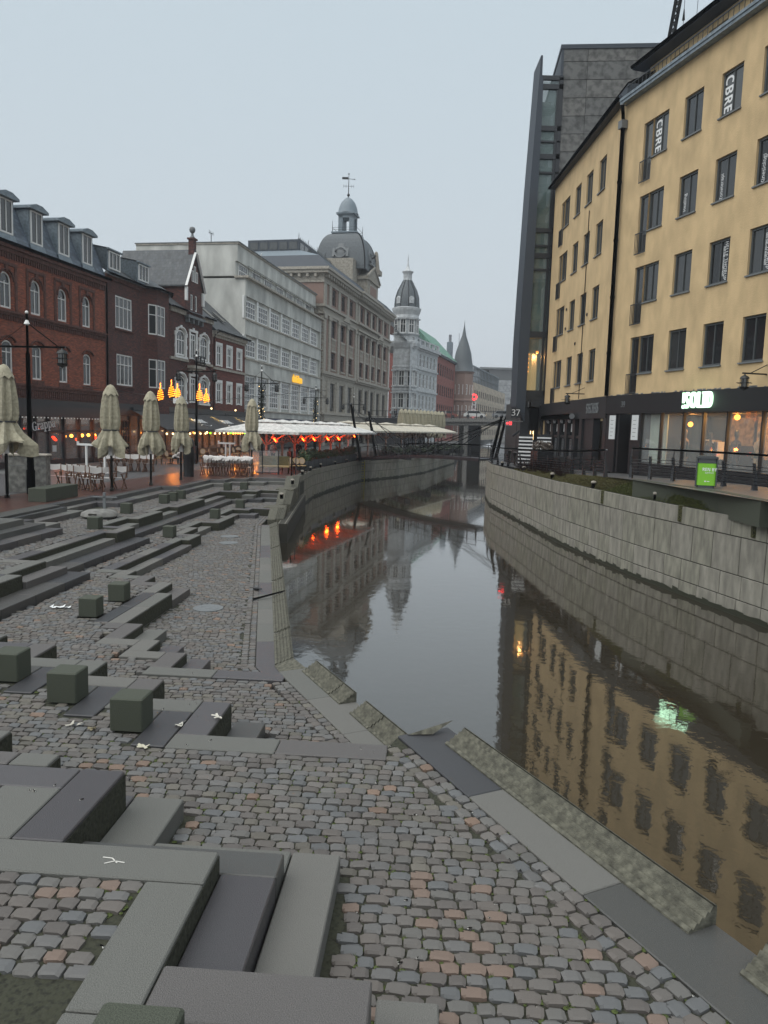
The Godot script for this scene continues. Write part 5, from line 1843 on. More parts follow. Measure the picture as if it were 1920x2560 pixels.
	b.q4(Vector3(3.5, 31.6, -5), Vector3(44, 31.6, -5), Vector3(44, 31.6, -14), Vector3(3.5, 31.6, -14))
	part(h, "upper_roof", b, M.zinc)
	# glazed attic with cresting
	b = nb()
	b.box(Vector3(3.8, 31.4, -14), Vector3(22.0, 33.4, -5.4))
	var at := part(h, "attic", b, M.roof_dark)
	for k in 8:
		b = nb()
		b.box(Vector3(4.3 + k * 2.2, 31.9, -5.42), Vector3(6.1 + k * 2.2, 33.0, -5.36))
		part(at, "attic_pane", b, M.pane3)
	for k in 5:
		b = nb()
		b.box(Vector3(3.74, 31.9, -13.6 + k * 1.65), Vector3(3.82, 33.0, -12.3 + k * 1.65))
		part(at, "attic_pane", b, M.pane3)
	b = nb()
	for k in 24:
		b.tube(Vector3(4 + k * 0.78, 33.4, -5.5), Vector3(4 + k * 0.78, 33.9 + 0.5 * (1 if k % 6 == 0 else 0), -5.5), 0.06, 0.03, 4)
	b.box(Vector3(3.8, 33.4, -5.6), Vector3(22, 33.55, -5.4))
	part(h, "cresting", b, M.lead)
	# pedimented dormer in the middle
	b = nb()
	b.box(Vector3(25.0, 28.15, -6), Vector3(33.4, 31.6, 0.5))
	b.box(Vector3(24.6, 31.3, -6), Vector3(33.8, 31.75, 0.8))
	b.slab(PackedVector2Array([Vector2(24.6, 31.75), Vector2(33.8, 31.75), Vector2(29.2, 34.0)]), -4, 0.7)
	b.box(Vector3(21.5, 30.0, -7), Vector3(36.5, 34.4, -1.4))
	var pd := part(h, "pediment_dormer", b, M.stone_beige)
	b = nb()
	b.bar(Vector3(24.3, 31.85, 0.75), Vector3(29.2, 34.2, 0.75), 0.3, 0.35, Vector3.BACK)
	b.bar(Vector3(34.1, 31.85, 0.75), Vector3(29.2, 34.2, 0.75), 0.3, 0.35, Vector3.BACK)
	b.box(Vector3(26.2, 28.6, 0.45), Vector3(32.2, 30.8, 0.62))
	part(pd, "moulding", b, M.stone_trim)
	b = nb()
	b.box(Vector3(26.8, 28.9, 0.6), Vector3(31.6, 30.5, 0.66))
	part(pd, "relief_panel", b, M.stone_pink)
	# the dome
	b = nb()
	var pr := []
	for k in 11:
		var f := k / 10.0
		pr.append(Vector2(6.6 * pow(cos(f * 1.17), 0.9), 33.0 + 6.9 * sin(f * PI / 2)))
	b.lathe(pr, 4, Vector3(28.5, 0, -4.5) , true, PI / 4)
	b = nb()
	for i in pr.size() - 1:
		var r0: float = pr[i].x * 0.72
		var r1: float = pr[i + 1].x * 0.72
		var y0: float = pr[i].y
		var y1: float = pr[i + 1].y
		var c := Vector3(28.5, 0, -4.5)
		var cs := [Vector3(-1, 0, 1), Vector3(1, 0, 1), Vector3(1, 0, -1), Vector3(-1, 0, -1)]
		for k in 4:
			var a: Vector3 = cs[k]
			var e: Vector3 = cs[(k + 1) % 4]
			b.q4(c + a * r0 + Vector3.UP * y0, c + e * r0 + Vector3.UP * y0, c + e * r1 + Vector3.UP * y1, c + a * r1 + Vector3.UP * y1)
	var dome := part(h, "dome", b, M.dome_slate)
	b = nb()
	for s in [[-1, 1], [1, 1], [1, -1]]:
		for i in pr.size() - 1:
			var p0 := Vector3(28.5 + s[0] * pr[i].x * 0.72, pr[i].y, -4.5 + s[1] * pr[i].x * 0.72)
			var p1 := Vector3(28.5 + s[0] * pr[i + 1].x * 0.72, pr[i + 1].y, -4.5 + s[1] * pr[i + 1].x * 0.72)
			b.tube(p0, p1, 0.11, 0.11, 5)
	part(dome, "hip_roll", b, M.lead)
	for k in 2:
		b = nb()
		if k == 0:
			b.xf = Transform3D(Basis(Vector3.UP, -PI / 2) * Basis(Vector3.RIGHT, -0.32), Vector3(28.5 - 4.55, 36.0, -4.5) - org)
		else:
			b.xf = Transform3D(Basis(Vector3.RIGHT, -0.3), Vector3(28.5, 35.9, 0.05) - org)
		b.lathe([Vector2(1.05, -0.1), Vector2(1.15, 0.1), Vector2(0.85, 0.2), Vector2(0.75, 0.05)], 14, Vector3.ZERO, false)
		var ring := b.xf
		b.xf = ring * Transform3D(Basis(Vector3.RIGHT, PI / 2), Vector3.ZERO)
		b.lathe([Vector2(1.15, -0.1), Vector2(1.2, 0.14), Vector2(0.85, 0.2), Vector2(0.75, 0.05), Vector2(0.001, 0.05)], 14, Vector3.ZERO, false)
		b.xf = ring
		b.box(Vector3(-1.5, -1.7, -0.2), Vector3(1.5, -1.3, 0.2))
		b.box(Vector3(-0.5, 1.1, -0.2), Vector3(0.5, 1.7, 0.15))
		b.box(Vector3(-1.55, -0.9, -0.2), Vector3(-1.1, 0.8, 0.12))
		b.box(Vector3(1.1, -0.9, -0.2), Vector3(1.55, 0.8, 0.12))
		part(dome, "round_dormer", b, M.lead)
	# obelisk beside the dome
	b = nb()
	b.lathe([Vector2(0.95, 34.4), Vector2(0.8, 35.2), Vector2(0.4, 37.8), Vector2(0.3, 38.0), Vector2(0.001, 38.2)], 4, Vector3(33.4, 0, 0.0), false, PI / 4)
	b.box(Vector3(32.4, 33.6, -1), Vector3(34.4, 34.5, 1))
	part(h, "obelisk", b, M.stone_beige)
	# lantern
	b = nb()
	b.box(Vector3(26.3, 39.6, -6.7), Vector3(30.7, 40.0, -2.3))
	b.box(Vector3(26.0, 40.0, -7.0), Vector3(31.0, 40.25, -2.0))
	for s in [[-1, -1], [-1, 1], [1, -1], [1, 1]]:
		b.box(Vector3(28.5 + s[0] * 1.05 - 0.4, 40.25, -4.5 + s[1] * 1.05 - 0.4), Vector3(28.5 + s[0] * 1.05 + 0.4, 43.4, -4.5 + s[1] * 1.05 + 0.4))
	b.box(Vector3(27.05, 43.0, -5.95), Vector3(29.95, 43.6, -3.05))
	b.box(Vector3(26.7, 43.6, -6.3), Vector3(30.3, 43.9, -2.7))
	b.lathe([Vector2(2.0, 43.9), Vector2(1.85, 44.2), Vector2(1.75, 44.9), Vector2(1.35, 45.9), Vector2(0.75, 46.6), Vector2(0.2, 46.95), Vector2(0.001, 47.0)], 16, Vector3(28.5, 0, -4.5))
	var lan := part(dome, "lantern", b, M.zinc)
	b = nb()
	for s in [[-1, -1], [-1, 1], [1, -1], [1, 1]]:
		b.tube(Vector3(28.5 + s[0] * 2.3, 40.25, -4.5 + s[1] * 2.3), Vector3(28.5 + s[0] * 2.3, 42.2, -4.5 + s[1] * 2.3), 0.06, 0.03, 4)
	for s in [-1, 1]:
		b.bar(Vector3(28.5 + s * 2.3, 41.0, -6.8), Vector3(28.5 + s * 2.3, 41.0, -2.2), 0.05, 0.05)
		b.bar(Vector3(26.2, 41.0, -4.5 + s * 2.3), Vector3(30.8, 41.0, -4.5 + s * 2.3), 0.05, 0.05)
		b.bar(Vector3(28.5 + s * 2.3, 40.6, -6.8), Vector3(28.5 + s * 2.3, 40.6, -2.2), 0.05, 0.05)
	part(dome, "railing", b, M.iron)
	b = nb()
	b.tube(Vector3(28.5, 46.9, -4.5), Vector3(28.5, 51.2, -4.5), 0.09, 0.04, 6)
	b.ball(Vector3(28.5, 47.4, -4.5), 0.28, 6)
	b.ball(Vector3(28.5, 51.2, -4.5), 0.14, 6)
	var dirs := Basis(Vector3.UP, deg_to_rad(90 - 12.6)).inverse()
	b.xf = Transform3D(dirs, Vector3(28.5, 50.4, -4.5) - org)
	b.bar(Vector3(-1.2, 0, 0), Vector3(1.1, -0.15, 0), 0.05, 0.08)
	b.bar(Vector3(-1.25, 0.02, 0), Vector3(-0.1, 0.02, 0), 0.04, 0.42)
	b.tube(Vector3(1.0, -0.15, 0), Vector3(1.3, -0.15, 0), 0.12, 0.01, 5)
	b.bar(Vector3(-0.95, -1.4, 0), Vector3(0.95, -1.4, 0), 0.04, 0.05)
	for s in [-0.95, -0.5, 0.5, 0.95]:
		b.bar(Vector3(s, -1.7, 0), Vector3(s, -1.15, 0), 0.05, 0.05)
	part(dome, "weather_vane", b, M.iron)
	org = Vector3.ZERO

# a plain far block with rows of windows on its front; the front runs along az from p
func block(called: String, label: String, p: Vector3, az: float, length: float, depth: float, height: float, wall: Material, rows: Array, n: int, ww: float, frame: Material, pane: int, margin := 1.5) -> Node3D:
	org = Vector3.ZERO
	var h := house(called, label, "building", p, az)
	var holes := []
	var step := (length - 2 * margin) / n
	for r in rows:
		for k in n:
			var u := margin + step * (k + 0.5)
			holes.append([u - ww / 2, r[0], u + ww / 2, r[1]])
	var b := nb()
	b.wall(0, 0, length, height, 0, holes, 0.25)
	b.q4(Vector3(0, 0, -depth), Vector3(0, 0, 0), Vector3(0, height, 0), Vector3(0, height, -depth))
	b.q4(Vector3(length, 0, 0), Vector3(length, 0, -depth), Vector3(length, height, -depth), Vector3(length, height, 0))
	b.q4(Vector3(0, height, 0), Vector3(length, height, 0), Vector3(length, height, -depth), Vector3(0, height, -depth))
	part(h, "wall", b, wall)
	for q in holes:
		window(h, q[0] + 0.03, q[1] + 0.03, q[2] - q[0] - 0.06, q[3] - q[1] - 0.06, -0.12, 2, [0.65], 0.12, frame, pane)
	return h

func build_far_row() -> void:
	# round corner tower of the white building beyond the road bridge
	var c := Vector3(3.75, STREET, -169.0)
	var h := thing("corner_building", "white corner building with a round domed tower beyond the road bridge", "building", c)
	var b := MB.new()
	var r := 2.75
	b.lathe([Vector2(r, 0), Vector2(r, 6.2), Vector2(r + 0.35, 6.4), Vector2(r + 0.35, 6.9), Vector2(r, 7.1), Vector2(r, 11.4), Vector2(r + 0.12, 11.5), Vector2(r + 0.12, 11.9), Vector2(r, 12.0), Vector2(r, 16.4), Vector2(r + 0.12, 16.5), Vector2(r + 0.12, 16.9), Vector2(r, 17.0), Vector2(r, 20.6), Vector2(r + 0.15, 20.8), Vector2(r + 0.5, 21.9), Vector2(r + 0.5, 22.3), Vector2(r - 0.05, 22.5), Vector2(r - 0.05, 23.4), Vector2(r + 0.05, 23.5), Vector2(r - 0.05, 23.8), Vector2(r - 0.05, 27.2), Vector2(r + 0.1, 27.4), Vector2(r, 28.0), Vector2(r + 0.4, 29.0), Vector2(r + 0.5, 29.5), Vector2(r, 29.7)], 28, Vector3.ZERO, false)
	part(h, "round_tower", b, M.tower_white)
	b = MB.new()
	b.lathe([Vector2(r + 0.05, 29.6), Vector2(r + 0.05, 30.6), Vector2(r - 0.1, 31.8), Vector2(r - 0.6, 33.4), Vector2(r - 1.35, 34.8), Vector2(1.0, 35.6), Vector2(0.95, 35.7)], 28)
	var dm := part(h, "dome", b, M.dome_slate)
	for k in 10:
		b = MB.new()
		var f := TAU * k / 10 + 0.2
		var e := Vector3(cos(f), 0, sin(f))
		var pts := []
		for q in [[r + 0.08, 29.7], [r - 0.05, 31.8], [r - 0.55, 33.4], [r - 1.3, 34.8], [1.0, 35.65]]:
			pts.append(e * q[0] + Vector3.UP * q[1])
		b.pipe(pts, 0.06, 5)
		part(dm, "dome_rib", b, M.tower_white)
	b = MB.new()
	b.lathe([Vector2(1.0, 35.6), Vector2(0.95, 36.0), Vector2(0.95, 37.1), Vector2(1.25, 37.4), Vector2(1.25, 37.6), Vector2(0.6, 37.9), Vector2(0.2, 39.0), Vector2(0.04, 41.0), Vector2(0.001, 41.6)], 20)
	part(dm, "spire", b, M.tower_white)
	for q in [-0.75, 0.35]:
		b = MB.new()
		b.xf = Transform3D(Basis(Vector3.UP, q), Vector3(0, 31.0, 0))
		b.box(Vector3(-0.5, -0.6, r - 0.6), Vector3(0.5, 0.4, r + 0.15))
		b.xf = b.xf * Transform3D(Basis(Vector3.RIGHT, PI / 2), Vector3(0, 0.4, r - 0.3))
		b.lathe([Vector2(0.55, -0.3), Vector2(0.55, 0.45), Vector2(0.3, 0.5), Vector2(0.001, 0.4)], 12, Vector3.ZERO, false)
		part(dm, "round_dormer", b, M.tower_white)
	for v in [[1.0, 5.6, 2], [7.6, 10.9, 1], [12.5, 15.8, 1], [24.0, 27.0, 1]]:
		for k in 4:
			var f := -0.85 + 0.68 * k - 0.1
			window(h, -0.65, v[0], 1.3, v[1] - v[0], r - 0.06 + 0.12, 2, [0.62], 0.14, M.paint_white if v[0] > 2 else M.dark_steel, 0, 0.0, Transform3D(Basis(Vector3.UP, f), Vector3.ZERO))
			if v[0] > 2:
				b = MB.new()
				b.xf = Transform3D(Basis(Vector3.UP, f), Vector3.ZERO)
				b.box(Vector3(-0.95, v[1], r - 0.2), Vector3(0.95, v[1] + 0.28, r + 0.35))
				b.box(Vector3(-0.9, v[0] - 0.25, r - 0.2), Vector3(0.9, v[0], r + 0.25))
				part(h, "window_head", b, M.tower_white)
	# wing along the canal street, turned to the same face
	var wing := Vector3(5.6, 0, -167.6) - c + Vector3(0, STREET, 0)
	var wb := Basis(Vector3.UP, PI / 2 - deg_to_rad(20))
	var wx := Transform3D(wb, Vector3(wing.x, 0, wing.z))
	b = MB.new()
	b.xf = wx
	var holes := []
	for v in [[1.2, 4.8], [7.6, 10.9], [12.5, 15.8], [17.2, 20.2]]:
		for k in 6:
			holes.append([1.7 + 2.8 * k, v[0], 3.1 + 2.8 * k, v[1]])
	b.wall(-2.5, 0, 19.0, 21.5, 0, holes, 0.25)
	b.q4(Vector3(19, 0, 0), Vector3(19, 0, -12), Vector3(19, 21.5, -12), Vector3(19, 21.5, 0))
	for v in [6.2, 11.5, 16.5, 20.8]:
		b.box(Vector3(-1.5, v, 0), Vector3(19.1, v + 0.4, 0.3))
	b.box(Vector3(-1.5, 21.2, -10), Vector3(19.2, 21.9, 0.8))
	b.box(Vector3(-1.0, 21.9, -0.2), Vector3(19.0, 22.1, 0.3))
	b.box(Vector3(-1.0, 23.1, -0.2), Vector3(19.0, 23.3, 0.3))
	for k in 6:
		b.box(Vector3(-0.8 + 3.8 * k, 21.9, -0.2), Vector3(0.2 + 3.8 * k, 23.3, 0.35))
	part(h, "wing_wall", b, M.tower_white)
	for q in holes:
		window(h, q[0], q[1], q[2] - q[0], q[3] - q[1], -0.1, 2, [0.62], 0.12, M.paint_white, 1, 0.0, wx)
	b = MB.new()
	b.xf = wx
	b.q4(Vector3(-3, 22.2, -0.8), Vector3(19.4, 22.2, -0.8), Vector3(19.4, 27.4, -6.5), Vector3(-3, 27.4, -6.5))
	b.q4(Vector3(19.4, 22.2, -0.8), Vector3(19.4, 22.2, -12), Vector3(19.4, 27.4, -6.5), Vector3(19.4, 27.4, -6.5))
	part(h, "roof", b, M.dome_slate)
	for k in 2:
		b = MB.new()
		b.xf = wx
		b.box(Vector3(3.5 + 13 * k, 24.5, -7.3), Vector3(6.0 + 13 * k, 28.6 - 1.4 * k, -5.2))
		b.box(Vector3(3.3 + 13 * k, 28.6 - 1.4 * k, -7.5), Vector3(6.2 + 13 * k, 28.9 - 1.4 * k, -5.0))
		part(h, "chimney", b, M.brick_trim)
	# red brick building with a green copper roof
	var rb := block("red_brick_building", "long red brick building under a green copper roof beyond the bridge", Vector3(11.9, STREET, -185.5), 14.5, 28, 12, 21.8, M.brick_far, [[1.5, 4.5], [6.5, 9.5], [11.6, 14.4], [16.6, 19.6]], 8, 1.8, M.dark_steel, 0)
	b = MB.new()
	b.q4(Vector3(-0.3, 21.9, 0.6), Vector3(28.3, 21.9, 0.6), Vector3(28.3, 28.6, -6), Vector3(-0.3, 28.6, -6))
	b.q4(Vector3(-0.3, 28.6, -6), Vector3(28.3, 28.6, -6), Vector3(28.3, 22, -12.5), Vector3(-0.3, 22, -12.5))
	b.t3(Vector3(-0.3, 21.9, 0.6), Vector3(-0.3, 28.6, -6), Vector3(-0.3, 21.9, -12.5))
	part(rb, "copper_roof", b, M.roof_green)
	b = MB.new()
	b.box(Vector3(-0.2, 21.3, 0), Vector3(28.2, 21.9, 0.5))
	part(rb, "eaves", b, M.roof_dark)
	# turreted corner house
	var tc := Vector3(19.8, STREET, -216.0)
	var th := block("turret_house", "narrow red house with a pointed bell-shaped corner turret in the distance", tc + Vector3(0.8, 0, 1.0), 16, 16, 12, 17.0, M.brick_far, [[1.5, 4.5], [7.0, 9.5], [12.0, 14.6]], 4, 1.5, M.paint_white, 1, 5.0)
	b = MB.new()
	b.lathe([Vector2(3.1, 0), Vector2(3.1, 5.5), Vector2(3.3, 6), Vector2(3.1, 6.4), Vector2(3.1, 11), Vector2(3.35, 11.5), Vector2(3.1, 12), Vector2(3.1, 19), Vector2(3.5, 19.6), Vector2(3.1, 19.8)], 8, Vector3(1.5, 0, 0.5), false, PI / 8)
	part(th, "turret", b, M.stone_pink)
	b = MB.new()
	b.lathe([Vector2(3.6, 19.7), Vector2(3.1, 20.4), Vector2(2.7, 22.5), Vector2(2.3, 25.0), Vector2(1.5, 27.5), Vector2(0.6, 30.0), Vector2(0.15, 32.5), Vector2(0.001, 34.5)], 8, Vector3(1.5, 0, 0.5), true, PI / 8)
	part(th, "turret_roof", b, M.dome_slate)
	for v in [1.8, 7.3, 13.2]:
		for k in 4:
			window(th, -0.7, v, 1.4, 2.8, 2.9, 2, [0.6], 0.14, M.paint_white, 1, 0.0, Transform3D(Basis(Vector3.UP, -1.9 + k * PI / 4), Vector3(1.5, 0, 0.5)))
	b = MB.new()
	b.q4(Vector3(3, 17, 0.4), Vector3(16.2, 17, 0.4), Vector3(16.2, 20.5, -4), Vector3(3, 20.5, -4))
	b.box(Vector3(5.0, 17, -9), Vector3(16, 23, -4))
	b.box(Vector3(4.2, 22, -5), Vector3(6.0, 28.5, -3.5))
	part(th, "roof", b, M.zinc)
	b = MB.new()
	b.box(Vector3(9.0, 18.6, -1.7), Vector3(10.6, 20.2, -0.7))
	part(th, "skylight", b, M.pane3)
	# the hotel
	var ho := block("hotel_building", "beige hotel with rows of square windows and a glazed top floor", Vector3(25.8, STREET, -226.0), 17, 68, 16, 17.5, M.beige_far, [[1.5, 3.6], [5.2, 7.4], [9.2, 11.4], [13.2, 15.4]], 17, 2.0, M.dark_steel, 0)
	b = MB.new()
	b.box(Vector3(0.5, 17.5, -15), Vector3(60, 22.8, -1.6))
	var tf := part(ho, "glass_storey", b, M.pane3)
	b = MB.new()
	for k in 21:
		b.box(Vector3(0.5 + k * 2.97, 17.5, -1.6), Vector3(0.65 + k * 2.97, 22.8, -1.45))
	b.box(Vector3(0.4, 22.8, -15), Vector3(60.2, 23.1, -1.4))
	b.box(Vector3(0.4, 20.0, -1.6), Vector3(60.2, 20.12, -1.4))
	part(tf, "glazing_bars", b, M.zinc)
	b = MB.new()
	b.tube(Vector3(0.5, 22.8, -5), Vector3(0.5, 32, -5), 0.12, 0.05, 5)
	part(ho, "mast", b, M.lead)
	var sgn := thing("hotel_sign", "tall vertical white HOTEL sign hanging on the beige hotel corner", "sign", Vector3(25.9, 8.5, -223.8))
	b = MB.new()
	b.box(Vector3(-0.1, -5.6, -0.4), Vector3(0.1, 5.0, -0.2))
	part(sgn, "bracket", b, M.lead)
	for k in 5:
		text(sgn, "letter", "HOTEL"[k], M.print_white, 2.0, 0.2, Transform3D(Basis(), Vector3(0, 3.2 - 2.15 * k, 0)), 1.0, true)
	b = MB.new()
	b.lathe([Vector2(0.9, -0.15), Vector2(0.95, 0.15), Vector2(0.6, 0.2), Vector2(0.55, -0.1)], 16, Vector3.ZERO, false)
	b.xf = Transform3D(Basis(Vector3.RIGHT, PI / 2), Vector3(0, 5.6, 0))
	b.lathe([Vector2(0.95, -0.15), Vector2(0.95, 0.15), Vector2(0.55, 0.2), Vector2(0.5, -0.15)], 16, Vector3.ZERO, false)
	part(sgn, "emblem", b, M.led)
	# pale towers far off
	var g1 := block("office_tower", "pale grey office tower with a flat glass cap in the mist", Vector3(44.0, STREET, -318.0), 90, 26, 26, 24.5, M.far_concrete, [[2, 4], [5.5, 7.5], [9, 11], [12.5, 14.5], [16, 18], [19.5, 21.5]], 6, 1.2, M.dark_steel, 1, 12.5)
	b = MB.new()
	for k in 9:
		b.box(Vector3(-0.06, 1.5 + 2.6 * k, 0), Vector3(26, 1.62 + 2.6 * k, 0.08))
	part(g1, "panel_joints", b, M.lead)
	b = MB.new()
	b.box(Vector3(-1.0, 24.5, -22), Vector3(24, 29.0, -2))
	part(g1, "glass_cap", b, M.pane3)
	b = MB.new()
	b.box(Vector3(-5.0, 29.0, -23), Vector3(26, 29.8, 0))
	part(g1, "flat_roof", b, M.lead)
	var g2 := block("office_block", "lower pale office block joined to the misty grey tower", Vector3(33.0, STREET, -322.0), 90, 10.5, 20, 24.5, M.far_concrete, [[8, 9.6], [11.5, 13.1], [15, 16.6], [18.5, 20.1]], 3, 2.0, M.dark_steel, 1)
	b = MB.new()
	b.box(Vector3(-1, 24.5, -10), Vector3(8, 25.0, 0.4))
	b.box(Vector3(8.5, 0, -8), Vector3(11.2, 22, 0.8))
	part(g2, "roof_edge", b, M.lead)
	for k in [[1110.0, 846.0, 900.0, 4.2, "left"], [1274.5, 837.0, 900.0, 4.6, "right"]]:
		var x: float = (k[0] - 960.0) / 1850.0 * k[2]
		var top: float = (1075.0 - k[1]) / 1850.0 * k[2] + 4.0
		b = MB.new()
		b.tube(Vector3.ZERO, Vector3(0, top, 0), k[3] * 0.55, k[3] * 0.4, 16)
		var ch := part(self, "chimney_stack", b, M.far_concrete)
		ch.position = Vector3(x, 1.0, -k[2])
		tag(ch, "very tall thin chimney almost lost in mist, the %s one" % k[4], "chimney", "far chimneys in the mist")
	# bare trees and cars beyond the bridge
	rng.seed = 88
	for k in 5:
		bare_tree(Vector3(27.0 + 2.4 * k, 2.0, -158.0 - 7.0 * k), 5.5 + rng.randf() * 2.0, ["first", "second", "third", "fourth", "fifth"][k])

func bare_tree(p: Vector3, hgt: float, which: String) -> void:
	var t := thing("bare_tree", "small leafless street tree under the road bridge, %s from the canal" % which, "tree", p, rng.randf() * TAU, "bare trees beyond the bridge")
	var b := MB.new()
	b.tube(Vector3.ZERO, Vector3(0.05, hgt * 0.35, 0), 0.12, 0.09, 7)
	part(t, "trunk", b, M.brick_trim)
	b = MB.new()
	var tips := [[Vector3(0.05, hgt * 0.33, 0), Vector3(0, 1, 0), hgt * 0.3, 0.08, 0]]
	while tips.size():
		var q: Array = tips.pop_back()
		var e: Vector3 = q[0] + q[1] * q[2]
		b.tube(q[0], e, q[3], q[3] * 0.65, 4, false)
		if q[4] < 5:
			for j in 3 if q[4] < 3 else 2:
				var d: Vector3 = (q[1] + Vector3(rng.randf_range(-0.8, 0.8), rng.randf_range(-0.1, 0.5), rng.randf_range(-0.8, 0.8))).normalized()
				tips.append([q[0] + q[1] * q[2] * rng.randf_range(0.7, 1.0), d, q[2] * 0.68, maxf(q[3] * 0.6, 0.012), q[4] + 1])
	part(t, "crown", b, M.brick_trim)

const RP := Vector3(11.0293, 0, -34.4632)
const RAZ := -15.4417

func right_at(u: float, y: float) -> Vector3:
	var a := deg_to_rad(RAZ)
	return Vector3(RP.x - u * sin(a), y, RP.z + u * cos(a))

func yellow_window(h: Node, u0: float, u1: float, v0: float, v1: float, cols: int, pane: int, print_ := "", xf := Transform3D(), side := 0, size := 0.3) -> void:
	window(h, u0, v0, u1 - u0, v1 - v0, -0.1, cols, [], 0.065, M.grey_frame, pane, 0.0, xf)
	var b := nb()
	b.xf = xf * b.xf
	b.box(Vector3(u0 - 0.05, v0 - 0.06, -0.1), Vector3(u1 + 0.05, v0 - 0.005, 0.07))
	part(h, "sill", b, M.lead)
	if print_:
		var cw := (u1 - u0) / cols
		var cx := u0 + cw * (side + 0.5)
		var down := print_ == print_.to_upper()
		var turn := -PI / 2 if down else PI / 2
		text(h, "window_lettering", print_, M.print_white, size, 0.004, xf * Transform3D(Basis(Vector3.BACK, turn), Vector3(cx, (v0 + v1) / 2 - (0.0 if down else 0.25), -0.115) - org), 0.95, down and size > 0.2)

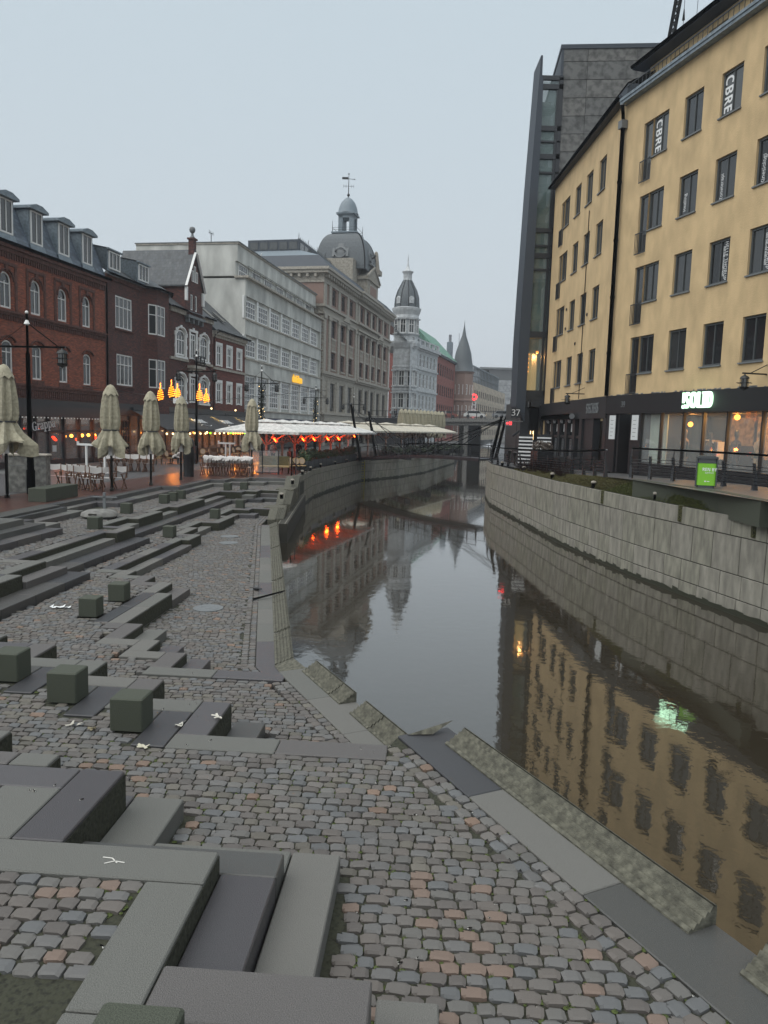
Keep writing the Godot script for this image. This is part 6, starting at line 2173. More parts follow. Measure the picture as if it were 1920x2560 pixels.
func build_right() -> void:
	var gy := 2.45
	org = Vector3(0, gy, 0)
	var h := house("yellow_building", "ochre yellow plastered building with grey framed windows and black shop fronts", "building", right_at(0, gy), RAZ, true)
	var rows := [[16.26, 17.89], [13.16, 14.79], [10.06, 11.71], [6.96, 8.62]]
	var cols := [[2.74, 3.88], [4.89, 6.03], [7.02, 8.16], [9.2, 10.34], [11.4, 12.5]]
	var holes := []
	for r in rows:
		holes.append([0.64, r[0], 1.72, r[1]])
		holes.append([-0.02, r[0] - 0.88, 0.64, r[1]])
		for c in cols:
			holes.append([c[0], r[0], c[1], r[1]])
	var end := 13.5
	var b := nb()
	b.wall(-1.55, 6.0, end, 19.25, 0, holes, 0.2)
	# the far part turns a little at the downpipe
	var bend := deg_to_rad(-1.6823) - deg_to_rad(RAZ)
	var lx := Transform3D(Basis(Vector3.UP, -bend), Vector3(-1.55, 0, 0) - org)
	var lh := []
	var lcols := [[-10.75, -9.1], [-7.98, -6.85], [-5.84, -4.7], [-3.66, -2.53]]
	var lrows := [[16.42, 18.05], [13.28, 14.93], [10.1, 11.75], [6.95, 8.58]]
	for r in lrows:
		lh.append([-10.35, r[0], -9.1, r[1]])
		lh.append([-10.95, r[0] - 0.9, -10.35, r[1]])
		for k in range(1, 4):
			lh.append([lcols[k][0], r[0], lcols[k][1], r[1]])
	b.xf = lx
	b.wall(-12.8, 6.0, 0.0, 19.5, 0, lh, 0.2)
	b.q4(Vector3(-12.8, 2, -6), Vector3(-12.8, 2, 0), Vector3(-12.8, 19.5, 0), Vector3(-12.8, 19.5, -6))
	part(h, "wall", b, M.plaster_yellow)
	var prints := {
		"0_0": ["CBRE", 1, 0.42], "0_2": ["CBRE", 0, 0.42], "1_1": ["Healing", 0, 0.16], "1_2": ["Zoneterapi", 0, 0.15], "1_3": ["Kinesiologi", 0, 0.16],
		"2_2": ["HELLE THORUP", 1, 0.16], "2_3": ["HELLE THORUP", 1, 0.16]}
	for r in 4:
		var pane := [3, 1, 1, 0][r] as int
		var v: Array = rows[r]
		# door and window under one lintel
		window(h, 0.0, v[0] - 0.86, 0.64, v[1] - v[0] + 0.84, -0.1, 1, [], 0.06, M.grey_frame, pane)
		var q = prints.get("%d_0" % r, ["", 0, 0.3])
		yellow_window(h, 0.66, 1.7, v[0] + 0.02, v[1] - 0.02, 2, pane, q[0], Transform3D(), 0, q[2])
		b = nb()
		b.box(Vector3(-0.06, v[0] - 0.02, 0.08), Vector3(0.68, v[0] + 0.02, 0.11))
		b.box(Vector3(-0.06, v[0] - 0.9, 0.08), Vector3(0.68, v[0] - 0.86, 0.11))
		for k in 8:
			var u := -0.05 + 0.72 * k / 7.0
			b.box(Vector3(u - 0.008, v[0] - 0.9, 0.085), Vector3(u + 0.008, v[0], 0.105))
		part(h, "french_balcony", b, M.dark_steel)
		for c in cols.size():
			q = prints.get("%d_%d" % [r, c + 1], ["", 0, 0.3])
			yellow_window(h, cols[c][0] + 0.02, cols[c][1] - 0.02, v[0] + 0.02, v[1] - 0.02, 2, pane if (c + r) % 3 else (pane + 1) % 4, q[0], Transform3D(), q[1], q[2])
		if r == 2:
			for c in [1, 2]:
				text(h, "window_lettering", "SKIN CARE FOR EVERY BODY", M.print_white, 0.075, 0.004, Transform3D(Basis(Vector3.BACK, -PI / 2), Vector3(cols[c][1] - 0.42, (v[0] + v[1]) / 2, -0.112) - org), 0.8, true)
		var lv: Array = lrows[r]
		var keep := org
		org = Vector3.ZERO
		yellow_window(h, -10.33, -9.12, lv[0] + 0.02, lv[1] - 0.02, 2, pane, "", lx)
		window(h, -10.93, lv[0] - 0.88, 0.56, lv[1] - lv[0] + 0.86, -0.1, 1, [], 0.06, M.grey_frame, pane, 0.0, lx)
		b = MB.new()
		b.xf = lx
		b.box(Vector3(-11.0, lv[0] - 0.02, 0.08), Vector3(-10.3, lv[0] + 0.02, 0.11))
		b.box(Vector3(-11.0, lv[0] - 0.94, 0.08), Vector3(-10.3, lv[0] - 0.9, 0.11))
		for k in 8:
			var u := -10.98 + 0.66 * k / 7.0
			b.box(Vector3(u - 0.008, lv[0] - 0.93, 0.085), Vector3(u + 0.008, lv[0], 0.105))
		part(h, "french_balcony", b, M.dark_steel)
		for k in range(1, 4):
			yellow_window(h, lcols[k][0] + 0.02, lcols[k][1] - 0.02, lv[0] + 0.02, lv[1] - 0.02, 2, [3, 3, 0, 0][r] if k > 1 else pane, "", lx)
		# wall anchors and a rust streaked conduit
		if r == 2:
			for a in [[-8.5, 11.4], [-8.5, 10.3], [-4.3, 10.5], [-6.3, 9.2]]:
				b = MB.new()
				b.xf = lx
				b.bar(Vector3(a[0] - 0.1, a[1], 0.03), Vector3(a[0] + 0.1, a[1] + 0.06, 0.05), 0.04, 0.05)
				b.box(Vector3(a[0] - 0.02, a[1] - 0.08, 0.0), Vector3(a[0] + 0.02, a[1] + 0.08, 0.06))
				part(h, "wall_anchor", b, M.dark_steel)
		org = keep
	b = nb()
	b.xf = lx
	b.tube(Vector3(-4.95, 6.1, 0.03), Vector3(-4.95, 16.0, 0.03), 0.02, 0.02, 5)
	part(h, "conduit", b, M.lead)
	# downpipe with hopper at the bend
	b = nb()
	b.tube(Vector3(-1.5, 6.05, 0.16), Vector3(-1.5, 18.3, 0.16), 0.095, 0.095, 12)
	for v in [8.0, 10.6, 13.2, 15.8]:
		b.tube(Vector3(-1.5, v, 0.16), Vector3(-1.5, v + 0.1, 0.16), 0.115, 0.115, 12)
	b.box(Vector3(-1.66, 18.2, 0.02), Vector3(-1.34, 18.55, 0.32))
	b.pipe([Vector3(-1.5, 18.5, 0.16), Vector3(-1.5, 18.9, 0.2), Vector3(-1.35, 19.2, 0.35)], 0.08, 8)
	part(h, "downpipe", b, M.lead)
	b = nb()
	b.box(Vector3(-1.6, 19.25, -1.4), Vector3(end, 19.38, 0.32))
	b.box(Vector3(-1.6, 19.38, 0.2), Vector3(end, 19.5, 0.36))
	part(h, "eaves_gutter", b, M.zinc)
	b = nb()
	b.xf = lx
	b.box(Vector3(-12.95, 19.5, -3), Vector3(0.1, 19.62, 0.34))
	b.tube(Vector3(-13.0, 19.6, 0.36), Vector3(0.1, 19.6, 0.36), 0.08, 0.08, 8)
	b.q4(Vector3(-9.0, 20.05, 0.15), Vector3(0.4, 20.1, 0.15), Vector3(0.4, 21.8, -3.5), Vector3(-9.0, 21.8, -3.5))
	b.box(Vector3(-9.0, 19.62, -3), Vector3(0.4, 20.05, 0.1))
	part(h, "roof", b, M.roof_dark)
	# roof rail
	b = nb()
	b.box(Vector3(-1.3, 19.9, 0.2), Vector3(end, 19.94, 0.24))
	var u := -1.2
	while u < end:
		b.box(Vector3(u, 19.5, 0.21), Vector3(u + 0.02, 19.9, 0.23))
		u += 0.28
	part(h, "roof_rail", b, M.dark_steel)
	# set back attic storey
	var aw := [[0.2, 1.3], [2.6, 3.7], [4.95, 6.1], [7.4, 8.5]]
	var ah := []
	for w in aw:
		ah.append([w[0], 19.6, w[1], 20.65])
	b = nb()
	b.wall(-1.4, 19.38, end, 21.0, -1.0, ah, 0.15)
	b.q4(Vector3(-1.4, 19.38, -6), Vector3(-1.4, 19.38, -1.0), Vector3(-1.4, 21.0, -1.0), Vector3(-1.4, 21.0, -6))
	part(h, "attic_wall", b, M.plaster_yellow)
	for w in aw:
		window(h, w[0] + 0.02, 19.62, w[1] - w[0] - 0.04, 1.0, -1.08, 2, [], 0.07, M.grey_frame, 3)
	b = nb()
	b.box(Vector3(-1.9, 21.0, -7), Vector3(end, 21.16, -0.4))
	b.tube(Vector3(-1.9, 21.12, -0.36), Vector3(end, 21.12, -0.36), 0.08, 0.08, 8)
	part(h, "attic_roof", b, M.roof_dark)
	# black fascia and shop fronts
	b = nb()
	b.box(Vector3(-1.55, 5.2, -0.3), Vector3(end, 6.04, 0.12))
	b.box(Vector3(-1.5, gy, -0.3), Vector3(-0.72, 5.2, 0.06))
	b.box(Vector3(-0.62, gy, -1.4), Vector3(-0.5, 5.2, 0.0))
	b.box(Vector3(0.48, gy, -0.3), Vector3(1.28, 5.2, 0.06))
	for x in [2.62, 4.1, 5.3, 6.65, 8.4, 10.4]:
		b.box(Vector3(x - 0.035, 2.9, -0.15), Vector3(x + 0.035, 5.2, 0.02))
	b.box(Vector3(1.28, gy, -0.2), Vector3(end, 3.0, 0.02))
	b.box(Vector3(-0.62, gy, -1.5), Vector3(0.48, 5.2, -1.4))
	part(h, "black_shopfront", b, M.dark_paint)
	b = nb()
	b.box(Vector3(1.28, 3.0, -0.1), Vector3(end, 5.2, -0.085))
	part(h, "shop_pane", b, M.clear)
	# street door with its orange wooden side, number and boards
	b = nb()
	b.box(Vector3(0.36, gy, -1.35), Vector3(0.47, 5.1, -0.1))
	part(h, "door_jamb", b, M.orange_wood)
	b = nb()
	b.box(Vector3(-0.45, gy + 0.05, -1.38), Vector3(0.35, 5.0, -1.3))
	var dr := part(h, "door", b, M.dark_steel)
	b = nb()
	for k in 4:
		b.box(Vector3(-0.2 + 0.16 * (k % 2), 3.95 + 0.2 * (k / 2), -1.3), Vector3(-0.08 + 0.16 * (k % 2), 4.1 + 0.2 * (k / 2), -1.28))
	part(dr, "notice", b, M.paper)
	for s in [-1.2, 0.62]:
		b = nb()
		b.box(Vector3(s, 4.0, 0.06), Vector3(s + 0.5, 5.12, 0.09))
		var bd := part(h, "name_board", b, M.paper)
		bd.set_meta("label", "tall pale board of tenants' names beside the street door")
		b = nb()
		for k in 5:
			b.box(Vector3(s + 0.12, 4.15 + 0.18 * k, 0.09), Vector3(s + 0.12 + 0.2 + 0.03 * (k % 3), 4.17 + 0.18 * k, 0.094))
		part(bd, "lettering", b, M.lead)
	text(h, "house_number", "39", M.lead, 0.26, 0.02, Transform3D(Basis(), Vector3(-0.1, 5.62, 0.125) - org), 0.85, false)
	text(h, "sign", "!SOLID", M.sign_green, 0.62, 0.08, Transform3D(Basis(), Vector3(5.07, 5.66, 0.17) - org), 0.66, true)
	var al := OmniLight3D.new()
	al.name = "sign_light"
	al.light_color = Color(0.8, 1.0, 0.85)
	al.light_energy = 0.05
	al.light_size = 0.3
	al.omni_range = 8
	al.omni_attenuation = 2.0
	al.shadow_enabled = true
	al.position = Vector3(5.07, 5.66, 0.7) - org
	h.add_child(al)
	shop_inside(h)
	# rust line and weathering strip above the fascia
	rng.seed = 71
	b = nb()
	for k in 60:
		var x := -1.4 + rng.randf() * 12.0
		var w := rng.randf_range(0.05, 0.3)
		b.box(Vector3(x, 6.04, 0.0), Vector3(x + w, 6.04 + rng.randf_range(0.02, 0.08), 0.008))
	part(h, "peeling_paint", b, M.lead).set_meta("kind", "stuff")
	# the other shop, under the far part
	var keep2 := org
	org = Vector3.ZERO
	b = MB.new()
	b.xf = lx
	b.box(Vector3(-13.6, 5.0, -0.3), Vector3(0, 6.05, 0.1))
	b.box(Vector3(-13.6, 1.8, -2.5), Vector3(0, 5.0, -2.4))
	b.box(Vector3(-13.6, 1.8, -0.25), Vector3(0, 2.9, 0.0))
	for x in [-13.4, -11.9, -10.3, -8.7, -7.1, -5.5, -4.2, -2.2, -0.2]:
		b.box(Vector3(x - 0.25, 1.8, -0.3), Vector3(x + 0.25, 5.0, 0.06))
	b.box(Vector3(-4.2, 1.8, -0.25), Vector3(-2.2, 5.0, -0.05))
	b.box(Vector3(-13.4, 3.95, -0.2), Vector3(-4.2, 4.1, -0.02))
	part(h, "bar_front", b, M.dark_paint)
	b = MB.new()
	b.xf = lx
	b.box(Vector3(-13.4, 2.9, -0.15), Vector3(-4.2, 5.0, -0.13))
	part(h, "shop_pane", b, M.pane0)
	b = MB.new()
	b.xf = lx
	for x in [-11.1, -9.5, -7.9, -6.3]:
		b.box(Vector3(x - 0.34, 3.0, -0.4), Vector3(x + 0.34, 3.9, -0.3))
		b.box(Vector3(x - 0.3, 4.3, -0.125), Vector3(x + 0.3, 4.75, -0.12))
	part(h, "blind", b, M.paper)
	b = MB.new()
	b.xf = lx
	b.tube(Vector3(-11.6, 5.15, 0.35), Vector3(-4.9, 5.15, 0.35), 0.15, 0.15, 12)
	for x in [-10.5, -8.9, -7.3, -5.7]:
		b.bar(Vector3(x, 4.95, 0.3), Vector3(x + 0.4, 4.85, 0.35), 0.1, 0.14)
	part(h, "rolled_awning", b, M.steel)
	for x in [-10.6, -9.0, -7.4, -5.75]:
		b = MB.new()
		b.xf = lx
		b.box(Vector3(x - 0.2, 2.8, 0.06), Vector3(x + 0.2, 3.9, 0.1))
		var cb := part(h, "menu_board", b, M.dark_steel)
		b = MB.new()
		b.xf = lx
		for e in [-0.2, 0.18]:
			b.box(Vector3(x + e, 2.8, 0.1), Vector3(x + e + 0.02, 3.9, 0.112))
		b.box(Vector3(x - 0.2, 3.88, 0.1), Vector3(x + 0.2, 3.9, 0.112))
		for k in 5:
			b.box(Vector3(x - 0.1, 3.0 + 0.17 * k, 0.1), Vector3(x + 0.08, 3.04 + 0.17 * k, 0.104))
		part(cb, "chalk_lines", b, M.lead)
	text(h, "sign", "STECHERS", M.lead, 0.5, 0.03, lx * Transform3D(Basis(), Vector3(-2.1, 5.5, 0.12)), 0.62, true)
	# wall lanterns on brackets
	org = keep2
	var spots := [[Vector3(8.4, 6.35, 0), Transform3D()], [Vector3(-4.0, 6.2, 0), lx * Transform3D(Basis(), org)], [Vector3(-13.4, 6.2, 0), lx * Transform3D(Basis(), org)]]
	org = Vector3.ZERO
	var wh := ["right of the white lit shop sign", "at the bend left of the street door", "at the far corner beside the dark tower"]
	for i in 3:
		var at: Vector3 = h.global_transform * (spots[i][1] * (spots[i][0] - Vector3(0, gy, 0)))
		var l := thing("wall_lantern", "rusty iron lantern on a wall bracket of the yellow building, %s" % wh[i], "lamp", at, h.rotation.y if i == 0 else h.rotation.y - bend, "wall lanterns on the yellow building")
		b = MB.new()
		b.bar(Vector3(0, 0.12, 0), Vector3(0, 0.12, 1.0), 0.05, 0.05)
		b.bar(Vector3(0, 0.45, 0), Vector3(0, 0.12, 0.7), 0.025, 0.025)
		part(l, "bracket", b, M.iron)
		lantern(l, Vector3(0, 0.1, 0.9), 0.85)

func lantern(parent: Node, at: Vector3, s: float) -> void:
	var b := MB.new()
	b.xf = Transform3D(Basis.from_scale(Vector3.ONE * s), at)
	b.lathe([Vector2(0.02, 0.0), Vector2(0.05, -0.06), Vector2(0.16, -0.12), Vector2(0.19, -0.2), Vector2(0.14, -0.21)], 10)
	b.lathe([Vector2(0.14, -0.52), Vector2(0.19, -0.53), Vector2(0.15, -0.62), Vector2(0.02, -0.66), Vector2(0.001, -0.72)], 10)
	for k in 6:
		var f := TAU * k / 6
		b.tube(Vector3(cos(f) * 0.16, -0.53, sin(f) * 0.16), Vector3(cos(f) * 0.16, -0.2, sin(f) * 0.16), 0.013, 0.013, 4)
	b.lathe([Vector2(0.17, -0.38), Vector2(0.175, -0.36), Vector2(0.17, -0.34)], 10)
	for e in [Vector3(1, 0, 0), Vector3(0, 0, 1)]:
		b.bar(e * -0.38 + Vector3(0, -0.37, 0), e * 0.38 + Vector3(0, -0.37, 0), 0.022, 0.022)
	part(parent, "lantern_cage", b, M.iron)
	b = MB.new()
	b.xf = Transform3D(Basis.from_scale(Vector3.ONE * s), at)
	b.lathe([Vector2(0.13, -0.52), Vector2(0.13, -0.21)], 8)
	part(parent, "lantern_glass", b, M.pane3)

func shop_inside(h: Node) -> void:
	var b := nb()
	b.box(Vector3(1.3, 2.46, -3.6), Vector3(13, 5.2, -3.5))
	b.box(Vector3(1.3, 2.46, -3.5), Vector3(13, 2.5, -0.2))
	b.box(Vector3(1.25, 2.46, -3.5), Vector3(1.3, 5.2, -0.15))
	b.box(Vector3(1.3, 5.15, -3.5), Vector3(13, 5.2, -0.15))
	var room := part(h, "shop_interior", b, M.dark_steel)
	b = nb()
	b.box(Vector3(1.35, 3.0, -0.45), Vector3(2.55, 5.15, -0.4))
	part(h, "frosted_screen", b, M.green_glass_wall)
	for w in [[2.7, 4.2, 3.9, 5.1, -3.45], [5.35, 6.6, 3.4, 5.1, -2.6], [6.7, 9.3, 3.6, 4.9, -3.4]]:
		b = nb()
		b.box(Vector3(w[0], w[2], w[4]), Vector3(w[1], w[3], w[4] + 0.05))
		part(room, "warm_panel", b, M.warm_wall)
	# mannequins, clothes on rails, plants
	for m in [[3.1, 3.1], [7.35, 3.1], [4.7, 3.0], [6.15, 3.1]]:
		b = nb()
		var o := Vector3(m[0], m[1], -0.9)
		b.lathe([Vector2(0.1, -0.1), Vector2(0.16, 0.25), Vector2(0.13, 0.55), Vector2(0.2, 0.85), Vector2(0.16, 0.98), Vector2(0.055, 1.05), Vector2(0.05, 1.13), Vector2(0.09, 1.2), Vector2(0.1, 1.32), Vector2(0.06, 1.42), Vector2(0.001, 1.44)], 10, o)
		b.tube(o + Vector3(0.17, 0.9, 0), o + Vector3(0.24, 0.3, 0.05), 0.05, 0.035, 6)
		b.tube(o + Vector3(-0.17, 0.9, 0), o + Vector3(-0.24, 0.3, 0.05), 0.05, 0.035, 6)
		part(room, "mannequin", b, M.dark_steel if m[0] > 4 and m[0] < 7 else M.warm_wall)
	rng.seed = 12
	for k in 16:
		b = nb()
		var x := (4.3 if k < 9 else 8.3) + 0.1 * (k % 9)
		b.box(Vector3(x, 3.35, -1.4), Vector3(x + 0.045, 4.05 + rng.randf() * 0.08, -0.9))
		part(room, "garment", b, [M.print_white, M.awning, M.wood, M.cloth_white, M.warm_wall][k % 5])
	for p in [Vector3(3.4, 3.55, -0.6), Vector3(7.6, 3.5, -0.6), Vector3(8.35, 3.75, -0.7)]:
		b = nb()
		b.tinted = true
		for k in 34:
			var f := rng.randf() * TAU
			var e := rng.randf_range(0.1, 1.2)
			var tip: Vector3 = p + Vector3(cos(f) * cos(e), sin(e), sin(f) * cos(e) * 0.5) * rng.randf_range(0.25, 0.5)
			b.col = Color(0.09, 0.15, 0.05) * rng.randf_range(0.7, 1.3)
			var s := Vector3(-sin(f), 0.3, cos(f)) * 0.025
			b.t3(p - s, p + s, tip)
			b.t3(p + s, p - s, tip)
		part(room, "plant", b, M.leaf)
	var lamps := [[3.0, 4.75, -1.2, 3.0], [6.1, 5.02, -0.9, 2.4], [7.4, 4.4, -1.6, 3.5], [9.6, 4.5, -1.5, 3.0]]
	for q in lamps:
		b = nb()
		b.ball(Vector3(q[0], q[1], q[2]), 0.11, 7)
		part(room, "lamp", b, M.lamp_warm)
		var l := OmniLight3D.new()
		l.name = "shop_light"
		l.light_color = Color(1.0, 0.72, 0.38)
		l.light_energy = q[3] * 0.35
		l.light_size = 0.08
		l.omni_range = 10
		l.omni_attenuation = 2.0
		l.shadow_enabled = true
		l.position = Vector3(q[0], q[1], q[2]) - org
		h.add_child(l)

func build_tower() -> void:
	org = Vector3.ZERO
	# panelled gable wall behind the yellow building
	var h := thing("panel_building", "tall dark grey building with a square panelled wall behind the yellow roof", "building", Vector3(10.35, 2.0, -49.4), deg_to_rad(-5.0))
	var b := MB.new()
	b.box(Vector3(0, 0, -14), Vector3(13, 26.2, -0.03))
	part(h, "wall_core", b, M.wall_joint)
	rng.seed = 91
	var y := 12.4
	while y < 26.0:
		for k in 5:
			b = MB.new()
			b.cham(Vector3(-0.03 + 0.0, 0, 0), Vector3(0.1, 0.1, 0.1), 0.01)
			b = MB.new()
			var x0 := [0.1, 1.6, 4.6, 7.6, 10.6][k] as float
			var x1 := [1.58, 4.58, 7.58, 10.58, 13.0][k] as float
			var z := rng.randf_range(0.0, 0.012)
			b.box(Vector3(x0, y + 0.012, -0.03), Vector3(x1, minf(y + 1.06, 26.1), 0.03 + z))
			part(h, "panel", b, M.panel_grey if rng.randf() < 0.5 else M.panel_grey2)
		y += 1.08
	b = MB.new()
	b.box(Vector3(-0.1, 26.1, -14), Vector3(13, 26.35, 0.1))
	b.box(Vector3(-0.05, 0, -14), Vector3(0.1, 26.1, 0.07))
	part(h, "edge_trim", b, M.roof_dark)
	# glass stair tower with a leaning fin
	var t := thing("glass_tower", "narrow dark steel stair tower with greenish glass and a tall leaning fin by the canal", "tower", Vector3(8.4, 2.0, -49.4))
	b = MB.new()
	b.xf = Transform3D(Basis(), Vector3(-8.4, -2.0, 0))
	b.slab(PackedVector2Array([Vector2(8.48, 5.9), Vector2(9.08, 4.9), Vector2(9.15, 10.4), Vector2(9.2, 17.4), Vector2(9.22, 23), Vector2(9.2, 26.2), Vector2(9.12, 26.4), Vector2(9.1, 27.6), Vector2(8.98, 27.6), Vector2(8.7, 20), Vector2(8.52, 13), Vector2(8.46, 10)]), -2.0, 0.25)
	part(t, "leaning_fin", b, M.roof_dark)
	b = MB.new()
	b.xf = Transform3D(Basis(), Vector3(-8.4, -2.0, 0))
	for v in [[6.6, 0.35], [10.35, 0.4], [14.6, 0.12], [15.4, 0.3], [16.1, 0.12], [17.0, 0.25], [20.6, 0.12], [21.5, 0.3], [22.5, 0.1], [23.2, 0.3], [25.7, 0.3], [26.25, 0.25]]:
		b.box(Vector3(9.15, v[0], -0.1), Vector3(10.5, v[0] + v[1], 0.1))
	b.box(Vector3(10.25, 4.0, -0.3), Vector3(10.5, 26.4, 0.1))
	b.bar(Vector3(10.05, 6.0, 0.0), Vector3(10.2, 26.0, 0.0), 0.14, 0.14)
	b.box(Vector3(9.1, 5.9, -6), Vector3(10.6, 6.6, 0.08))
	part(t, "steel_frame", b, M.dark_steel)
	b = MB.new()
	b.xf = Transform3D(Basis(), Vector3(-8.4, -2.0, 0))
	b.box(Vector3(9.15, 6.6, -0.04), Vector3(10.25, 26.2, -0.02))
	part(t, "glass", b, M.tower_glass)
	b = MB.new()
	b.xf = Transform3D(Basis(), Vector3(-8.4, -2.0, 0))
	b.box(Vector3(9.1, 6.7, -2.6), Vector3(10.3, 26, -2.5))
	part(t, "stair_wall", b, M.far_concrete)
	b = MB.new()
	b.xf = Transform3D(Basis(), Vector3(-8.4, -2.0, 0))
	for k in 8:
		b.bar(Vector3(9.2, 16.4 + 1.2 * k, -1.0), Vector3(10.2, 16.2 + 1.2 * k + 0.25 * (k % 2), -1.0), 1.2, 0.16)
	b.box(Vector3(9.15, 10.5, -2.4), Vector3(10.25, 10.7, -0.1))
	b.box(Vector3(9.15, 13.9, -2.4), Vector3(10.25, 14.1, -0.1))
	part(t, "stairs", b, M.zinc)
	b = MB.new()
	b.xf = Transform3D(Basis(), Vector3(-8.4, -2.0, 0))
	b.box(Vector3(9.2, 6.7, -2.4), Vector3(10.2, 9.6, -2.3))
	b.box(Vector3(9.6, 6.7, -1.2), Vector3(9.9, 9.4, -1.0))
	part(t, "warm_room", b, M.room_lit)
	var l := OmniLight3D.new()
	l.name = "tower_room_light"
	l.light_color = Color(1.0, 0.7, 0.4)
	l.light_energy = 1.6
	l.light_size = 0.1
	l.omni_range = 8
	l.omni_attenuation = 2.0
	l.shadow_enabled = true
	l.position = Vector3(1.3, 7.2, -0.8)
	t.add_child(l)
	b = MB.new()
	b.xf = Transform3D(Basis(), Vector3(-8.4, -2.0, 0))
	for k in 5:
		b.ball(Vector3(9.22, 9.3 - 0.28 * k, -0.2), 0.05, 5)
	b.ball(Vector3(9.9, 9.5, -0.8), 0.1, 5)
	part(t, "lamp", b, M.lamp_warm)
	b = MB.new()
	b.xf = Transform3D(Basis(), Vector3(-8.4, -2.0, 0))
	b.box(Vector3(9.35, 11.6, -1.0), Vector3(9.95, 12.3, -0.4))
	b.ball(Vector3(9.65, 12.3, -0.7), 0.32, 8)
	b.tube(Vector3(9.4, 10.7, -0.7), Vector3(9.4, 11.6, -0.7), 0.03, 0.03, 4)
	b.tube(Vector3(9.9, 10.7, -0.7), Vector3(9.9, 11.6, -0.7), 0.03, 0.03, 4)
	part(t, "green_armchair", b, M.teal)
	# dark leg and canopy below
	b = MB.new()
	b.xf = Transform3D(Basis(), Vector3(-8.4, -2.0, 0))
	b.box(Vector3(8.85, 1.8, -1.2), Vector3(9.4, 6.2, 0.0))
	b.box(Vector3(9.0, 1.9, -7.0), Vector3(12.5, 6.2, -2.2))
	b.bar(Vector3(8.6, 5.6, 0.1), Vector3(9.0, 7.6, 0.1), 0.12, 0.12)
	b.bar(Vector3(8.4, 3.9, -0.2), Vector3(9.0, 4.4, -0.2), 0.12, 0.12)
	part(t, "tower_leg", b, M.dark_steel)
	for k in 4:
		b = MB.new()
		b.xf = Transform3D(Basis(), Vector3(-8.4, -2.0, 0))
		b.box(Vector3(9.5 + 0.18 * k + (0.1 if k > 1 else 0.0), 3.7, -2.19), Vector3(9.55 + 0.18 * k + (0.1 if k > 1 else 0.0), 4.3, -2.15))
		part(t, "slot_light", b, M.bulb_white)
	# projecting signs
	var s := thing("number_sign", "square dark sign with a pale number 37 projecting from the tower leg", "sign", Vector3(8.42, 5.45, -48.8))
	b = MB.new()
	b.cham(Vector3(-0.3, -0.32, -0.06), Vector3(0.3, 0.32, 0.0), 0.01)
	b.box(Vector3(0.3, -0.05, -0.05), Vector3(0.6, 0.0, -0.01))
	part(s, "board", b, M.dark_steel)
	text(s, "lettering", "37", M.print_white, 0.4, 0.02, Transform3D(Basis(), Vector3(0, 0.0, 0.012)), 0.95, false)
	s = thing("led_sign", "small grey box sign with glowing red digits under the number sign", "sign", Vector3(7.98, 4.75, -48.8))
	b = MB.new()
	b.cham(Vector3(-0.22, -0.18, -0.1), Vector3(0.25, 0.2, 0.0), 0.01)
	b.box(Vector3(0.2, 0.12, -0.08), Vector3(0.95, 0.18, -0.03))
	part(s, "box", b, M.lead)
	b = MB.new()
	b.slab(PackedVector2Array([Vector2(-0.17, 0), Vector2(-0.08, -0.09), Vector2(-0.08, 0.09)]), 0.001, 0.012)
	b.box(Vector3(-0.08, -0.03, 0.001), Vector3(0.0, 0.03, 0.012))
	for k in 2:
		var x := 0.03 + 0.1 * k
		b.box(Vector3(x, -0.1, 0.001), Vector3(x + 0.07, -0.07, 0.012))
		b.box(Vector3(x, 0.07, 0.001), Vector3(x + 0.07, 0.1, 0.012))
		b.box(Vector3(x, -0.015, 0.001), Vector3(x + 0.07, 0.015, 0.012))
		b.box(Vector3(x + 0.045, -0.07, 0.001), Vector3(x + 0.07, 0.07, 0.012))
	part(s, "glowing_digits", b, M.led)
	# crane jib beyond the roof
	var c := thing("crane", "slanting crane jib with hanging cables above the grey panel building", "crane", Vector3(27.5, 1.0, -90))
	b = MB.new()
	var p0 := Vector3(2.6, 40.0, 0)
	var p1 := Vector3(5.4, 62.0, 0)
	for o in [Vector3(-0.25, 0, 0.25), Vector3(0.25, 0, 0.25), Vector3(0.25, 0, -0.25), Vector3(-0.25, 0, -0.25)]:
		b.tube(p0 + o, p1 + o, 0.14, 0.14, 5)
	for k in 30:
		var q := p0.lerp(p1, k / 30.0)
		var r := p0.lerp(p1, (k + 1) / 30.0)
		b.tube(q + Vector3(-0.25, 0, 0.25), r + Vector3(0.25, 0, 0.25), 0.08, 0.08, 4)
		b.tube(q + Vector3(0.25, 0, -0.25), r + Vector3(-0.25, 0, -0.25), 0.08, 0.08, 4)
	b.tube(p0 - (p1 - p0) * 1.75, p0, 0.4, 0.4, 6)
	part(c, "jib", b, M.far_concrete)
	b = MB.new()
	b.lathe([Vector2(0.3, -0.2), Vector2(0.45, 0), Vector2(0.3, 0.2)], 10, Vector3(4.9, 54.0, 0))
	b.tube(Vector3(4.9, 54, 0), Vector3(4.9, 42, 0), 0.03, 0.03, 4)
	b.tube(Vector3(6.6, 63, 0), Vector3(6.2, 42, 0), 0.03, 0.03, 4)
	b.tube(Vector3(4.9, 50.2, 0), Vector3(4.9, 51.4, 0), 0.16, 0.05, 6)
	part(c, "hoist_cable", b, M.lead)

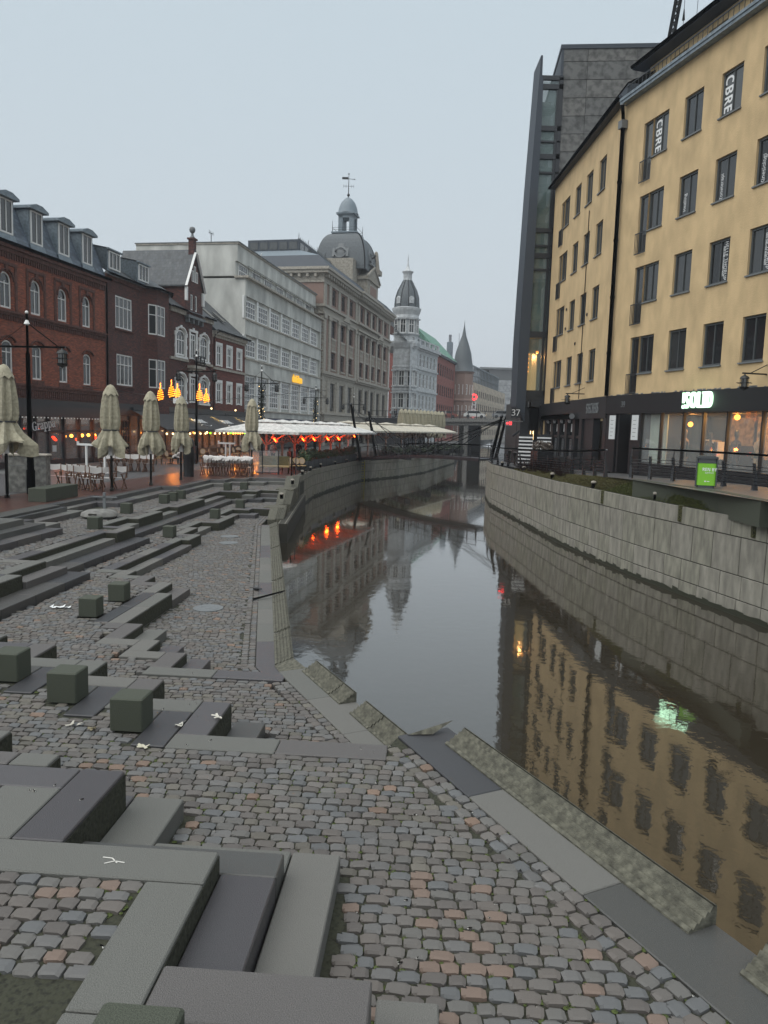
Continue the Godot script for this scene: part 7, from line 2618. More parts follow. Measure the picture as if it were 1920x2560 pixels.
func build_bridges() -> void:
	org = Vector3.ZERO
	# footbridge hung from leaning masts
	var f := thing("footbridge", "slim steel footbridge with cable stays and leaning black masts over the canal", "bridge", Vector3(2.9, 1.2, -65.0))
	var pts := []
	for k in 9:
		var s := k / 8.0
		pts.append(Vector3(lerpf(-2.2, 8.1, s), lerpf(1.18, 1.95, s) + 0.28 * sin(PI * s), lerpf(-70.2, -58.4, s)))
	var dirv := Vector3(10.3, 0, 11.8).normalized()
	var side := Vector3(dirv.z, 0, -dirv.x)
	var back := Vector3(-2.9, -1.2, 65.0)
	var b := MB.new()
	b.xf.origin = back
	for k in 8:
		b.bar(pts[k], pts[k + 1], 2.2, 0.14)
		b.bar(pts[k] + side * -1.1, pts[k + 1] + side * -1.1, 0.12, 0.26)
		b.bar(pts[k] + side * 1.1, pts[k + 1] + side * 1.1, 0.12, 0.26)
	part(f, "deck", b, M.dark_steel)
	for s in [-1.05, 1.05]:
		var rl: MeshInstance3D = null
		b = MB.new()
		b.xf.origin = back
		for k in 8:
			b.tube(pts[k] + side * s + Vector3(0, 1.1, 0), pts[k + 1] + side * s + Vector3(0, 1.1, 0), 0.035, 0.035, 6)
			for w in 6:
				b.tube(pts[k] + side * s + Vector3(0, 0.22 + 0.14 * w, 0), pts[k + 1] + side * s + Vector3(0, 0.22 + 0.14 * w, 0), 0.011, 0.011, 4)
		rl = part(f, "railing", b, M.dark_steel)
		for k in 17:
			var p: Vector3 = pts[mini(k / 2, 8)] if k % 2 == 0 else (pts[k / 2] + pts[k / 2 + 1]) / 2
			b = MB.new()
			b.xf.origin = back
			b.bar(p + side * s, p + side * s + Vector3(0, 1.1, 0), 0.04, 0.06)
			part(rl, "post", b, M.dark_steel)
	var masts := [[Vector3(-2.3, 1.1, -68.6), Vector3(-3.35, 6.3, -69.2)], [Vector3(-0.9, 1.1, -71.4), Vector3(-1.75, 5.7, -72.2)], [Vector3(8.35, 1.9, -58.8), Vector3(8.95, 5.35, -58.2)], [Vector3(9.0, 1.9, -60.8), Vector3(9.7, 5.4, -60.6)]]
	var hooks := [[2, 4], [2, 4], [5, 3], [5, 3]]
	for i in 4:
		var m: Array = masts[i]
		b = MB.new()
		b.xf.origin = back
		b.tube(m[0], m[1], 0.15, 0.1, 8)
		b.ball(m[1], 0.14, 6)
		part(f, "mast", b, M.dark_steel)
		for q in hooks[i]:
			b = MB.new()
			b.xf.origin = back
			var e: Vector3 = pts[q] + side * (1.15 if i % 2 == 0 else -1.15)
			b.tube(m[1] - (m[1] - m[0]) * 0.06, e, 0.03, 0.03, 6)
			part(f, "stay_cable", b, M.steel)
	# road bridge
	var r := thing("road_bridge", "concrete road bridge with an iron railing crossing above the canal", "bridge", Vector3(12, 5.2, -140))
	back = Vector3(-12, -5.2, 140)
	b = MB.new()
	b.xf.origin = back
	var a0 := Vector3(-3.0, 5.9, -142.0)
	var a1 := Vector3(9.0, 6.15, -140.5)
	var a2 := Vector3(34.0, 6.75, -138.0)
	b.bar(a1 + Vector3(0, -0.2, -6), a2 + Vector3(0, -0.2, -6), 12.0, 0.7)
	b.bar(a1 + Vector3(0, -0.85, -5), a2 + Vector3(0, -0.85, -5), 9.0, 0.7)
	part(r, "deck", b, M.concrete)
	b = MB.new()
	b.xf.origin = back
	b.bar(a0 + Vector3(0, -0.6, -6), a1 + Vector3(0, -0.6, -6), 12.0, 1.5)
	part(r, "dark_girder", b, M.dark_steel)
	b = MB.new()
	b.xf.origin = back
	b.box(Vector3(14.6, SEA - 0.5, -142), Vector3(15.4, 5.3, -140.5))
	b.box(Vector3(14.6, SEA - 0.5, -150), Vector3(15.4, 5.3, -148.5))
	part(r, "pier", b, M.concrete)
	b = MB.new()
	b.xf.origin = back
	b.box(Vector3(-2, 1, -152), Vector3(7.5, 5.2, -143))
	b.box(Vector3(16.5, SEA, -153), Vector3(19.0, 5.2, -149.5))
	b.box(Vector3(25, 1.5, -152), Vector3(30, 5.3, -146))
	part(r, "abutment", b, M.dark_steel)
	b = MB.new()
	b.xf.origin = back
	for q in [[a0, a1], [a1, a2]]:
		for y in [0.35, 1.45]:
			b.bar(q[0] + Vector3(0, y, 0), q[1] + Vector3(0, y, 0), 0.09, 0.09)
	var rail := part(r, "railing", b, M.dark_steel)
	for k in 26:
		b = MB.new()
		b.xf.origin = back
		var p := a0.lerp(a1, k / 9.0) if k < 9 else a1.lerp(a2, (k - 9) / 16.0)
		b.bar(p + Vector3(0, 0.0, 0), p + Vector3(0, 1.5, 0), 0.13, 0.13)
		part(rail, "post", b, M.dark_steel)
	b = MB.new()
	b.xf.origin = back
	for k in 130:
		var p := a1.lerp(a2, k / 130.0)
		b.bar(p + Vector3(0, 0.3, 0), p + Vector3(0, 1.45, 0), 0.035, 0.035)
	part(rail, "bars", b, M.dark_steel)
	# parked cars glimpsed on the bridge
	rng.seed = 6
	for k in 4:
		car(Vector3([11.5, 17.0, 22.5, 29.0][k], [6.4, 6.55, 6.65, 6.8][k], -144.5), -0.1, k)

func car(p: Vector3, turn: float, k: int) -> void:
	var t := thing("car", "%s car crossing the road bridge behind the railing" % ["red", "white", "silver", "black"][k], "car", p, turn, "cars on the road bridge")
	var paint: Material = [M.brick_far, M.paint_white, M.far_concrete, M.dark_paint][k]
	var b := MB.new()
	b.slab(PackedVector2Array([Vector2(-2.1, 0.3), Vector2(2.1, 0.3), Vector2(2.15, 0.75), Vector2(1.5, 0.9), Vector2(0.7, 1.42), Vector2(-1.1, 1.46), Vector2(-1.8, 0.95), Vector2(-2.15, 0.85)]), -0.85, 0.85)
	part(t, "body", b, paint)
	b = MB.new()
	b.slab(PackedVector2Array([Vector2(-1.6, 0.95), Vector2(1.3, 0.93), Vector2(0.65, 1.36), Vector2(-1.05, 1.4)]), -0.87, 0.87)
	part(t, "side_windows", b, M.pane0)
	for x in [-1.3, 1.3]:
		for z in [-0.8, 0.8]:
			b = MB.new()
			b.tube(Vector3(x, 0.32, z - 0.1), Vector3(x, 0.32, z + 0.1), 0.32, 0.32, 12)
			part(t, "wheel", b, M.dark_paint)
	for z in [-0.6, 0.6]:
		b = MB.new()
		b.ball(Vector3(2.1, 0.65, z), 0.09, 5)
		part(t, "headlight", b, M.bulb_white)

# a closed parasol: pole, folded canvas pleats, cap, tie
func parasol_closed(p: Vector3, s: float, label: String, group: String, seed_: int, hang := 1.0) -> void:
	var t := thing("closed_parasol", label, "parasol", p, seed_ * 0.7, group)
	rng.seed = seed_
	var b := MB.new()
	b.tube(Vector3.ZERO, Vector3(0, 2.6 * s, 0), 0.055 * s, 0.05 * s, 10)
	b.tube(Vector3(0, 0.0, 0), Vector3(0, 0.12, 0), 0.1 * s, 0.08 * s, 10)
	b.box(Vector3(-0.09 * s, 1.55 * s, -0.09 * s), Vector3(0.09 * s, 2.0 * s, 0.09 * s))
	part(t, "pole", b, M.paint_white)
	# canvas: rings of pleats from the top down
	var ring := func(y: float, r: float, deep: float, ph: float, k: int) -> Array:
		var out := []
		for i in k:
			var f := TAU * i / k
			var w := r * (1.0 + deep * cos(8.0 * f + ph)) * (1.0 + 0.07 * sin(3.0 * f + seed_))
			out.append(Vector3(cos(f) * w, y + 0.03 * s * sin(5.0 * f + ph * 2.0), sin(f) * w))
		return out
	var prof := [[4.42, 0.13, 0.05], [4.3, 0.24, 0.12], [3.9, 0.3, 0.18], [3.4, 0.345, 0.2], [3.0, 0.36, 0.2], [2.75, 0.34, 0.18], [2.66, 0.3, 0.12]]
	var low := [[2.66, 0.3, 0.12], [2.55, 0.34, 0.16], [2.3, 0.44, 0.26], [1.95, 0.5 * hang, 0.34], [1.72, 0.47 * hang, 0.42]]
	var names := ["canopy", "canopy_skirt"]
	var sets := [prof, low]
	for j in 2:
		b = MB.new()
		var rings := []
		for q in sets[j]:
			rings.append(ring.call(q[0] * s, q[1] * s, q[2], seed_ + (0.35 * q[0] if j == 0 else q[0] * 0.8), 48))
		if j == 1:
			for i in 48:
				rings[-1][i].y += 0.28 * s * sin(4.0 * TAU * i / 48.0 + seed_)
				rings[-2][i].y += 0.1 * s * sin(4.0 * TAU * i / 48.0 + seed_)
		for a in rings.size() - 1:
			for i in 48:
				var n := (i + 1) % 48
				b.q4(rings[a][n], rings[a][i], rings[a + 1][i], rings[a + 1][n])
		part(t, names[j], b, M.canvas)
	b = MB.new()
	b.lathe([Vector2(0.32 * s, 4.22 * s), Vector2(0.3 * s, 4.26 * s), Vector2(0.22 * s, 4.44 * s), Vector2(0.12 * s, 4.58 * s), Vector2(0.001, 4.64 * s)], 8, Vector3.ZERO, true)
	for i in 8:
		var f := TAU * i / 8
		var g := TAU * (i + 1) / 8
		var m := (f + g) / 2
		b.t3(Vector3(cos(g) * 0.32, 4.22, -sin(g) * 0.32) * s, Vector3(cos(f) * 0.32, 4.22, -sin(f) * 0.32) * s, Vector3(cos(m) * 0.34, 4.12, -sin(m) * 0.34) * s)
	part(t, "cap", b, M.canvas)
	b = MB.new()
	b.lathe([Vector2(0.345 * s, 2.63 * s), Vector2(0.36 * s, 2.66 * s), Vector2(0.345 * s, 2.69 * s)], 20)
	part(t, "tie_strap", b, M.dark_steel)

func director_chair() -> Node3D:
	var t := Node3D.new()
	var b := MB.new()
	for x in [-0.26, 0.26]:
		b = MB.new()
		b.bar(Vector3(x, 0.02, -0.22), Vector3(x, 0.7, 0.2), 0.035, 0.05)
		b.bar(Vector3(x, 0.02, 0.22), Vector3(x, 0.7, -0.2), 0.035, 0.05)
		part(t, "crossed_legs", b, M.wood)
		b = MB.new()
		b.bar(Vector3(x, 0.7, 0.26), Vector3(x, 0.72, -0.24), 0.06, 0.03)
		part(t, "armrest", b, M.wood)
		b = MB.new()
		b.bar(Vector3(x, 0.5, -0.22), Vector3(x, 1.06, -0.26), 0.04, 0.035)
		part(t, "back_post", b, M.wood)
		b = MB.new()
		b.bar(Vector3(x, 0.04, -0.26), Vector3(x, 0.04, 0.26), 0.035, 0.035)
		part(t, "foot_rail", b, M.wood)
	b = MB.new()
	for k in 6:
		var x0 := -0.26 + 0.52 * k / 6.0
		var x1 := -0.26 + 0.52 * (k + 1) / 6.0
		var z0 := -0.24 - 0.05 * sin(PI * k / 6.0)
		var z1 := -0.24 - 0.05 * sin(PI * (k + 1) / 6.0)
		var d0 := 0.07 * sin(PI * k / 6.0)
		var d1 := 0.07 * sin(PI * (k + 1) / 6.0)
		b.q4(Vector3(x0, 0.82 - d0, z0), Vector3(x1, 0.82 - d1, z1), Vector3(x1, 1.04 - d1 * 0.4, z1), Vector3(x0, 1.04 - d0 * 0.4, z0))
		b.q4(Vector3(x1, 0.82 - d1, z1 - 0.004), Vector3(x0, 0.82 - d0, z0 - 0.004), Vector3(x0, 1.04 - d0 * 0.4, z0 - 0.004), Vector3(x1, 1.04 - d1 * 0.4, z1 - 0.004))
	part(t, "canvas_back", b, M.cloth_white)
	b = MB.new()
	b.q4(Vector3(-0.25, 0.54, 0.22), Vector3(0.25, 0.54, 0.22), Vector3(0.25, 0.52, -0.2), Vector3(-0.25, 0.52, -0.2))
	b.q4(Vector3(-0.25, 0.51, -0.2), Vector3(0.25, 0.51, -0.2), Vector3(0.25, 0.53, 0.22), Vector3(-0.25, 0.53, 0.22))
	part(t, "canvas_seat", b, M.cloth_white)
	return t

func rattan_chair() -> Node3D:
	var t := Node3D.new()
	var b := MB.new()
	b.lathe([Vector2(0.2, 0.43), Vector2(0.22, 0.45), Vector2(0.2, 0.48), Vector2(0.001, 0.485)], 12)
	part(t, "seat", b, M.rattan)
	for q in [[-0.17, -0.17], [0.17, -0.17], [-0.17, 0.17], [0.17, 0.17]]:
		b = MB.new()
		b.tube(Vector3(q[0] * 1.15, 0, q[1] * 1.15), Vector3(q[0], 0.46, q[1]), 0.018, 0.018, 6)
		part(t, "leg", b, M.rattan)
	b = MB.new()
	for s in [-1, 1]:
		b.tube(Vector3(0.17 * s, 0.45, -0.18), Vector3(0.2 * s, 0.62, -0.22), 0.018, 0.018, 5)
	b.xf = Transform3D(Basis(Vector3.RIGHT, PI / 2 - 0.15), Vector3(0, 0.76, -0.24))
	b.lathe([Vector2(0.2, -0.015), Vector2(0.235, 0.0), Vector2(0.2, 0.02), Vector2(0.19, 0.0)], 16, Vector3.ZERO, false)
	part(t, "back_hoop", b, M.rattan)
	b = MB.new()
	b.xf = Transform3D(Basis(Vector3.RIGHT, PI / 2 - 0.15), Vector3(0, 0.76, -0.24))
	b.lathe([Vector2(0.2, -0.004), Vector2(0.2, 0.004), Vector2(0.001, 0.006)], 16, Vector3.ZERO, false)
	part(t, "woven_back", b, M.wood_pale)
	return t

func place(proto: Node3D, called: String, p: Vector3, turn: float, label: String, cat: String, group: String) -> Node3D:
	var o: Node3D = proto.duplicate()
	put(self, o, called)
	o.position = p
	o.rotation.y = turn
	tag(o, label, cat, group)
	return o

# a square open parasol on a wooden post with braces
func open_parasol(p: Vector3, turn: float, hx: float, hz: float, edge_y: float, top_y: float, canvas: Material, label: String, group: String, heater := 0) -> void:
	var t := thing("open_parasol", label, "parasol", p, turn, group)
	var b := MB.new()
	b.cb(0, (top_y - 0.3) / 2, 0, 0.13, top_y - 0.3, 0.13)
	part(t, "post", b, M.wood_pale if canvas == M.canvas_white else M.paint_white)
	for k in 8:
		b = MB.new()
		var f := TAU * k / 8 + 0.2
		b.bar(Vector3(0, edge_y - 1.0, 0), Vector3(cos(f) * hx * 0.62, edge_y + 0.02, sin(f) * hz * 0.62), 0.05, 0.07)
		part(t, "brace", b, M.wood_pale)
	b = MB.new()
	var cs := [Vector3(-hx, edge_y, hz), Vector3(hx, edge_y, hz), Vector3(hx, edge_y, -hz), Vector3(-hx, edge_y, -hz)]
	for k in 4:
		var a: Vector3 = cs[k]
		var e: Vector3 = cs[(k + 1) % 4]
		var n := 6
		for i in n:
			var f0 := i / float(n)
			var f1 := (i + 1) / float(n)
			var y := top_y - 0.22 - edge_y
			var g0 := func(f: float, w: float) -> Vector3:
				var q := a.lerp(e, w)
				var v := q.lerp(Vector3(0, edge_y, 0), f * 0.82)
				v.y = edge_y + y * pow(f, 0.9) - 0.07 * sin(PI * w) * sin(PI * (1 - f) * 0.9)
				return v
			for j in 6:
				var w0 := j / 6.0
				var w1 := (j + 1) / 6.0
				b.q4(g0.call(f0, w0), g0.call(f0, w1), g0.call(f1, w1), g0.call(f1, w0))
	part(t, "canopy", b, canvas)
	b = MB.new()
	for k in 4:
		var a: Vector3 = cs[k]
		var e: Vector3 = cs[(k + 1) % 4]
		b.q4(a + Vector3(0, -0.16, 0), e + Vector3(0, -0.16, 0), e + Vector3(0, 0.005, 0), a + Vector3(0, 0.005, 0))
	part(t, "valance", b, canvas)
	b = MB.new()
	var q := 0.3
	var vc := []
	for c in cs:
		vc.append(Vector3(c.x * q, top_y - 0.2, c.z * q))
	for k in 4:
		var a: Vector3 = vc[k]
		var e: Vector3 = vc[(k + 1) % 4]
		b.t3(a, e, Vector3(0, top_y, 0))
		b.q4(a + Vector3(0, -0.05, 0), e + Vector3(0, -0.05, 0), e, a)
	part(t, "vent_cap", b, canvas)
	if heater > 0:
		var hp := Vector3(hx * 0.28, edge_y - 0.6, hz * 0.2)
		b = MB.new()
		b.bar(hp + Vector3(-0.16, 0.17, 0), hp + Vector3(0.08, -0.12, 0), 0.2, 0.1)
		part(t, "heater", b, M.heater)
		b = MB.new()
		b.bar(hp + Vector3(-0.1, 0.1, 0.07), hp + Vector3(0.05, -0.08, 0.07), 0.09, 0.04)
		part(t, "heater_element", b, M.heater_core)
		var l := OmniLight3D.new()
		l.name = "heater_light"
		l.light_color = Color(1.0, 0.28, 0.06)
		l.light_energy = 0.5
		l.light_size = 0.12
		l.omni_range = 9
		l.omni_attenuation = 2.0
		l.shadow_enabled = true
		l.position = hp + Vector3(0.12, -0.05, 0.22)
		t.add_child(l)

func lamp_post(p: Vector3, hgt: float, turn: float, label: String, fir: bool) -> void:
	var t := thing("lamp_post", label, "lamp post", p, turn, "lamp posts along the terrace")
	var b := MB.new()
	b.tube(Vector3.ZERO, Vector3(0, 1.0, 0), 0.17, 0.17, 8)
	b.tube(Vector3(0, 1.0, 0), Vector3(0, 1.9, 0), 0.13, 0.13, 8)
	for k in 4:
		b.tube(Vector3(0, 1.1 + 0.2 * k, 0), Vector3(0, 1.18 + 0.2 * k, 0), 0.145, 0.145, 8)
	b.tube(Vector3(0, 1.9, 0), Vector3(0, hgt * 0.78, 0), 0.095, 0.085, 8)
	b.tube(Vector3(0, hgt * 0.78, 0), Vector3(0, hgt, 0), 0.05, 0.05, 8)
	part(t, "post", b, M.dark_steel)
	b = MB.new()
	b.lathe([Vector2(0.05, -0.3), Vector2(0.12, -0.45), Vector2(0.05, -0.5)], 8, Vector3(0, hgt, 0))
	b.ball(Vector3(0, hgt, 0), 0.07, 6)
	part(t, "finial", b, M.paint_white)
	var ay := hgt * 0.815
	b = MB.new()
	b.tube(Vector3(-1.6, ay, 0), Vector3(1.6, ay, 0), 0.04, 0.04, 8)
	part(t, "cross_arm", b, M.lead)
	b = MB.new()
	b.tube(Vector3(0, hgt - 0.4, 0), Vector3(1.25, ay + 0.05, 0), 0.022, 0.022, 6)
	b.tube(Vector3(0, hgt - 0.4, 0), Vector3(-1.25, ay + 0.05, 0), 0.01, 0.01, 4)
	part(t, "stay_rod", b, M.lead)
	for x in [-1.45, 1.45]:
		lantern(t, Vector3(x, ay - 0.02, 0), 1.15)
	if fir:
		b = MB.new()
		b.tinted = true
		rng.seed = int(hgt * 100 + p.z)
		for k in 700:
			var y := rng.randf_range(2.6, hgt * 0.82)
			var f := rng.randf() * TAU
			var r := rng.randf_range(0.1, 0.3)
			var o := Vector3(cos(f) * r, y, sin(f) * r)
			b.col = Color(0.018, 0.028, 0.018) * rng.randf_range(0.6, 1.6)
			var s := Vector3(-sin(f), rng.randf_range(-0.6, 0.6), cos(f)) * 0.07
			b.t3(o - s, o + s, o + Vector3(cos(f) * 0.12, rng.randf_range(-0.14, 0.1), sin(f) * 0.12))
		part(t, "fir_garland", b, M.leaf)
		for k in 14:
			b = MB.new()
			var f := rng.randf() * TAU
			b.ball(Vector3(cos(f) * 0.3, rng.randf_range(2.6, hgt * 0.8), sin(f) * 0.3), 0.035, 4)
			part(t, "fairy_light", b, M.bulb_white)

func leaf_mass(parent: Node, called: String, boxes: Array, n: int, size: float, cols: Array, seed_: int, flat_ := 0.0) -> MeshInstance3D:
	# many leaf faces spread through lumpy volumes: boxes of [centre, radii]
	rng.seed = seed_
	var b := MB.new()
	b.tinted = true
	for i in n:
		var q: Array = boxes[rng.randi() % boxes.size()]
		var d := Vector3(rng.randfn(), rng.randfn(), rng.randfn()).normalized() * pow(rng.randf(), 0.4)
		var o: Vector3 = q[0] + d * q[1]
		var a := Vector3(rng.randfn(), rng.randfn() * (1 - flat_), rng.randfn()).normalized()
		var c := a.cross(Vector3(rng.randfn(), rng.randfn() + flat_ * 2, rng.randfn())).normalized()
		var s := size * rng.randf_range(0.6, 1.3)
		var k: Color = cols[rng.randi() % cols.size()]
		b.col = k * rng.randf_range(0.7, 1.3)
		b.t3(o - a * s, o + c * s * 0.4, o + a * s)
		b.t3(o - a * s, o + a * s, o - c * s * 0.4)
	return part(parent, called, b, M.leaf)

func build_terrace_things() -> void:
	org = Vector3.ZERO
	var g := "closed beige parasols along the steps"
	parasol_closed(Vector3(-14.6, STREET, -28.5), 1.1, "closed beige parasol cut by the left edge, beside the bamboo planter", g, 3, 1.5)
	parasol_closed(Vector3(-12.0, STREET, -32.42), 1.0, "closed beige parasol rising from the white director chairs", g, 4, 1.15)
	parasol_closed(Vector3(-11.39, STREET, -35.95), 0.98, "closed beige parasol standing alone before the café awning", g, 7)
	parasol_closed(Vector3(-11.01, STREET, -39.9), 0.97, "closed beige parasol beside the dark bollard", g, 9, 0.9)
	parasol_closed(Vector3(-8.2, STREET, -45.4), 1.0, "closed beige parasol beside the long stack of folded chairs", g, 12)
	lamp_post(Vector3(-14.42, STREET, -30.06), 7.25, -0.1, "black lamp post with two lanterns beside the granite bench at the left", false)
	lamp_post(Vector3(-14.8, STREET, -58.0), 8.6, deg_to_rad(-6), "lamp post with two lanterns before the gabled brick house", false)
	lamp_post(Vector3(-11.6, STREET, -69.0), 8.4, deg_to_rad(-8), "lamp post wrapped in dark fir before the left part of the white building", true)
	lamp_post(Vector3(-8.8, STREET, -92.0), 8.0, deg_to_rad(-8), "lamp post wrapped in dark fir at the right end of the white building", true)
	lamp_post(Vector3(-4.6, STREET, -103.0), 7.6, deg_to_rad(-8), "lamp post with two lanterns before the department store windows", false)
	# christmas figures of light on a wire
	var cw := thing("light_decoration", "row of glowing golden figure lights hanging on wires above the awnings", "christmas lights", Vector3(-12.6, 6.0, -44.0))
	var figs := [[421.0, 1004.0], [437.0, 990.0], [450.0, 998.0], [492.0, 995.0], [503.0, 1004.0]]
	for k in 5:
		var b := MB.new()
		var x := [-0.75, -0.1, 0.25, 1.55, 1.95][k] as float
		var y := [-0.05, 0.15, 0.05, -0.02, -0.2][k] as float
		rng.seed = 60 + k
		var hgt := [0.95, 0.95, 0.75, 0.95, 0.75][k] as float
		var last := Vector3(x, y + hgt * 0.55, 0)
		for i in 16:
			var f := i / 15.0
			var w := 0.16 * sin(PI * clampf(1.0 - f + 0.25, 0, 1)) * (1 if i % 2 == 0 else -1)
			var nx := Vector3(x + w, y + hgt * (0.5 - f), 0.04 * sin(i * 2.0))
			b.tube(last, nx, 0.016, 0.016, 4)
			b.ball(nx, 0.035, 4)
			last = nx
		part(cw, "figure_of_lights", b, M.star)
	var wb := MB.new()
	wb.tube(Vector3(-1.0, -0.3, 0), Vector3(0.2, -0.6, 0), 0.015, 0.015, 4)
	wb.bar(Vector3(0.0, -0.55, 0), Vector3(0.6, -0.55, 0), 0.03, 0.3)
	wb.tube(Vector3(0.5, -0.5, 0), Vector3(2.3, -0.55, 0), 0.02, 0.02, 4)
	wb.tube(Vector3(-8, 0.4, -6), Vector3(-1, -0.3, 0), 0.012, 0.012, 4)
	wb.tube(Vector3(2.2, -0.5, 0), Vector3(9, 0.9, -10), 0.012, 0.012, 4)
	part(cw, "wire_frame", wb, M.paint_white)
	# chairs
	var dc := director_chair()
	rng.seed = 17
	var lab := "folding wooden chair with white canvas in the crowd at the first parasol"
	for k in 11:
		var a := [[-15.0, -33.6, 0.3], [-14.45, -33.2, -0.3], [-13.95, -33.0, 0.1], [-13.4, -32.6, 0.5], [-12.95, -32.3, -0.2], [-12.5, -32.0, 0.3], [-12.0, -33.3, -0.4], [-13.1, -33.6, 2.8], [-13.8, -34.0, 3.3], [-14.5, -34.4, 3.0], [-12.45, -33.0, 2.9]][k] as Array
		place(dc, "director_chair", Vector3(a[0], STREET, a[1]), a[2] + PI * 0.06, lab, "chair", "wooden director chairs at the first parasol")
	for k in 10:
		place(dc, "director_chair", Vector3(-16.9 + 0.27 * k, STREET, -44.6 - 0.55 * (k % 3) - 0.06 * k), rng.randf_range(-0.4, 0.4), "folding wooden chair with white canvas in the group by the dark restaurant front", "chair", "wooden director chairs by the restaurant front")
	for k in 16:
		place(dc, "director_chair", Vector3(-10.55 + 0.34 * (k % 8), STREET, -43.5 - 0.55 * (k / 8) - 0.05 * (k % 8)), rng.randf_range(-0.15, 0.15) + (PI if k > 7 else 0.0), "wooden director chair packed in the long row at the stair top", "chair", "wooden director chairs packed in a row at the stair top")
	# folded canvas heaped over the packed row
	var b := MB.new()
	rng.seed = 23
	for k in 18:
		var x := -10.7 + 0.15 * k
		var y := STREET + 0.98 + 0.08 * rng.randf()
		var z := -43.3 - 0.05 * (k / 2.0) + rng.randf_range(-0.05, 0.1)
		b.t3(Vector3(x, y + 0.1, z), Vector3(x + 0.34, y + rng.randf() * 0.16, z + 0.02), Vector3(x + 0.14, y - 0.12, z + 0.13))
		b.q4(Vector3(x, y + 0.02, z), Vector3(x + 0.3, y + 0.02, z), Vector3(x + 0.28, y + 0.1, z - 0.5), Vector3(x - 0.02, y + 0.16, z - 0.5))
	var cl := part(self, "canvas_heap", b, M.cloth_white)
	tag(cl, "crumpled white canvas chair backs lying over the long row of packed chairs", "cloth")
	var rc := rattan_chair()
	for k in 14:
		var f := k / 13.0
		place(rc, "rattan_chair", Vector3(lerpf(-16.4, -13.0, f), STREET, lerpf(-53.6, -68.0, f)) + Vector3(0.35 * (k % 2), 0, 0.6 * (k % 2)), 0.35 + 0.9 * (k % 2), "round-backed rattan café chair under the grey awnings", "chair", "rattan chairs under the awnings")
	for k in 4:
		place(rc, "rattan_chair", Vector3(-6.5 + 0.36 * k, STREET, -48.1 - 0.25 * k), 0.2 + 0.1 * k, "round-backed rattan chair at the terrace fence beside the wicker bench", "chair", "rattan chairs at the terrace fence")
	for k in 5:
		var f := k / 4.0
		var t := thing("cafe_table", "small café table among the rattan chairs under the awning", "table", Vector3(lerpf(-15.9, -13.2, f), STREET, lerpf(-54.8, -67.0, f)), 0.0, "small tables under the awnings")
		b = MB.new()
		b.lathe([Vector2(0.35, 0.7), Vector2(0.36, 0.72), Vector2(0.35, 0.74), Vector2(0.001, 0.74)], 14)
		part(t, "table_top", b, M.wood)
		b = MB.new()
		b.tube(Vector3(0, 0.02, 0), Vector3(0, 0.7, 0), 0.035, 0.035, 8)
		b.lathe([Vector2(0.24, 0.0), Vector2(0.22, 0.03), Vector2(0.04, 0.06)], 10)
		part(t, "pedestal", b, M.iron)
	# white T stands
	for k in 3:
		var p := [Vector3(-17.6, STREET, -43.6), Vector3(-16.3, STREET, -43.0), Vector3(-11.9, STREET, -55.2)][k] as Vector3
		var t := thing("table_stand", ["white T-shaped trestle behind the first chairs, left of two", "white T-shaped trestle behind the first chairs, right of two", "white double trestle behind the packed row of chairs"][k], "trestle", p, -0.35)
		b = MB.new()
		b.cb(0, 0.8, 0, 0.1, 1.6, 0.1)
		if k == 2:
			b.cb(0.36, 0.8, 0, 0.1, 1.6, 0.1)
		b.cb(0, 0.02, 0, 0.5, 0.04, 0.5)
		part(t, "leg", b, M.paint_white)
		b = MB.new()
		b.cb(0.1, 1.62, 0, 1.5, 0.12, 0.14)
		for s in [-0.62, 0.82]:
			b.cb(s, 1.73, 0, 0.06, 0.14, 0.14)
		part(t, "cross_bar", b, M.paint_white)
	# dark bollard, chalkboards
	b = MB.new()
	b.lathe([Vector2(0.3, 0), Vector2(0.3, 1.0), Vector2(0.33, 1.05), Vector2(0.36, 1.5), Vector2(0.33, 2.0), Vector2(0.2, 2.2), Vector2(0.001, 2.25)], 10)
	var bo := part(self, "wrapped_bollard", b, M.dark_paint)
	bo.position = Vector3(-11.29, STREET, -42.47)
	tag(bo, "stout black bollard with a dark wrapped top beside a closed parasol", "bollard")
	for k in 2:
		var t := thing("chalkboard", ["black chalkboard stand beside the crouching guest", "leaning wooden chalkboard beside the rattan chairs"][k], "chalkboard", [Vector3(-14.55, STREET, -55.6), Vector3(-13.6, STREET, -58.6)][k], -0.3)
		b = MB.new()
		b.xf = Transform3D(Basis(Vector3.RIGHT, -0.15) * Basis(Vector3.BACK, 0.0 if k == 0 else 0.15), Vector3.ZERO)
		b.cham(Vector3(-0.3, 0.05, -0.03), Vector3(0.3, 1.35, 0.03), 0.01)
		part(t, "board", b, M.dark_paint if k == 0 else M.wood)
		b = MB.new()
		b.xf = Transform3D(Basis(Vector3.RIGHT, 0.3), Vector3(0, 0, -0.35))
		b.box(Vector3(-0.28, 0.0, -0.02), Vector3(0.28, 1.2, 0.0))
		part(t, "back_leg", b, M.wood)
		b = MB.new()
		b.xf = Transform3D(Basis(Vector3.RIGHT, -0.15), Vector3.ZERO)
		for q in 7:
			b.box(Vector3(-0.2, 0.3 + 0.14 * q, 0.031), Vector3(0.2 - 0.07 * (q % 3), 0.33 + 0.14 * q, 0.034))
		part(t, "chalk_lines", b, M.lead)
	# open parasols over the terrace
	var az := deg_to_rad(14)
	var ss := [0.0, 3.0, 5.6, 8.1, 11.6, 14.6, 17.3]
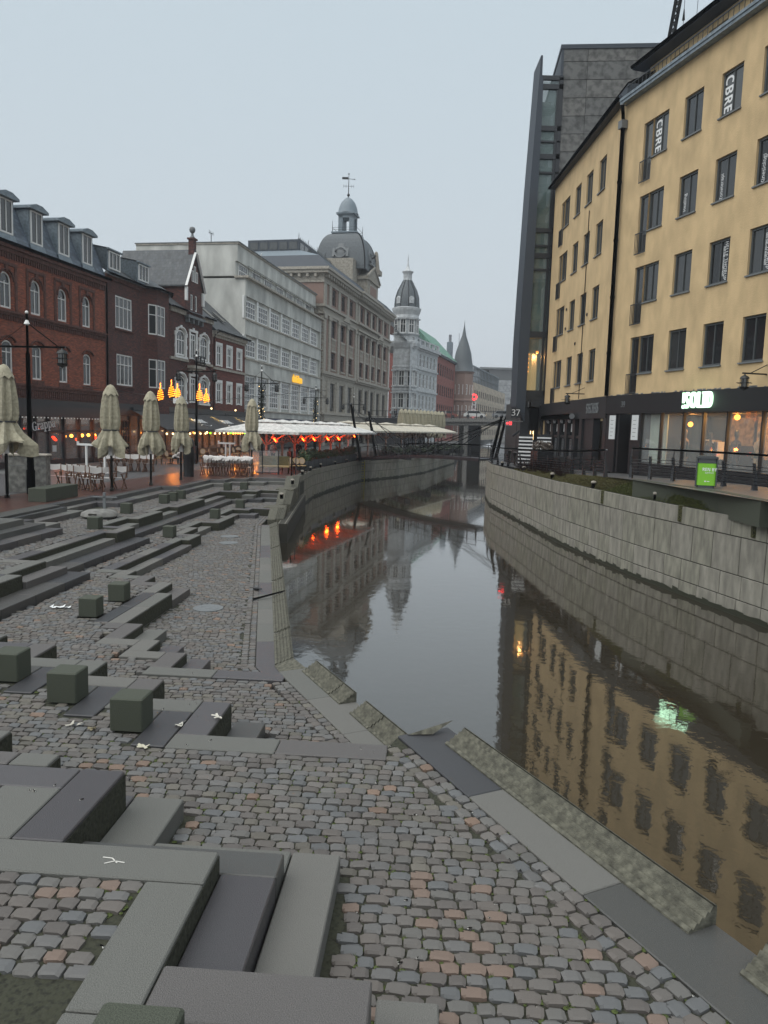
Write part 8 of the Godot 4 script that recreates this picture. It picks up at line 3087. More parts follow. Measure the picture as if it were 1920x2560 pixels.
	for k in 7:
		var p := Vector3(-8.5 + ss[k] * sin(az), STREET, -52.7 - ss[k] * cos(az))
		open_parasol(p, -az, 3.1, 1.75, 2.62, 3.5, M.canvas_white, "open white parasol over the heated terrace, number %s counted from the stair" % ["one", "two", "three", "four", "five", "six", "seven"][k], "open white parasols over the heated terrace", 1 if k in [0, 2, 3, 4, 5] else 0)
	for k in 6:
		var p := Vector3(-4.0 + 2.0 * k, STREET, -78.5 - 5.3 * k)
		open_parasol(p, -deg_to_rad(20), 3.4, 2.7, 2.75, 3.75, M.canvas_cream, "open cream parasol beyond the footbridge mast, number %s counted from the mast" % ["one", "two", "three", "four", "five", "six"][k], "open cream parasols beyond the footbridge", 1 if k == 0 else 0)
	for k in 12:
		parasol_closed(Vector3(2.0 + 0.58 * k, STREET, -103.0 - 0.9 * k), 1.25, "closed beige parasol in the far row before the road bridge, number %d from the left" % (k + 1), "closed parasols in the far row", 30 + k, 0.85)
	# terrace fence, wicker bench, planters with hedges
	var fe := thing("terrace_fence", "low black glazed fence in front of the wicker bench", "fence", Vector3(-7.6, STREET, -46.6))
	for k in 4:
		b = MB.new()
		var x := [-0.95, -0.15, 0.85, 1.95][k] as float
		b.cb(x, 0.75, -0.05 * k, 0.06, 1.5, 0.06)
		part(fe, "post", b, M.dark_steel)
	b = MB.new()
	b.bar(Vector3(-0.95, 0.08, 0), Vector3(0.85, 0.08, -0.1), 0.05, 0.05)
	b.bar(Vector3(-0.95, 1.48, 0), Vector3(0.85, 1.48, -0.1), 0.03, 0.03)
	part(fe, "rail", b, M.dark_steel)
	b = MB.new()
	b.bar(Vector3(-0.92, 0.78, 0), Vector3(0.82, 0.78, -0.1), 0.012, 1.35)
	part(fe, "glass", b, M.clear)
	var wk := thing("wicker_bench", "yellow and black wicker bench behind the low terrace fence", "bench", Vector3(-7.1, STREET, -47.4), 0.12)
	b = MB.new()
	b.cham(Vector3(-0.95, 0.4, -0.25), Vector3(0.95, 0.5, 0.3), 0.02)
	part(wk, "seat", b, M.rattan)
	b = MB.new()
	b.cham(Vector3(-0.95, 0.5, -0.32), Vector3(0.95, 1.1, -0.24), 0.03)
	var bk := part(wk, "back", b, M.rattan_dark)
	for k in 24:
		b = MB.new()
		var x := -0.9 + 0.076 * k
		var d := 0.2 if k < 12 else -0.2
		b.bar(Vector3(clampf(x - d, -0.93, 0.93), 0.54, -0.225), Vector3(x, 1.06, -0.225), 0.022, 0.014)
		part(bk, "cane", b, M.rattan)
	for x in [-0.9, -0.3, 0.3, 0.9]:
		b = MB.new()
		b.tube(Vector3(x, 0, 0.22), Vector3(x, 0.42, 0.22), 0.025, 0.025, 6)
		part(wk, "leg", b, M.rattan)
		b = MB.new()
		b.tube(Vector3(x, 0.2, 0.24), Vector3(x + 0.25, 0.38, 0.26), 0.015, 0.015, 5)
		part(wk, "brace", b, M.rattan)
	var lpts := [Vector3(-5.75, STREET, -50.4), Vector3(-5.55, STREET, -54.4), Vector3(-4.9, STREET, -58.2), Vector3(-4.2, STREET, -62.3), Vector3(-3.5, STREET, -66.4), Vector3(-2.95, STREET, -69.6)]
	for k in 5:
		var a: Vector3 = lpts[k]
		var e: Vector3 = lpts[k + 1]
		var m := (a + e) / 2
		var t := thing("planter_box", "dark planter with leafy hedge on the canal wall, number %s from the stair" % ["one", "two", "three", "four", "five"][k], "planter", m, atan2(e.x - a.x, e.z - a.z) , "hedge planters along the canal wall")
		var hl := a.distance_to(e) / 2
		for q in 3:
			b = MB.new()
			b.cham(Vector3(-0.3, 0.05, -hl + q * hl * 2 / 3 + 0.03), Vector3(0.3, 0.62, -hl + (q + 1) * hl * 2 / 3 - 0.03), 0.015)
			part(t, "box", b, M.dark_steel)
		var vols := []
		rng.seed = 200 + k
		for q in 9:
			vols.append([Vector3(rng.randf_range(-0.15, 0.15), rng.randf_range(0.75, 1.15), -hl + hl * 2 * (q + 0.5) / 9), Vector3(0.38, 0.34, 0.4)])
		leaf_mass(t, "hedge", vols, 1300, 0.085, [Color(0.045, 0.085, 0.035), Color(0.065, 0.11, 0.045), Color(0.03, 0.06, 0.028)], 210 + k)
	for k in 4:
		var e: Vector3 = Vector3(1.0 + 2.6 * k, STREET, -77.6 - 8.2 * k)
		var t := thing("planter_box", "low dark hedge on the canal wall beyond the footbridge, number %s" % ["one", "two", "three", "four"][k], "planter", e, deg_to_rad(198), "far hedge planters along the canal wall")
		b = MB.new()
		b.cham(Vector3(-0.3, 0.0, -4.2), Vector3(0.3, 0.5, 4.2), 0.02)
		part(t, "box", b, M.dark_steel)
		var vols := []
		for q in 12:
			vols.append([Vector3(0, 0.8, -4 + 8 * (q + 0.5) / 12), Vector3(0.4, 0.35, 0.5)])
		leaf_mass(t, "hedge", vols, 800, 0.13, [Color(0.035, 0.055, 0.03), Color(0.05, 0.07, 0.04)], 230 + k)
		b = MB.new()
		for w in 5:
			b.tube(Vector3(0.4, 0.15 + 0.24 * w, -4.2), Vector3(0.4, 0.15 + 0.24 * w, 4.2), 0.012, 0.012, 4)
		for w in 5:
			b.tube(Vector3(0.4, 0, -4.2 + 2.1 * w), Vector3(0.4, 1.15, -4.2 + 2.1 * w), 0.025, 0.025, 4)
		part(t, "rail", b, M.dark_steel)
	# post with rope at the stair top, small caps on the wall
	var rp := thing("rope_post", "black post with a drooping handrail at the top of the far stair", "post", Vector3(-5.75, STREET, -45.5))
	b = MB.new()
	b.tube(Vector3.ZERO, Vector3(0, 1.55, 0), 0.05, 0.05, 8)
	part(rp, "post", b, M.dark_steel)
	b = MB.new()
	b.pipe([Vector3(0, 0.95, 0), Vector3(0.25, 0.6, -0.4), Vector3(0.5, 0.42, -0.8), Vector3(0.65, 0.4, -1.0)], 0.025)
	part(rp, "handrail", b, M.dark_steel)
	var caps := [Vector3(-5.05, 0.62, -36.2), Vector3(-5.1, 0.98, -40.8), Vector3(-5.2, STREET + 0.02, -46.5), Vector3(-5.15, STREET + 0.02, -51.0), Vector3(-4.85, STREET + 0.02, -55.5), Vector3(-4.1, STREET + 0.02, -60.0), Vector3(-3.4, STREET + 0.02, -64.5)]
	for k in caps.size():
		mooring(caps[k], "stubby capped post on the left canal wall, number %s from the steps" % ["one", "two", "three", "four", "five", "six", "seven"][k], "mooring posts on the left canal wall")
	# lifebuoy-shaped boulder basin with a steel marker
	var bp := st(-11.55, 25.15)
	var bs := thing("boulder_basin", "smooth flat boulder with a carved slot and a steel blade behind it", "boulder", v3(bp, 0.8))
	b = MB.new()
	b.lathe([Vector2(0.5, 0.0), Vector2(0.63, 0.08), Vector2(0.6, 0.19), Vector2(0.42, 0.27), Vector2(0.15, 0.29), Vector2(0.001, 0.29)], 20)
	part(bs, "boulder", b, M.concrete)
	b = MB.new()
	b.cham(Vector3(-0.06, 0.0, -0.5), Vector3(0.04, 0.85, -0.46), 0.005)
	b.cham(Vector3(-0.45, 0.66, -0.5), Vector3(0.45, 0.7, -0.46), 0.005)
	part(bs, "steel_blade", b, M.lead)
	b = MB.new()
	b.box(Vector3(-0.16, 0.15, 0.45), Vector3(0.12, 0.2, 0.61))
	part(bs, "carved_slot", b, M.wall_joint)
	# planter with bamboo at the left edge
	var pl := thing("iron_planter", "black wrought iron planter stand with feathery bamboo at the left edge", "planter", v3(st(-12.75, 19.6), 1.28), 0.05)
	b = MB.new()
	b.cham(Vector3(-1.0, 0.85, -0.45), Vector3(0.62, 1.28, 0.45), 0.02)
	part(pl, "trough", b, M.dark_steel)
	for k in 13:
		b = MB.new()
		b.tube(Vector3(-1.0 + 0.135 * k, 0, 0.45), Vector3(-1.0 + 0.135 * k, 0.86, 0.45), 0.014, 0.014, 5)
		if k % 3 == 1:
			b.xf = Transform3D(Basis(Vector3.RIGHT, PI / 2), Vector3(-0.93 + 0.135 * k, 0.4, 0.45))
			b.lathe([Vector2(0.08, -0.01), Vector2(0.1, 0), Vector2(0.08, 0.01)], 10)
			b.xf.origin.y = 0.62
			b.lathe([Vector2(0.05, -0.01), Vector2(0.07, 0), Vector2(0.05, 0.01)], 10)
		part(pl, "iron_bar", b, M.iron)
	for x in [-1.0, 0.64]:
		b = MB.new()
		b.tube(Vector3(x, 0, 0.47), Vector3(x, 1.55, 0.47), 0.025, 0.025, 6)
		b.ball(Vector3(x, 1.58, 0.47), 0.05, 5)
		part(pl, "corner_post", b, M.iron)
	b = MB.new()
	b.bar(Vector3(-1.0, 0.84, 0.46), Vector3(0.64, 0.84, 0.46), 0.03, 0.03)
	b.bar(Vector3(-1.0, 0.04, 0.46), Vector3(0.64, 0.04, 0.46), 0.03, 0.03)
	for k in 7:
		b.bar(Vector3(-1.0 + 0.24 * k, 0.86, 0.46), Vector3(-0.76 + 0.24 * k, 1.24, 0.46), 0.012, 0.012)
		b.bar(Vector3(-0.76 + 0.24 * k, 0.86, 0.46), Vector3(-1.0 + 0.24 * k, 1.24, 0.46), 0.012, 0.012)
	part(pl, "iron_rail", b, M.iron)
	# bamboo leaves: thin arching blades
	b = MB.new()
	b.tinted = true
	rng.seed = 303
	for k in 2600:
		var f := rng.randf() * TAU
		var r := sqrt(rng.randf()) * 0.8
		var hgt := rng.randf_range(1.25, 2.75 - r * 0.7)
		var o := Vector3(-0.35 + cos(f) * r * 1.2, hgt, sin(f) * r * 0.7)
		var d := Vector3(cos(f) * 0.6 + rng.randfn() * 0.4, rng.randf_range(-0.9, 0.5), sin(f) * 0.6 + rng.randfn() * 0.4).normalized()
		var s := d.cross(Vector3.UP).normalized() * 0.011
		var l := rng.randf_range(0.1, 0.24)
		var t := (hgt - 1.25) / 1.4
		b.col = Color(0.2, 0.18, 0.05).lerp(Color(0.13, 0.18, 0.04), clampf(t + rng.randf_range(-0.4, 0.4), 0, 1)) * rng.randf_range(0.6, 1.25)
		b.t3(o - s, o + s, o + d * l)
	part(pl, "bamboo", b, M.leaf)
	b = MB.new()
	rng.seed = 304
	for k in 22:
		var x := rng.randf_range(-0.95, 0.5)
		b.tube(Vector3(x, 1.2, rng.randf_range(-0.3, 0.3)), Vector3(x + rng.randf_range(-0.3, 0.3), rng.randf_range(1.9, 2.6), rng.randf_range(-0.3, 0.3)), 0.009, 0.005, 4)
	part(pl, "bamboo_cane", b, M.wood_pale)
	# grey cabinet and green bin at the left
	var cab := thing("utility_cabinet", "grey street cabinet with a pale lid behind the black lamp post", "cabinet", Vector3(-15.55, STREET, -31.0), 0.15)
	b = MB.new()
	b.cham(Vector3(-0.25, 0, -0.3), Vector3(1.35, 1.52, 0.3), 0.02)
	part(cab, "body", b, M.concrete)
	b = MB.new()
	b.cham(Vector3(-0.3, 1.52, -0.35), Vector3(1.4, 1.6, 0.35), 0.02)
	part(cab, "lid", b, M.stone_trim)
	b = MB.new()
	b.box(Vector3(-0.24, 1.1, 0.3), Vector3(1.34, 1.12, 0.306))
	b.box(Vector3(0.52, 0.05, 0.3), Vector3(0.53, 1.1, 0.306))
	part(cab, "door_seam", b, M.lead)
	litter_bin("green litter bin with a grey lid behind the bamboo planter", Vector3(-15.4, STREET, -28.4), 0.2, 1.35)

func mooring(p: Vector3, label: String, group: String) -> void:
	var t := thing("mooring_post", label, "mooring post", p, 0.0, group)
	var b := MB.new()
	b.tube(Vector3.ZERO, Vector3(0, 0.22, 0), 0.085, 0.085, 10)
	part(t, "stem", b, M.dark_steel)
	b = MB.new()
	b.lathe([Vector2(0.1, 0.2), Vector2(0.115, 0.23), Vector2(0.1, 0.28), Vector2(0.001, 0.3)], 12)
	part(t, "cap", b, M.stone_trim)

func litter_bin(label: String, p: Vector3, turn: float, s := 1.0) -> void:
	var t := thing("litter_bin", label, "litter bin", p, turn)
	var b := MB.new()
	var foot := func(w: float, d: float) -> PackedVector2Array:
		var o := PackedVector2Array()
		for q in [[-1, 1], [1, 1], [1, -1], [-1, -1]]:
			for k in 4:
				var f := atan2(-q[1], q[0]) - PI / 4 + PI / 2 * k / 3.0
				o.append(Vector2(q[0] * (w - 0.1) + cos(f) * 0.1, -(q[1] * (d - 0.1)) + sin(f) * 0.1) * s)
		return o
	b.prism(foot.call(0.27, 0.25), 0.0, 0.09 * s)
	part(t, "plinth", b, M.bin_top)
	b = MB.new()
	b.prism(foot.call(0.3, 0.27), 0.09 * s, 0.8 * s)
	var bd := part(t, "body", b, M.green_paint)
	b = MB.new()
	b.prism(foot.call(0.31, 0.28), 0.8 * s, 0.86 * s)
	b.prism(foot.call(0.3, 0.27), 0.86 * s, 0.94 * s)
	b.prism(foot.call(0.33, 0.3), 0.94 * s, 1.0 * s)
	b.prism(foot.call(0.26, 0.23), 1.0 * s, 1.03 * s, false)
	part(t, "lid", b, M.bin_top)
	for x in [-0.3, 0.3]:
		b = MB.new()
		b.cham(Vector3(x - 0.02, 0.05, 0.2) * s, Vector3(x + 0.02, 0.95, 0.27) * s, 0.006)
		part(t, "corner_strip", b, M.bin_top)
	text(bd, "lettering", "REN BY", M.print_white, 0.1 * s, 0.004, Transform3D(Basis(), Vector3(0.08, 0.6, 0.272) * s), 0.9, true)
	text(bd, "lettering", "aarhus", M.print_white, 0.06 * s, 0.004, Transform3D(Basis(), Vector3(0.08, 0.5, 0.272) * s), 1.0, false)
	b = MB.new()
	b.box(Vector3(-0.05, 0.2, 0.27) * s, Vector3(0.0, 0.24, 0.274) * s)
	b.box(Vector3(0.02, 0.21, 0.27) * s, Vector3(0.1, 0.23, 0.274) * s)
	part(bd, "emblem", b, M.print_white)

func build_right_bank() -> void:
	org = Vector3.ZERO
	# pavement that falls away from the camera, and the grass bank
	var pav := [[Vector3(9.05, 2.6, -26.9), Vector3(16.0, 2.6, -18.0)], [Vector3(9.0, 2.55, -28.9), Vector3(14.0, 2.55, -27.0)], [Vector3(8.95, 2.45, -31.0), Vector3(12.2, 2.45, -31.5)], [Vector3(8.75, 2.3, -34.2), Vector3(11.2, 2.4, -35.5)], [Vector3(8.35, 2.2, -38.0), Vector3(11.0, 2.3, -39.5)], [Vector3(7.75, 2.08, -44.2), Vector3(10.8, 2.2, -45.0)], [Vector3(7.4, 1.98, -51.0), Vector3(10.6, 2.1, -51.0)], [Vector3(7.9, 1.96, -57.0), Vector3(16.0, 2.0, -57.0)], [Vector3(9.6, 1.95, -66.0), Vector3(22.0, 1.95, -66.0)], [Vector3(19.6, 1.95, -140.0), Vector3(60.0, 1.95, -140.0)]]
	var b := MB.new()
	b.q4(Vector3(10.0, 2.6, -19.3), Vector3(16.0, 2.6, -10.0), pav[0][1], pav[0][0])
	b.q4(Vector3(10.0, 2.6, -19.3), Vector3(10.0, 2.6, -2), Vector3(16.0, 2.6, -2), Vector3(16.0, 2.6, -10.0))
	for k in pav.size() - 1:
		b.q4(pav[k][0], pav[k][1], pav[k + 1][1], pav[k + 1][0])
	part(self, "right_pavement", b, M.asphalt).set_meta("kind", "structure")
	# grass
	var edge_ := [[Vector2(12.45, -10), Vector3(10.0, 2.2, -8.0)]]
	b = MB.new()
	var wl := [Vector2(14.5, -1), Vector2(12.5, -10.0), Vector2(10.56, -19.84), Vector2(9.23, -26.4), Vector2(8.8, -29.5), Vector2(8.25, -34.0), Vector2(7.9, -38.5), Vector2(7.66, -44.1)]
	var back := [Vector3(14.7, 2.15, -1), Vector3(12.9, 2.15, -10), Vector3(11.0, 2.16, -19.3), Vector3(9.9, 2.3, -24.2), Vector3(9.15, 2.58, -27.0), Vector3(8.97, 2.44, -31.1), Vector3(8.6, 2.24, -36.0), Vector3(7.95, 2.1, -43.0)]
	back = [Vector3(14.6, 2.15, -1), Vector3(13.2, 2.15, -10), Vector3(10.75, 2.12, -19.6), Vector3(9.75, 2.26, -24.0), Vector3(9.2, 2.56, -27.2), Vector3(8.98, 2.44, -31.1), Vector3(8.6, 2.24, -36.0), Vector3(7.95, 2.1, -43.0)]
	for k in wl.size() - 1:
		var n := 4
		for i in n:
			var f0 := i / float(n)
			var f1 := (i + 1) / float(n)
			var p0 := Vector3(wl[k].x, 1.97, wl[k].y)
			var p1 := Vector3(wl[k + 1].x, 1.97, wl[k + 1].y)
			b.q4(p0.lerp(back[k], f0), p0.lerp(back[k], f1), p1.lerp(back[k + 1], f1), p1.lerp(back[k + 1], f0))
	part(self, "grass_bank", b, M.grass_ground).set_meta("kind", "structure")
	var blade := MB.new()
	rng.seed = 61
	for k in 9:
		var f := rng.randf() * TAU
		var o := Vector3(rng.randf_range(-0.03, 0.03), 0, rng.randf_range(-0.03, 0.03))
		var w := Vector3(-sin(f), 0, cos(f)) * 0.005
		blade.t3(o - w, o + w, o + Vector3(cos(f * 2) * 0.03, rng.randf_range(0.03, 0.075), sin(f * 2) * 0.03))
	var gm := mat("grass_blade", Color.WHITE, 0.8)
	gm.vertex_color_use_as_albedo = true
	var xfs := []
	var cols := []
	for k in 26000:
		var s := rng.randi_range(0, wl.size() - 2)
		var f := rng.randf()
		var g := rng.randf()
		var p0 := Vector3(wl[s].x, 1.97, wl[s].y).lerp(Vector3(wl[s + 1].x, 1.97, wl[s + 1].y), f)
		var p1: Vector3 = back[s].lerp(back[s + 1], f)
		var sc := rng.randf_range(0.6, 1.5)
		xfs.append(Transform3D(Basis(Vector3.UP, rng.randf() * TAU) * Basis.from_scale(Vector3(sc, sc * rng.randf_range(0.4, 0.9), sc)), p0.lerp(p1, g)))
		var dry := clampf(rng.randfn() * 0.25 + (0.75 if s > 3 else 0.2), 0, 1)
		cols.append(Color(0.1, 0.125, 0.028).lerp(Color(0.13, 0.105, 0.045), dry) * rng.randf_range(0.6, 1.25))
	var gr := many(self, "grass", blade.mesh(gm), xfs, cols)
	tag(gr, "short mossy winter grass on the bank above the right canal wall", "grass")
	# dark retaining kerb between grass and pavement
	var kw := [Vector2(9.12, -27.1), Vector2(9.55, -25.0), Vector2(9.86, -24.0), Vector2(10.1, -22.2), Vector2(10.05, -19.6)]
	var rt := thing("retaining_wall", "low dark retaining wall between the grass bank and the pavement", "wall")
	for k in 4:
		b = MB.new()
		b.bar(Vector3(kw[k].x + 0.1, 2.24, kw[k].y), Vector3(kw[k + 1].x + 0.1, 2.24, kw[k + 1].y), 0.3, 0.74)
		part(rt, "kerb_stone", b, M.bollard)
	# black bent railing posts with steel rods, in two runs
	var runs := [[[Vector3(9.3, 2.6, -28.0), Vector3(9.85, 2.6, -27.55), Vector3(10.5, 2.6, -27.0), Vector3(11.0, 2.6, -26.0), Vector3(11.4, 2.6, -24.9), Vector3(11.7, 2.6, -23.4), Vector3(11.9, 2.6, -21.8), Vector3(12.0, 2.6, -20.0), Vector3(12.1, 2.6, -18.0)], "curved black railing with steel rods on the near right pavement behind the green bin"],
		[[Vector3(9.05, 2.47, -30.4), Vector3(9.0, 2.4, -31.8), Vector3(8.9, 2.33, -33.2), Vector3(8.78, 2.27, -34.8), Vector3(8.62, 2.22, -36.6), Vector3(8.45, 2.18, -38.4), Vector3(8.2, 2.13, -41.0), Vector3(7.95, 2.08, -43.6), Vector3(7.7, 2.04, -46.5), Vector3(7.5, 2.0, -49.5), Vector3(7.55, 1.97, -52.5), Vector3(8.0, 1.95, -56.5)], "long black railing with steel rods above the canal corner under the dark tower"]]
	for r in runs:
		var pts: Array = r[0]
		var t := thing("railing", r[1], "railing", pts[0])
		var o: Vector3 = -pts[0]
		for k in pts.size():
			var d: Vector3 = (pts[mini(k + 1, pts.size() - 1)] - pts[maxi(k - 1, 0)]).normalized()
			var out := Vector3(-d.z, 0, d.x)
			if out.x > 0:
				out = -out
			b = MB.new()
			b.xf = Transform3D(Basis(out, Vector3.UP, out.cross(Vector3.UP)), pts[k] + o)
			b.slab(PackedVector2Array([Vector2(-0.1, 0), Vector2(0.1, 0), Vector2(0.08, 0.04), Vector2(0.055, 0.5), Vector2(0.1, 0.85), Vector2(0.055, 0.86), Vector2(-0.02, 0.5), Vector2(-0.08, 0.04)]), -0.05, 0.05)
			if k % 2 == 0:
				b.bar(Vector3(0.07, 0.8, 0), Vector3(0.02, 1.12, 0), 0.03, 0.03)
			part(t, "post", b, M.dark_steel)
			if k < pts.size() - 1:
				var a: Vector3 = pts[k] + o
				var e: Vector3 = pts[k + 1] + o
				b = MB.new()
				b.tube(a + out * 0.02 + Vector3(0, 1.12, 0), e + out * 0.02 + Vector3(0, 1.12, 0), 0.036, 0.036, 8)
				part(t, "handrail", b, M.steel)
				for w in 6:
					b = MB.new()
					b.tube(a + out * (0.09 - 0.012 * absf(w - 5)) + Vector3(0, 0.16 + 0.115 * w, 0), e + out * (0.09 - 0.012 * absf(w - 5)) + Vector3(0, 0.16 + 0.115 * w, 0), 0.011, 0.011, 5)
					part(t, "steel_rod", b, M.steel)
	litter_bin("green litter bin with white print in front of the lit shop window", Vector3(10.35, 2.6, -23.9), -0.35, 1.0)
	var caps := [Vector3(10.55, 2.0, -20.55), Vector3(9.3, 2.0, -25.6), Vector3(8.52, 2.0, -30.6), Vector3(8.02, 2.0, -36.0), Vector3(7.75, 2.0, -42.0), Vector3(7.45, 1.98, -48.0)]
	for k in caps.size():
		mooring(caps[k] + Vector3(0.12, 0, 0), "stubby capped post on the right canal wall, number %s from the near end" % ["one", "two", "three", "four", "five", "six"][k], "mooring posts on the right canal wall")
	# planter with withered shrub near the tower
	var pl := thing("withered_planter", "square black planter with brown withered plants on the far right quay", "planter", Vector3(8.95, 2.1, -42.5), 0.2)
	b = MB.new()
	b.cham(Vector3(-0.5, 0, -0.5), Vector3(0.5, 1.1, 0.5), 0.03)
	part(pl, "box", b, M.dark_paint)
	leaf_mass(pl, "withered_plant", [[Vector3(-0.2, 1.35, 0), Vector3(0.5, 0.3, 0.45)], [Vector3(0.3, 1.3, 0), Vector3(0.3, 0.28, 0.4)]], 700, 0.08, [Color(0.13, 0.1, 0.085), Color(0.17, 0.145, 0.125), Color(0.09, 0.07, 0.05)], 400)
	rng.seed = 402
	for k in 4:
		var p := [Vector3(8.55, 2.1, -38.5), Vector3(8.3, 2.08, -40.5), Vector3(8.6, 2.2, -35.6), Vector3(8.05, 2.05, -42.5)][k] as Vector3
		var t := thing("dry_shrub", "low tangle of brown dry shrub at the foot of the far railing, number %s" % ["one", "two", "three", "four"][k], "shrub", p, 0.0, "dry shrubs at the far railing")
		b = MB.new()
		for i in 150:
			var f := rng.randf() * TAU
			var o := Vector3(rng.randf_range(-0.4, 0.4), 0, rng.randf_range(-0.9, 0.9))
			var e := o + Vector3(cos(f) * 0.3, rng.randf_range(0.15, 0.7), sin(f) * 0.3)
			b.tube(o, e, 0.008, 0.004, 3, false)
		part(t, "twigs", b, M.brick_trim)
	# striped stools and black and white folding screens by the tower
	var sc := thing("slatted_screen", "black and white slatted screen standing at the foot of the dark tower", "screen", Vector3(9.1, 2.05, -45.6), -0.2)
	for k in 2:
		for i in 8:
			b = MB.new()
			b.box(Vector3(-0.95 + 1.1 * k, 0.25 + 0.22 * i, 0), Vector3(-0.1 + 1.1 * k, 0.34 + 0.22 * i, 0.06))
			part(sc, "slat", b, M.print_white)
		b = MB.new()
		b.box(Vector3(-0.95 + 1.1 * k, 0, -0.06), Vector3(-0.1 + 1.1 * k, 2.05, -0.01))
		part(sc, "panel", b, M.dark_paint)
	for k in 4:
		var t := thing("white_cone_stand", "narrow white tapering stand behind the far railing, number %s from the canal" % ["one", "two", "three", "four"][k], "stand", Vector3(7.95 + 0.26 * k, 2.02, -47.6 + 0.5 * k), 0.0, "white tapering stands behind the far railing")
		b = MB.new()
		b.tube(Vector3.ZERO, Vector3(0, 0.95 - 0.1 * (k % 2), 0), 0.03, 0.1, 8)
		part(t, "leg", b, M.paint_white)
		b = MB.new()
		b.tube(Vector3(0, 0.95 - 0.1 * (k % 2), 0), Vector3(0, 1.0 - 0.1 * (k % 2), 0), 0.12, 0.12, 8)
		part(t, "top", b, M.paint_white)

# ---------- people: one skin over a jointed skeleton ----------
func skin(bones: Array, cell: float, blend: float) -> ArrayMesh:
	# bones: [a, b, ra, rb, colour]
	var lo := Vector3.ONE * 1e9
	var hi := -lo
	for q in bones:
		var m := Vector3.ONE * (maxf(q[2], q[3]) + cell * 2)
		lo = lo.min(q[0] - m).min(q[1] - m)
		hi = hi.max(q[0] + m).max(q[1] + m)
	var n := Vector3i(((hi - lo) / cell).ceil()) + Vector3i.ONE
	var f := PackedFloat32Array()
	f.resize(n.x * n.y * n.z)
	f.fill(9.0)
	for q in bones:
		var a: Vector3 = q[0]
		var d: Vector3 = q[1] - a
		var dd := maxf(d.length_squared(), 1e-9)
		var m := Vector3.ONE * (maxf(q[2], q[3]) + blend + cell * 2)
		var c0 := Vector3i(((a.min(q[1]) - m - lo) / cell).floor()).clamp(Vector3i.ZERO, n - Vector3i.ONE)
		var c1 := Vector3i(((a.max(q[1]) + m - lo) / cell).ceil()).clamp(Vector3i.ZERO, n - Vector3i.ONE)
		for z in range(c0.z, c1.z + 1):
			for y in range(c0.y, c1.y + 1):
				for x in range(c0.x, c1.x + 1):
					var p := lo + Vector3(x, y, z) * cell
					var t := clampf((p - a).dot(d) / dd, 0, 1)
					var s := p.distance_to(a + d * t) - lerpf(q[2], q[3], t)
					var i := x + n.x * (y + n.y * z)
					var e := f[i]
					var h := clampf(0.5 + 0.5 * (e - s) / blend, 0, 1)
					f[i] = lerpf(e, s, h) - blend * h * (1 - h)
	var id := {}
	var pos := []
	var off := [Vector3i(0, 0, 0), Vector3i(1, 0, 0), Vector3i(0, 1, 0), Vector3i(1, 1, 0), Vector3i(0, 0, 1), Vector3i(1, 0, 1), Vector3i(0, 1, 1), Vector3i(1, 1, 1)]
	var pairs := [[0, 1], [2, 3], [4, 5], [6, 7], [0, 2], [1, 3], [4, 6], [5, 7], [0, 4], [1, 5], [2, 6], [3, 7]]
	for z in n.z - 1:
		for y in n.y - 1:
			for x in n.x - 1:
				var v := []
				var neg := 0
				for o in off:
					var w := f[(x + o.x) + n.x * ((y + o.y) + n.y * (z + o.z))]
					v.append(w)
					if w < 0:
						neg += 1
				if neg == 0 or neg == 8:
					continue
				var sum := Vector3.ZERO
				var k := 0
				for e in pairs:
					if (v[e[0]] < 0) != (v[e[1]] < 0):
						var t: float = v[e[0]] / (v[e[0]] - v[e[1]])
						sum += Vector3(off[e[0]]).lerp(Vector3(off[e[1]]), t)
						k += 1
				id[Vector3i(x, y, z)] = pos.size()
				pos.append(lo + (Vector3(x, y, z) + sum / k) * cell)
	var b := MB.new()
	b.tinted = true
	var grad := func(p: Vector3) -> Vector3:
		var g := (p - lo) / cell
		var c := Vector3i(g.floor()).clamp(Vector3i.ONE, n - Vector3i(2, 2, 2))
		var at := func(x: int, y: int, z: int) -> float: return f[x + n.x * (y + n.y * z)]
		return Vector3(at.call(c.x + 1, c.y, c.z) - at.call(c.x - 1, c.y, c.z), at.call(c.x, c.y + 1, c.z) - at.call(c.x, c.y - 1, c.z), at.call(c.x, c.y, c.z + 1) - at.call(c.x, c.y, c.z - 1)).normalized()
	var tint := func(p: Vector3) -> Color:
		var best := 9.0
		var col := Color.WHITE
		for q in bones:
			var a: Vector3 = q[0]
			var d: Vector3 = q[1] - a
			var t := clampf((p - a).dot(d) / maxf(d.length_squared(), 1e-9), 0, 1)
			var s := p.distance_to(a + d * t) - lerpf(q[2], q[3], t)
			if s < best:
				best = s
				col = q[4]
		return col
	var nor := []
	var cols := []
	for p in pos:
		nor.append(grad.call(p))
		cols.append(tint.call(p))
	for key in id:
		for ax in 3:
			var u := Vector3i.ZERO
			u[ax] = 1
			var i0: float = f[key.x + n.x * (key.y + n.y * key.z)]
			var k2: Vector3i = key + u
			var i1: float = f[k2.x + n.x * (k2.y + n.y * k2.z)]
			if (i0 < 0) == (i1 < 0):
				continue
			var p := Vector3i.ZERO
			var q := Vector3i.ZERO
			p[(ax + 1) % 3] = -1
			q[(ax + 2) % 3] = -1
			var ids := [key, key + p, key + p + q, key + q]
			var ok := true
			for j in ids:
				if not id.has(j):
					ok = false
			if not ok:
				continue
			var w := ids.map(func(j): return id[j])
			if i0 < 0:
				w = [w[0], w[1], w[2], w[3]]
			else:
				w = [w[3], w[2], w[1], w[0]]
			for j in [0, 2, 1, 0, 3, 2]:
				b.v.append(pos[w[j]])
				b.n.append(nor[w[j]])
				b.c.append(cols[w[j]])
	return b.mesh(M.skin_paint)

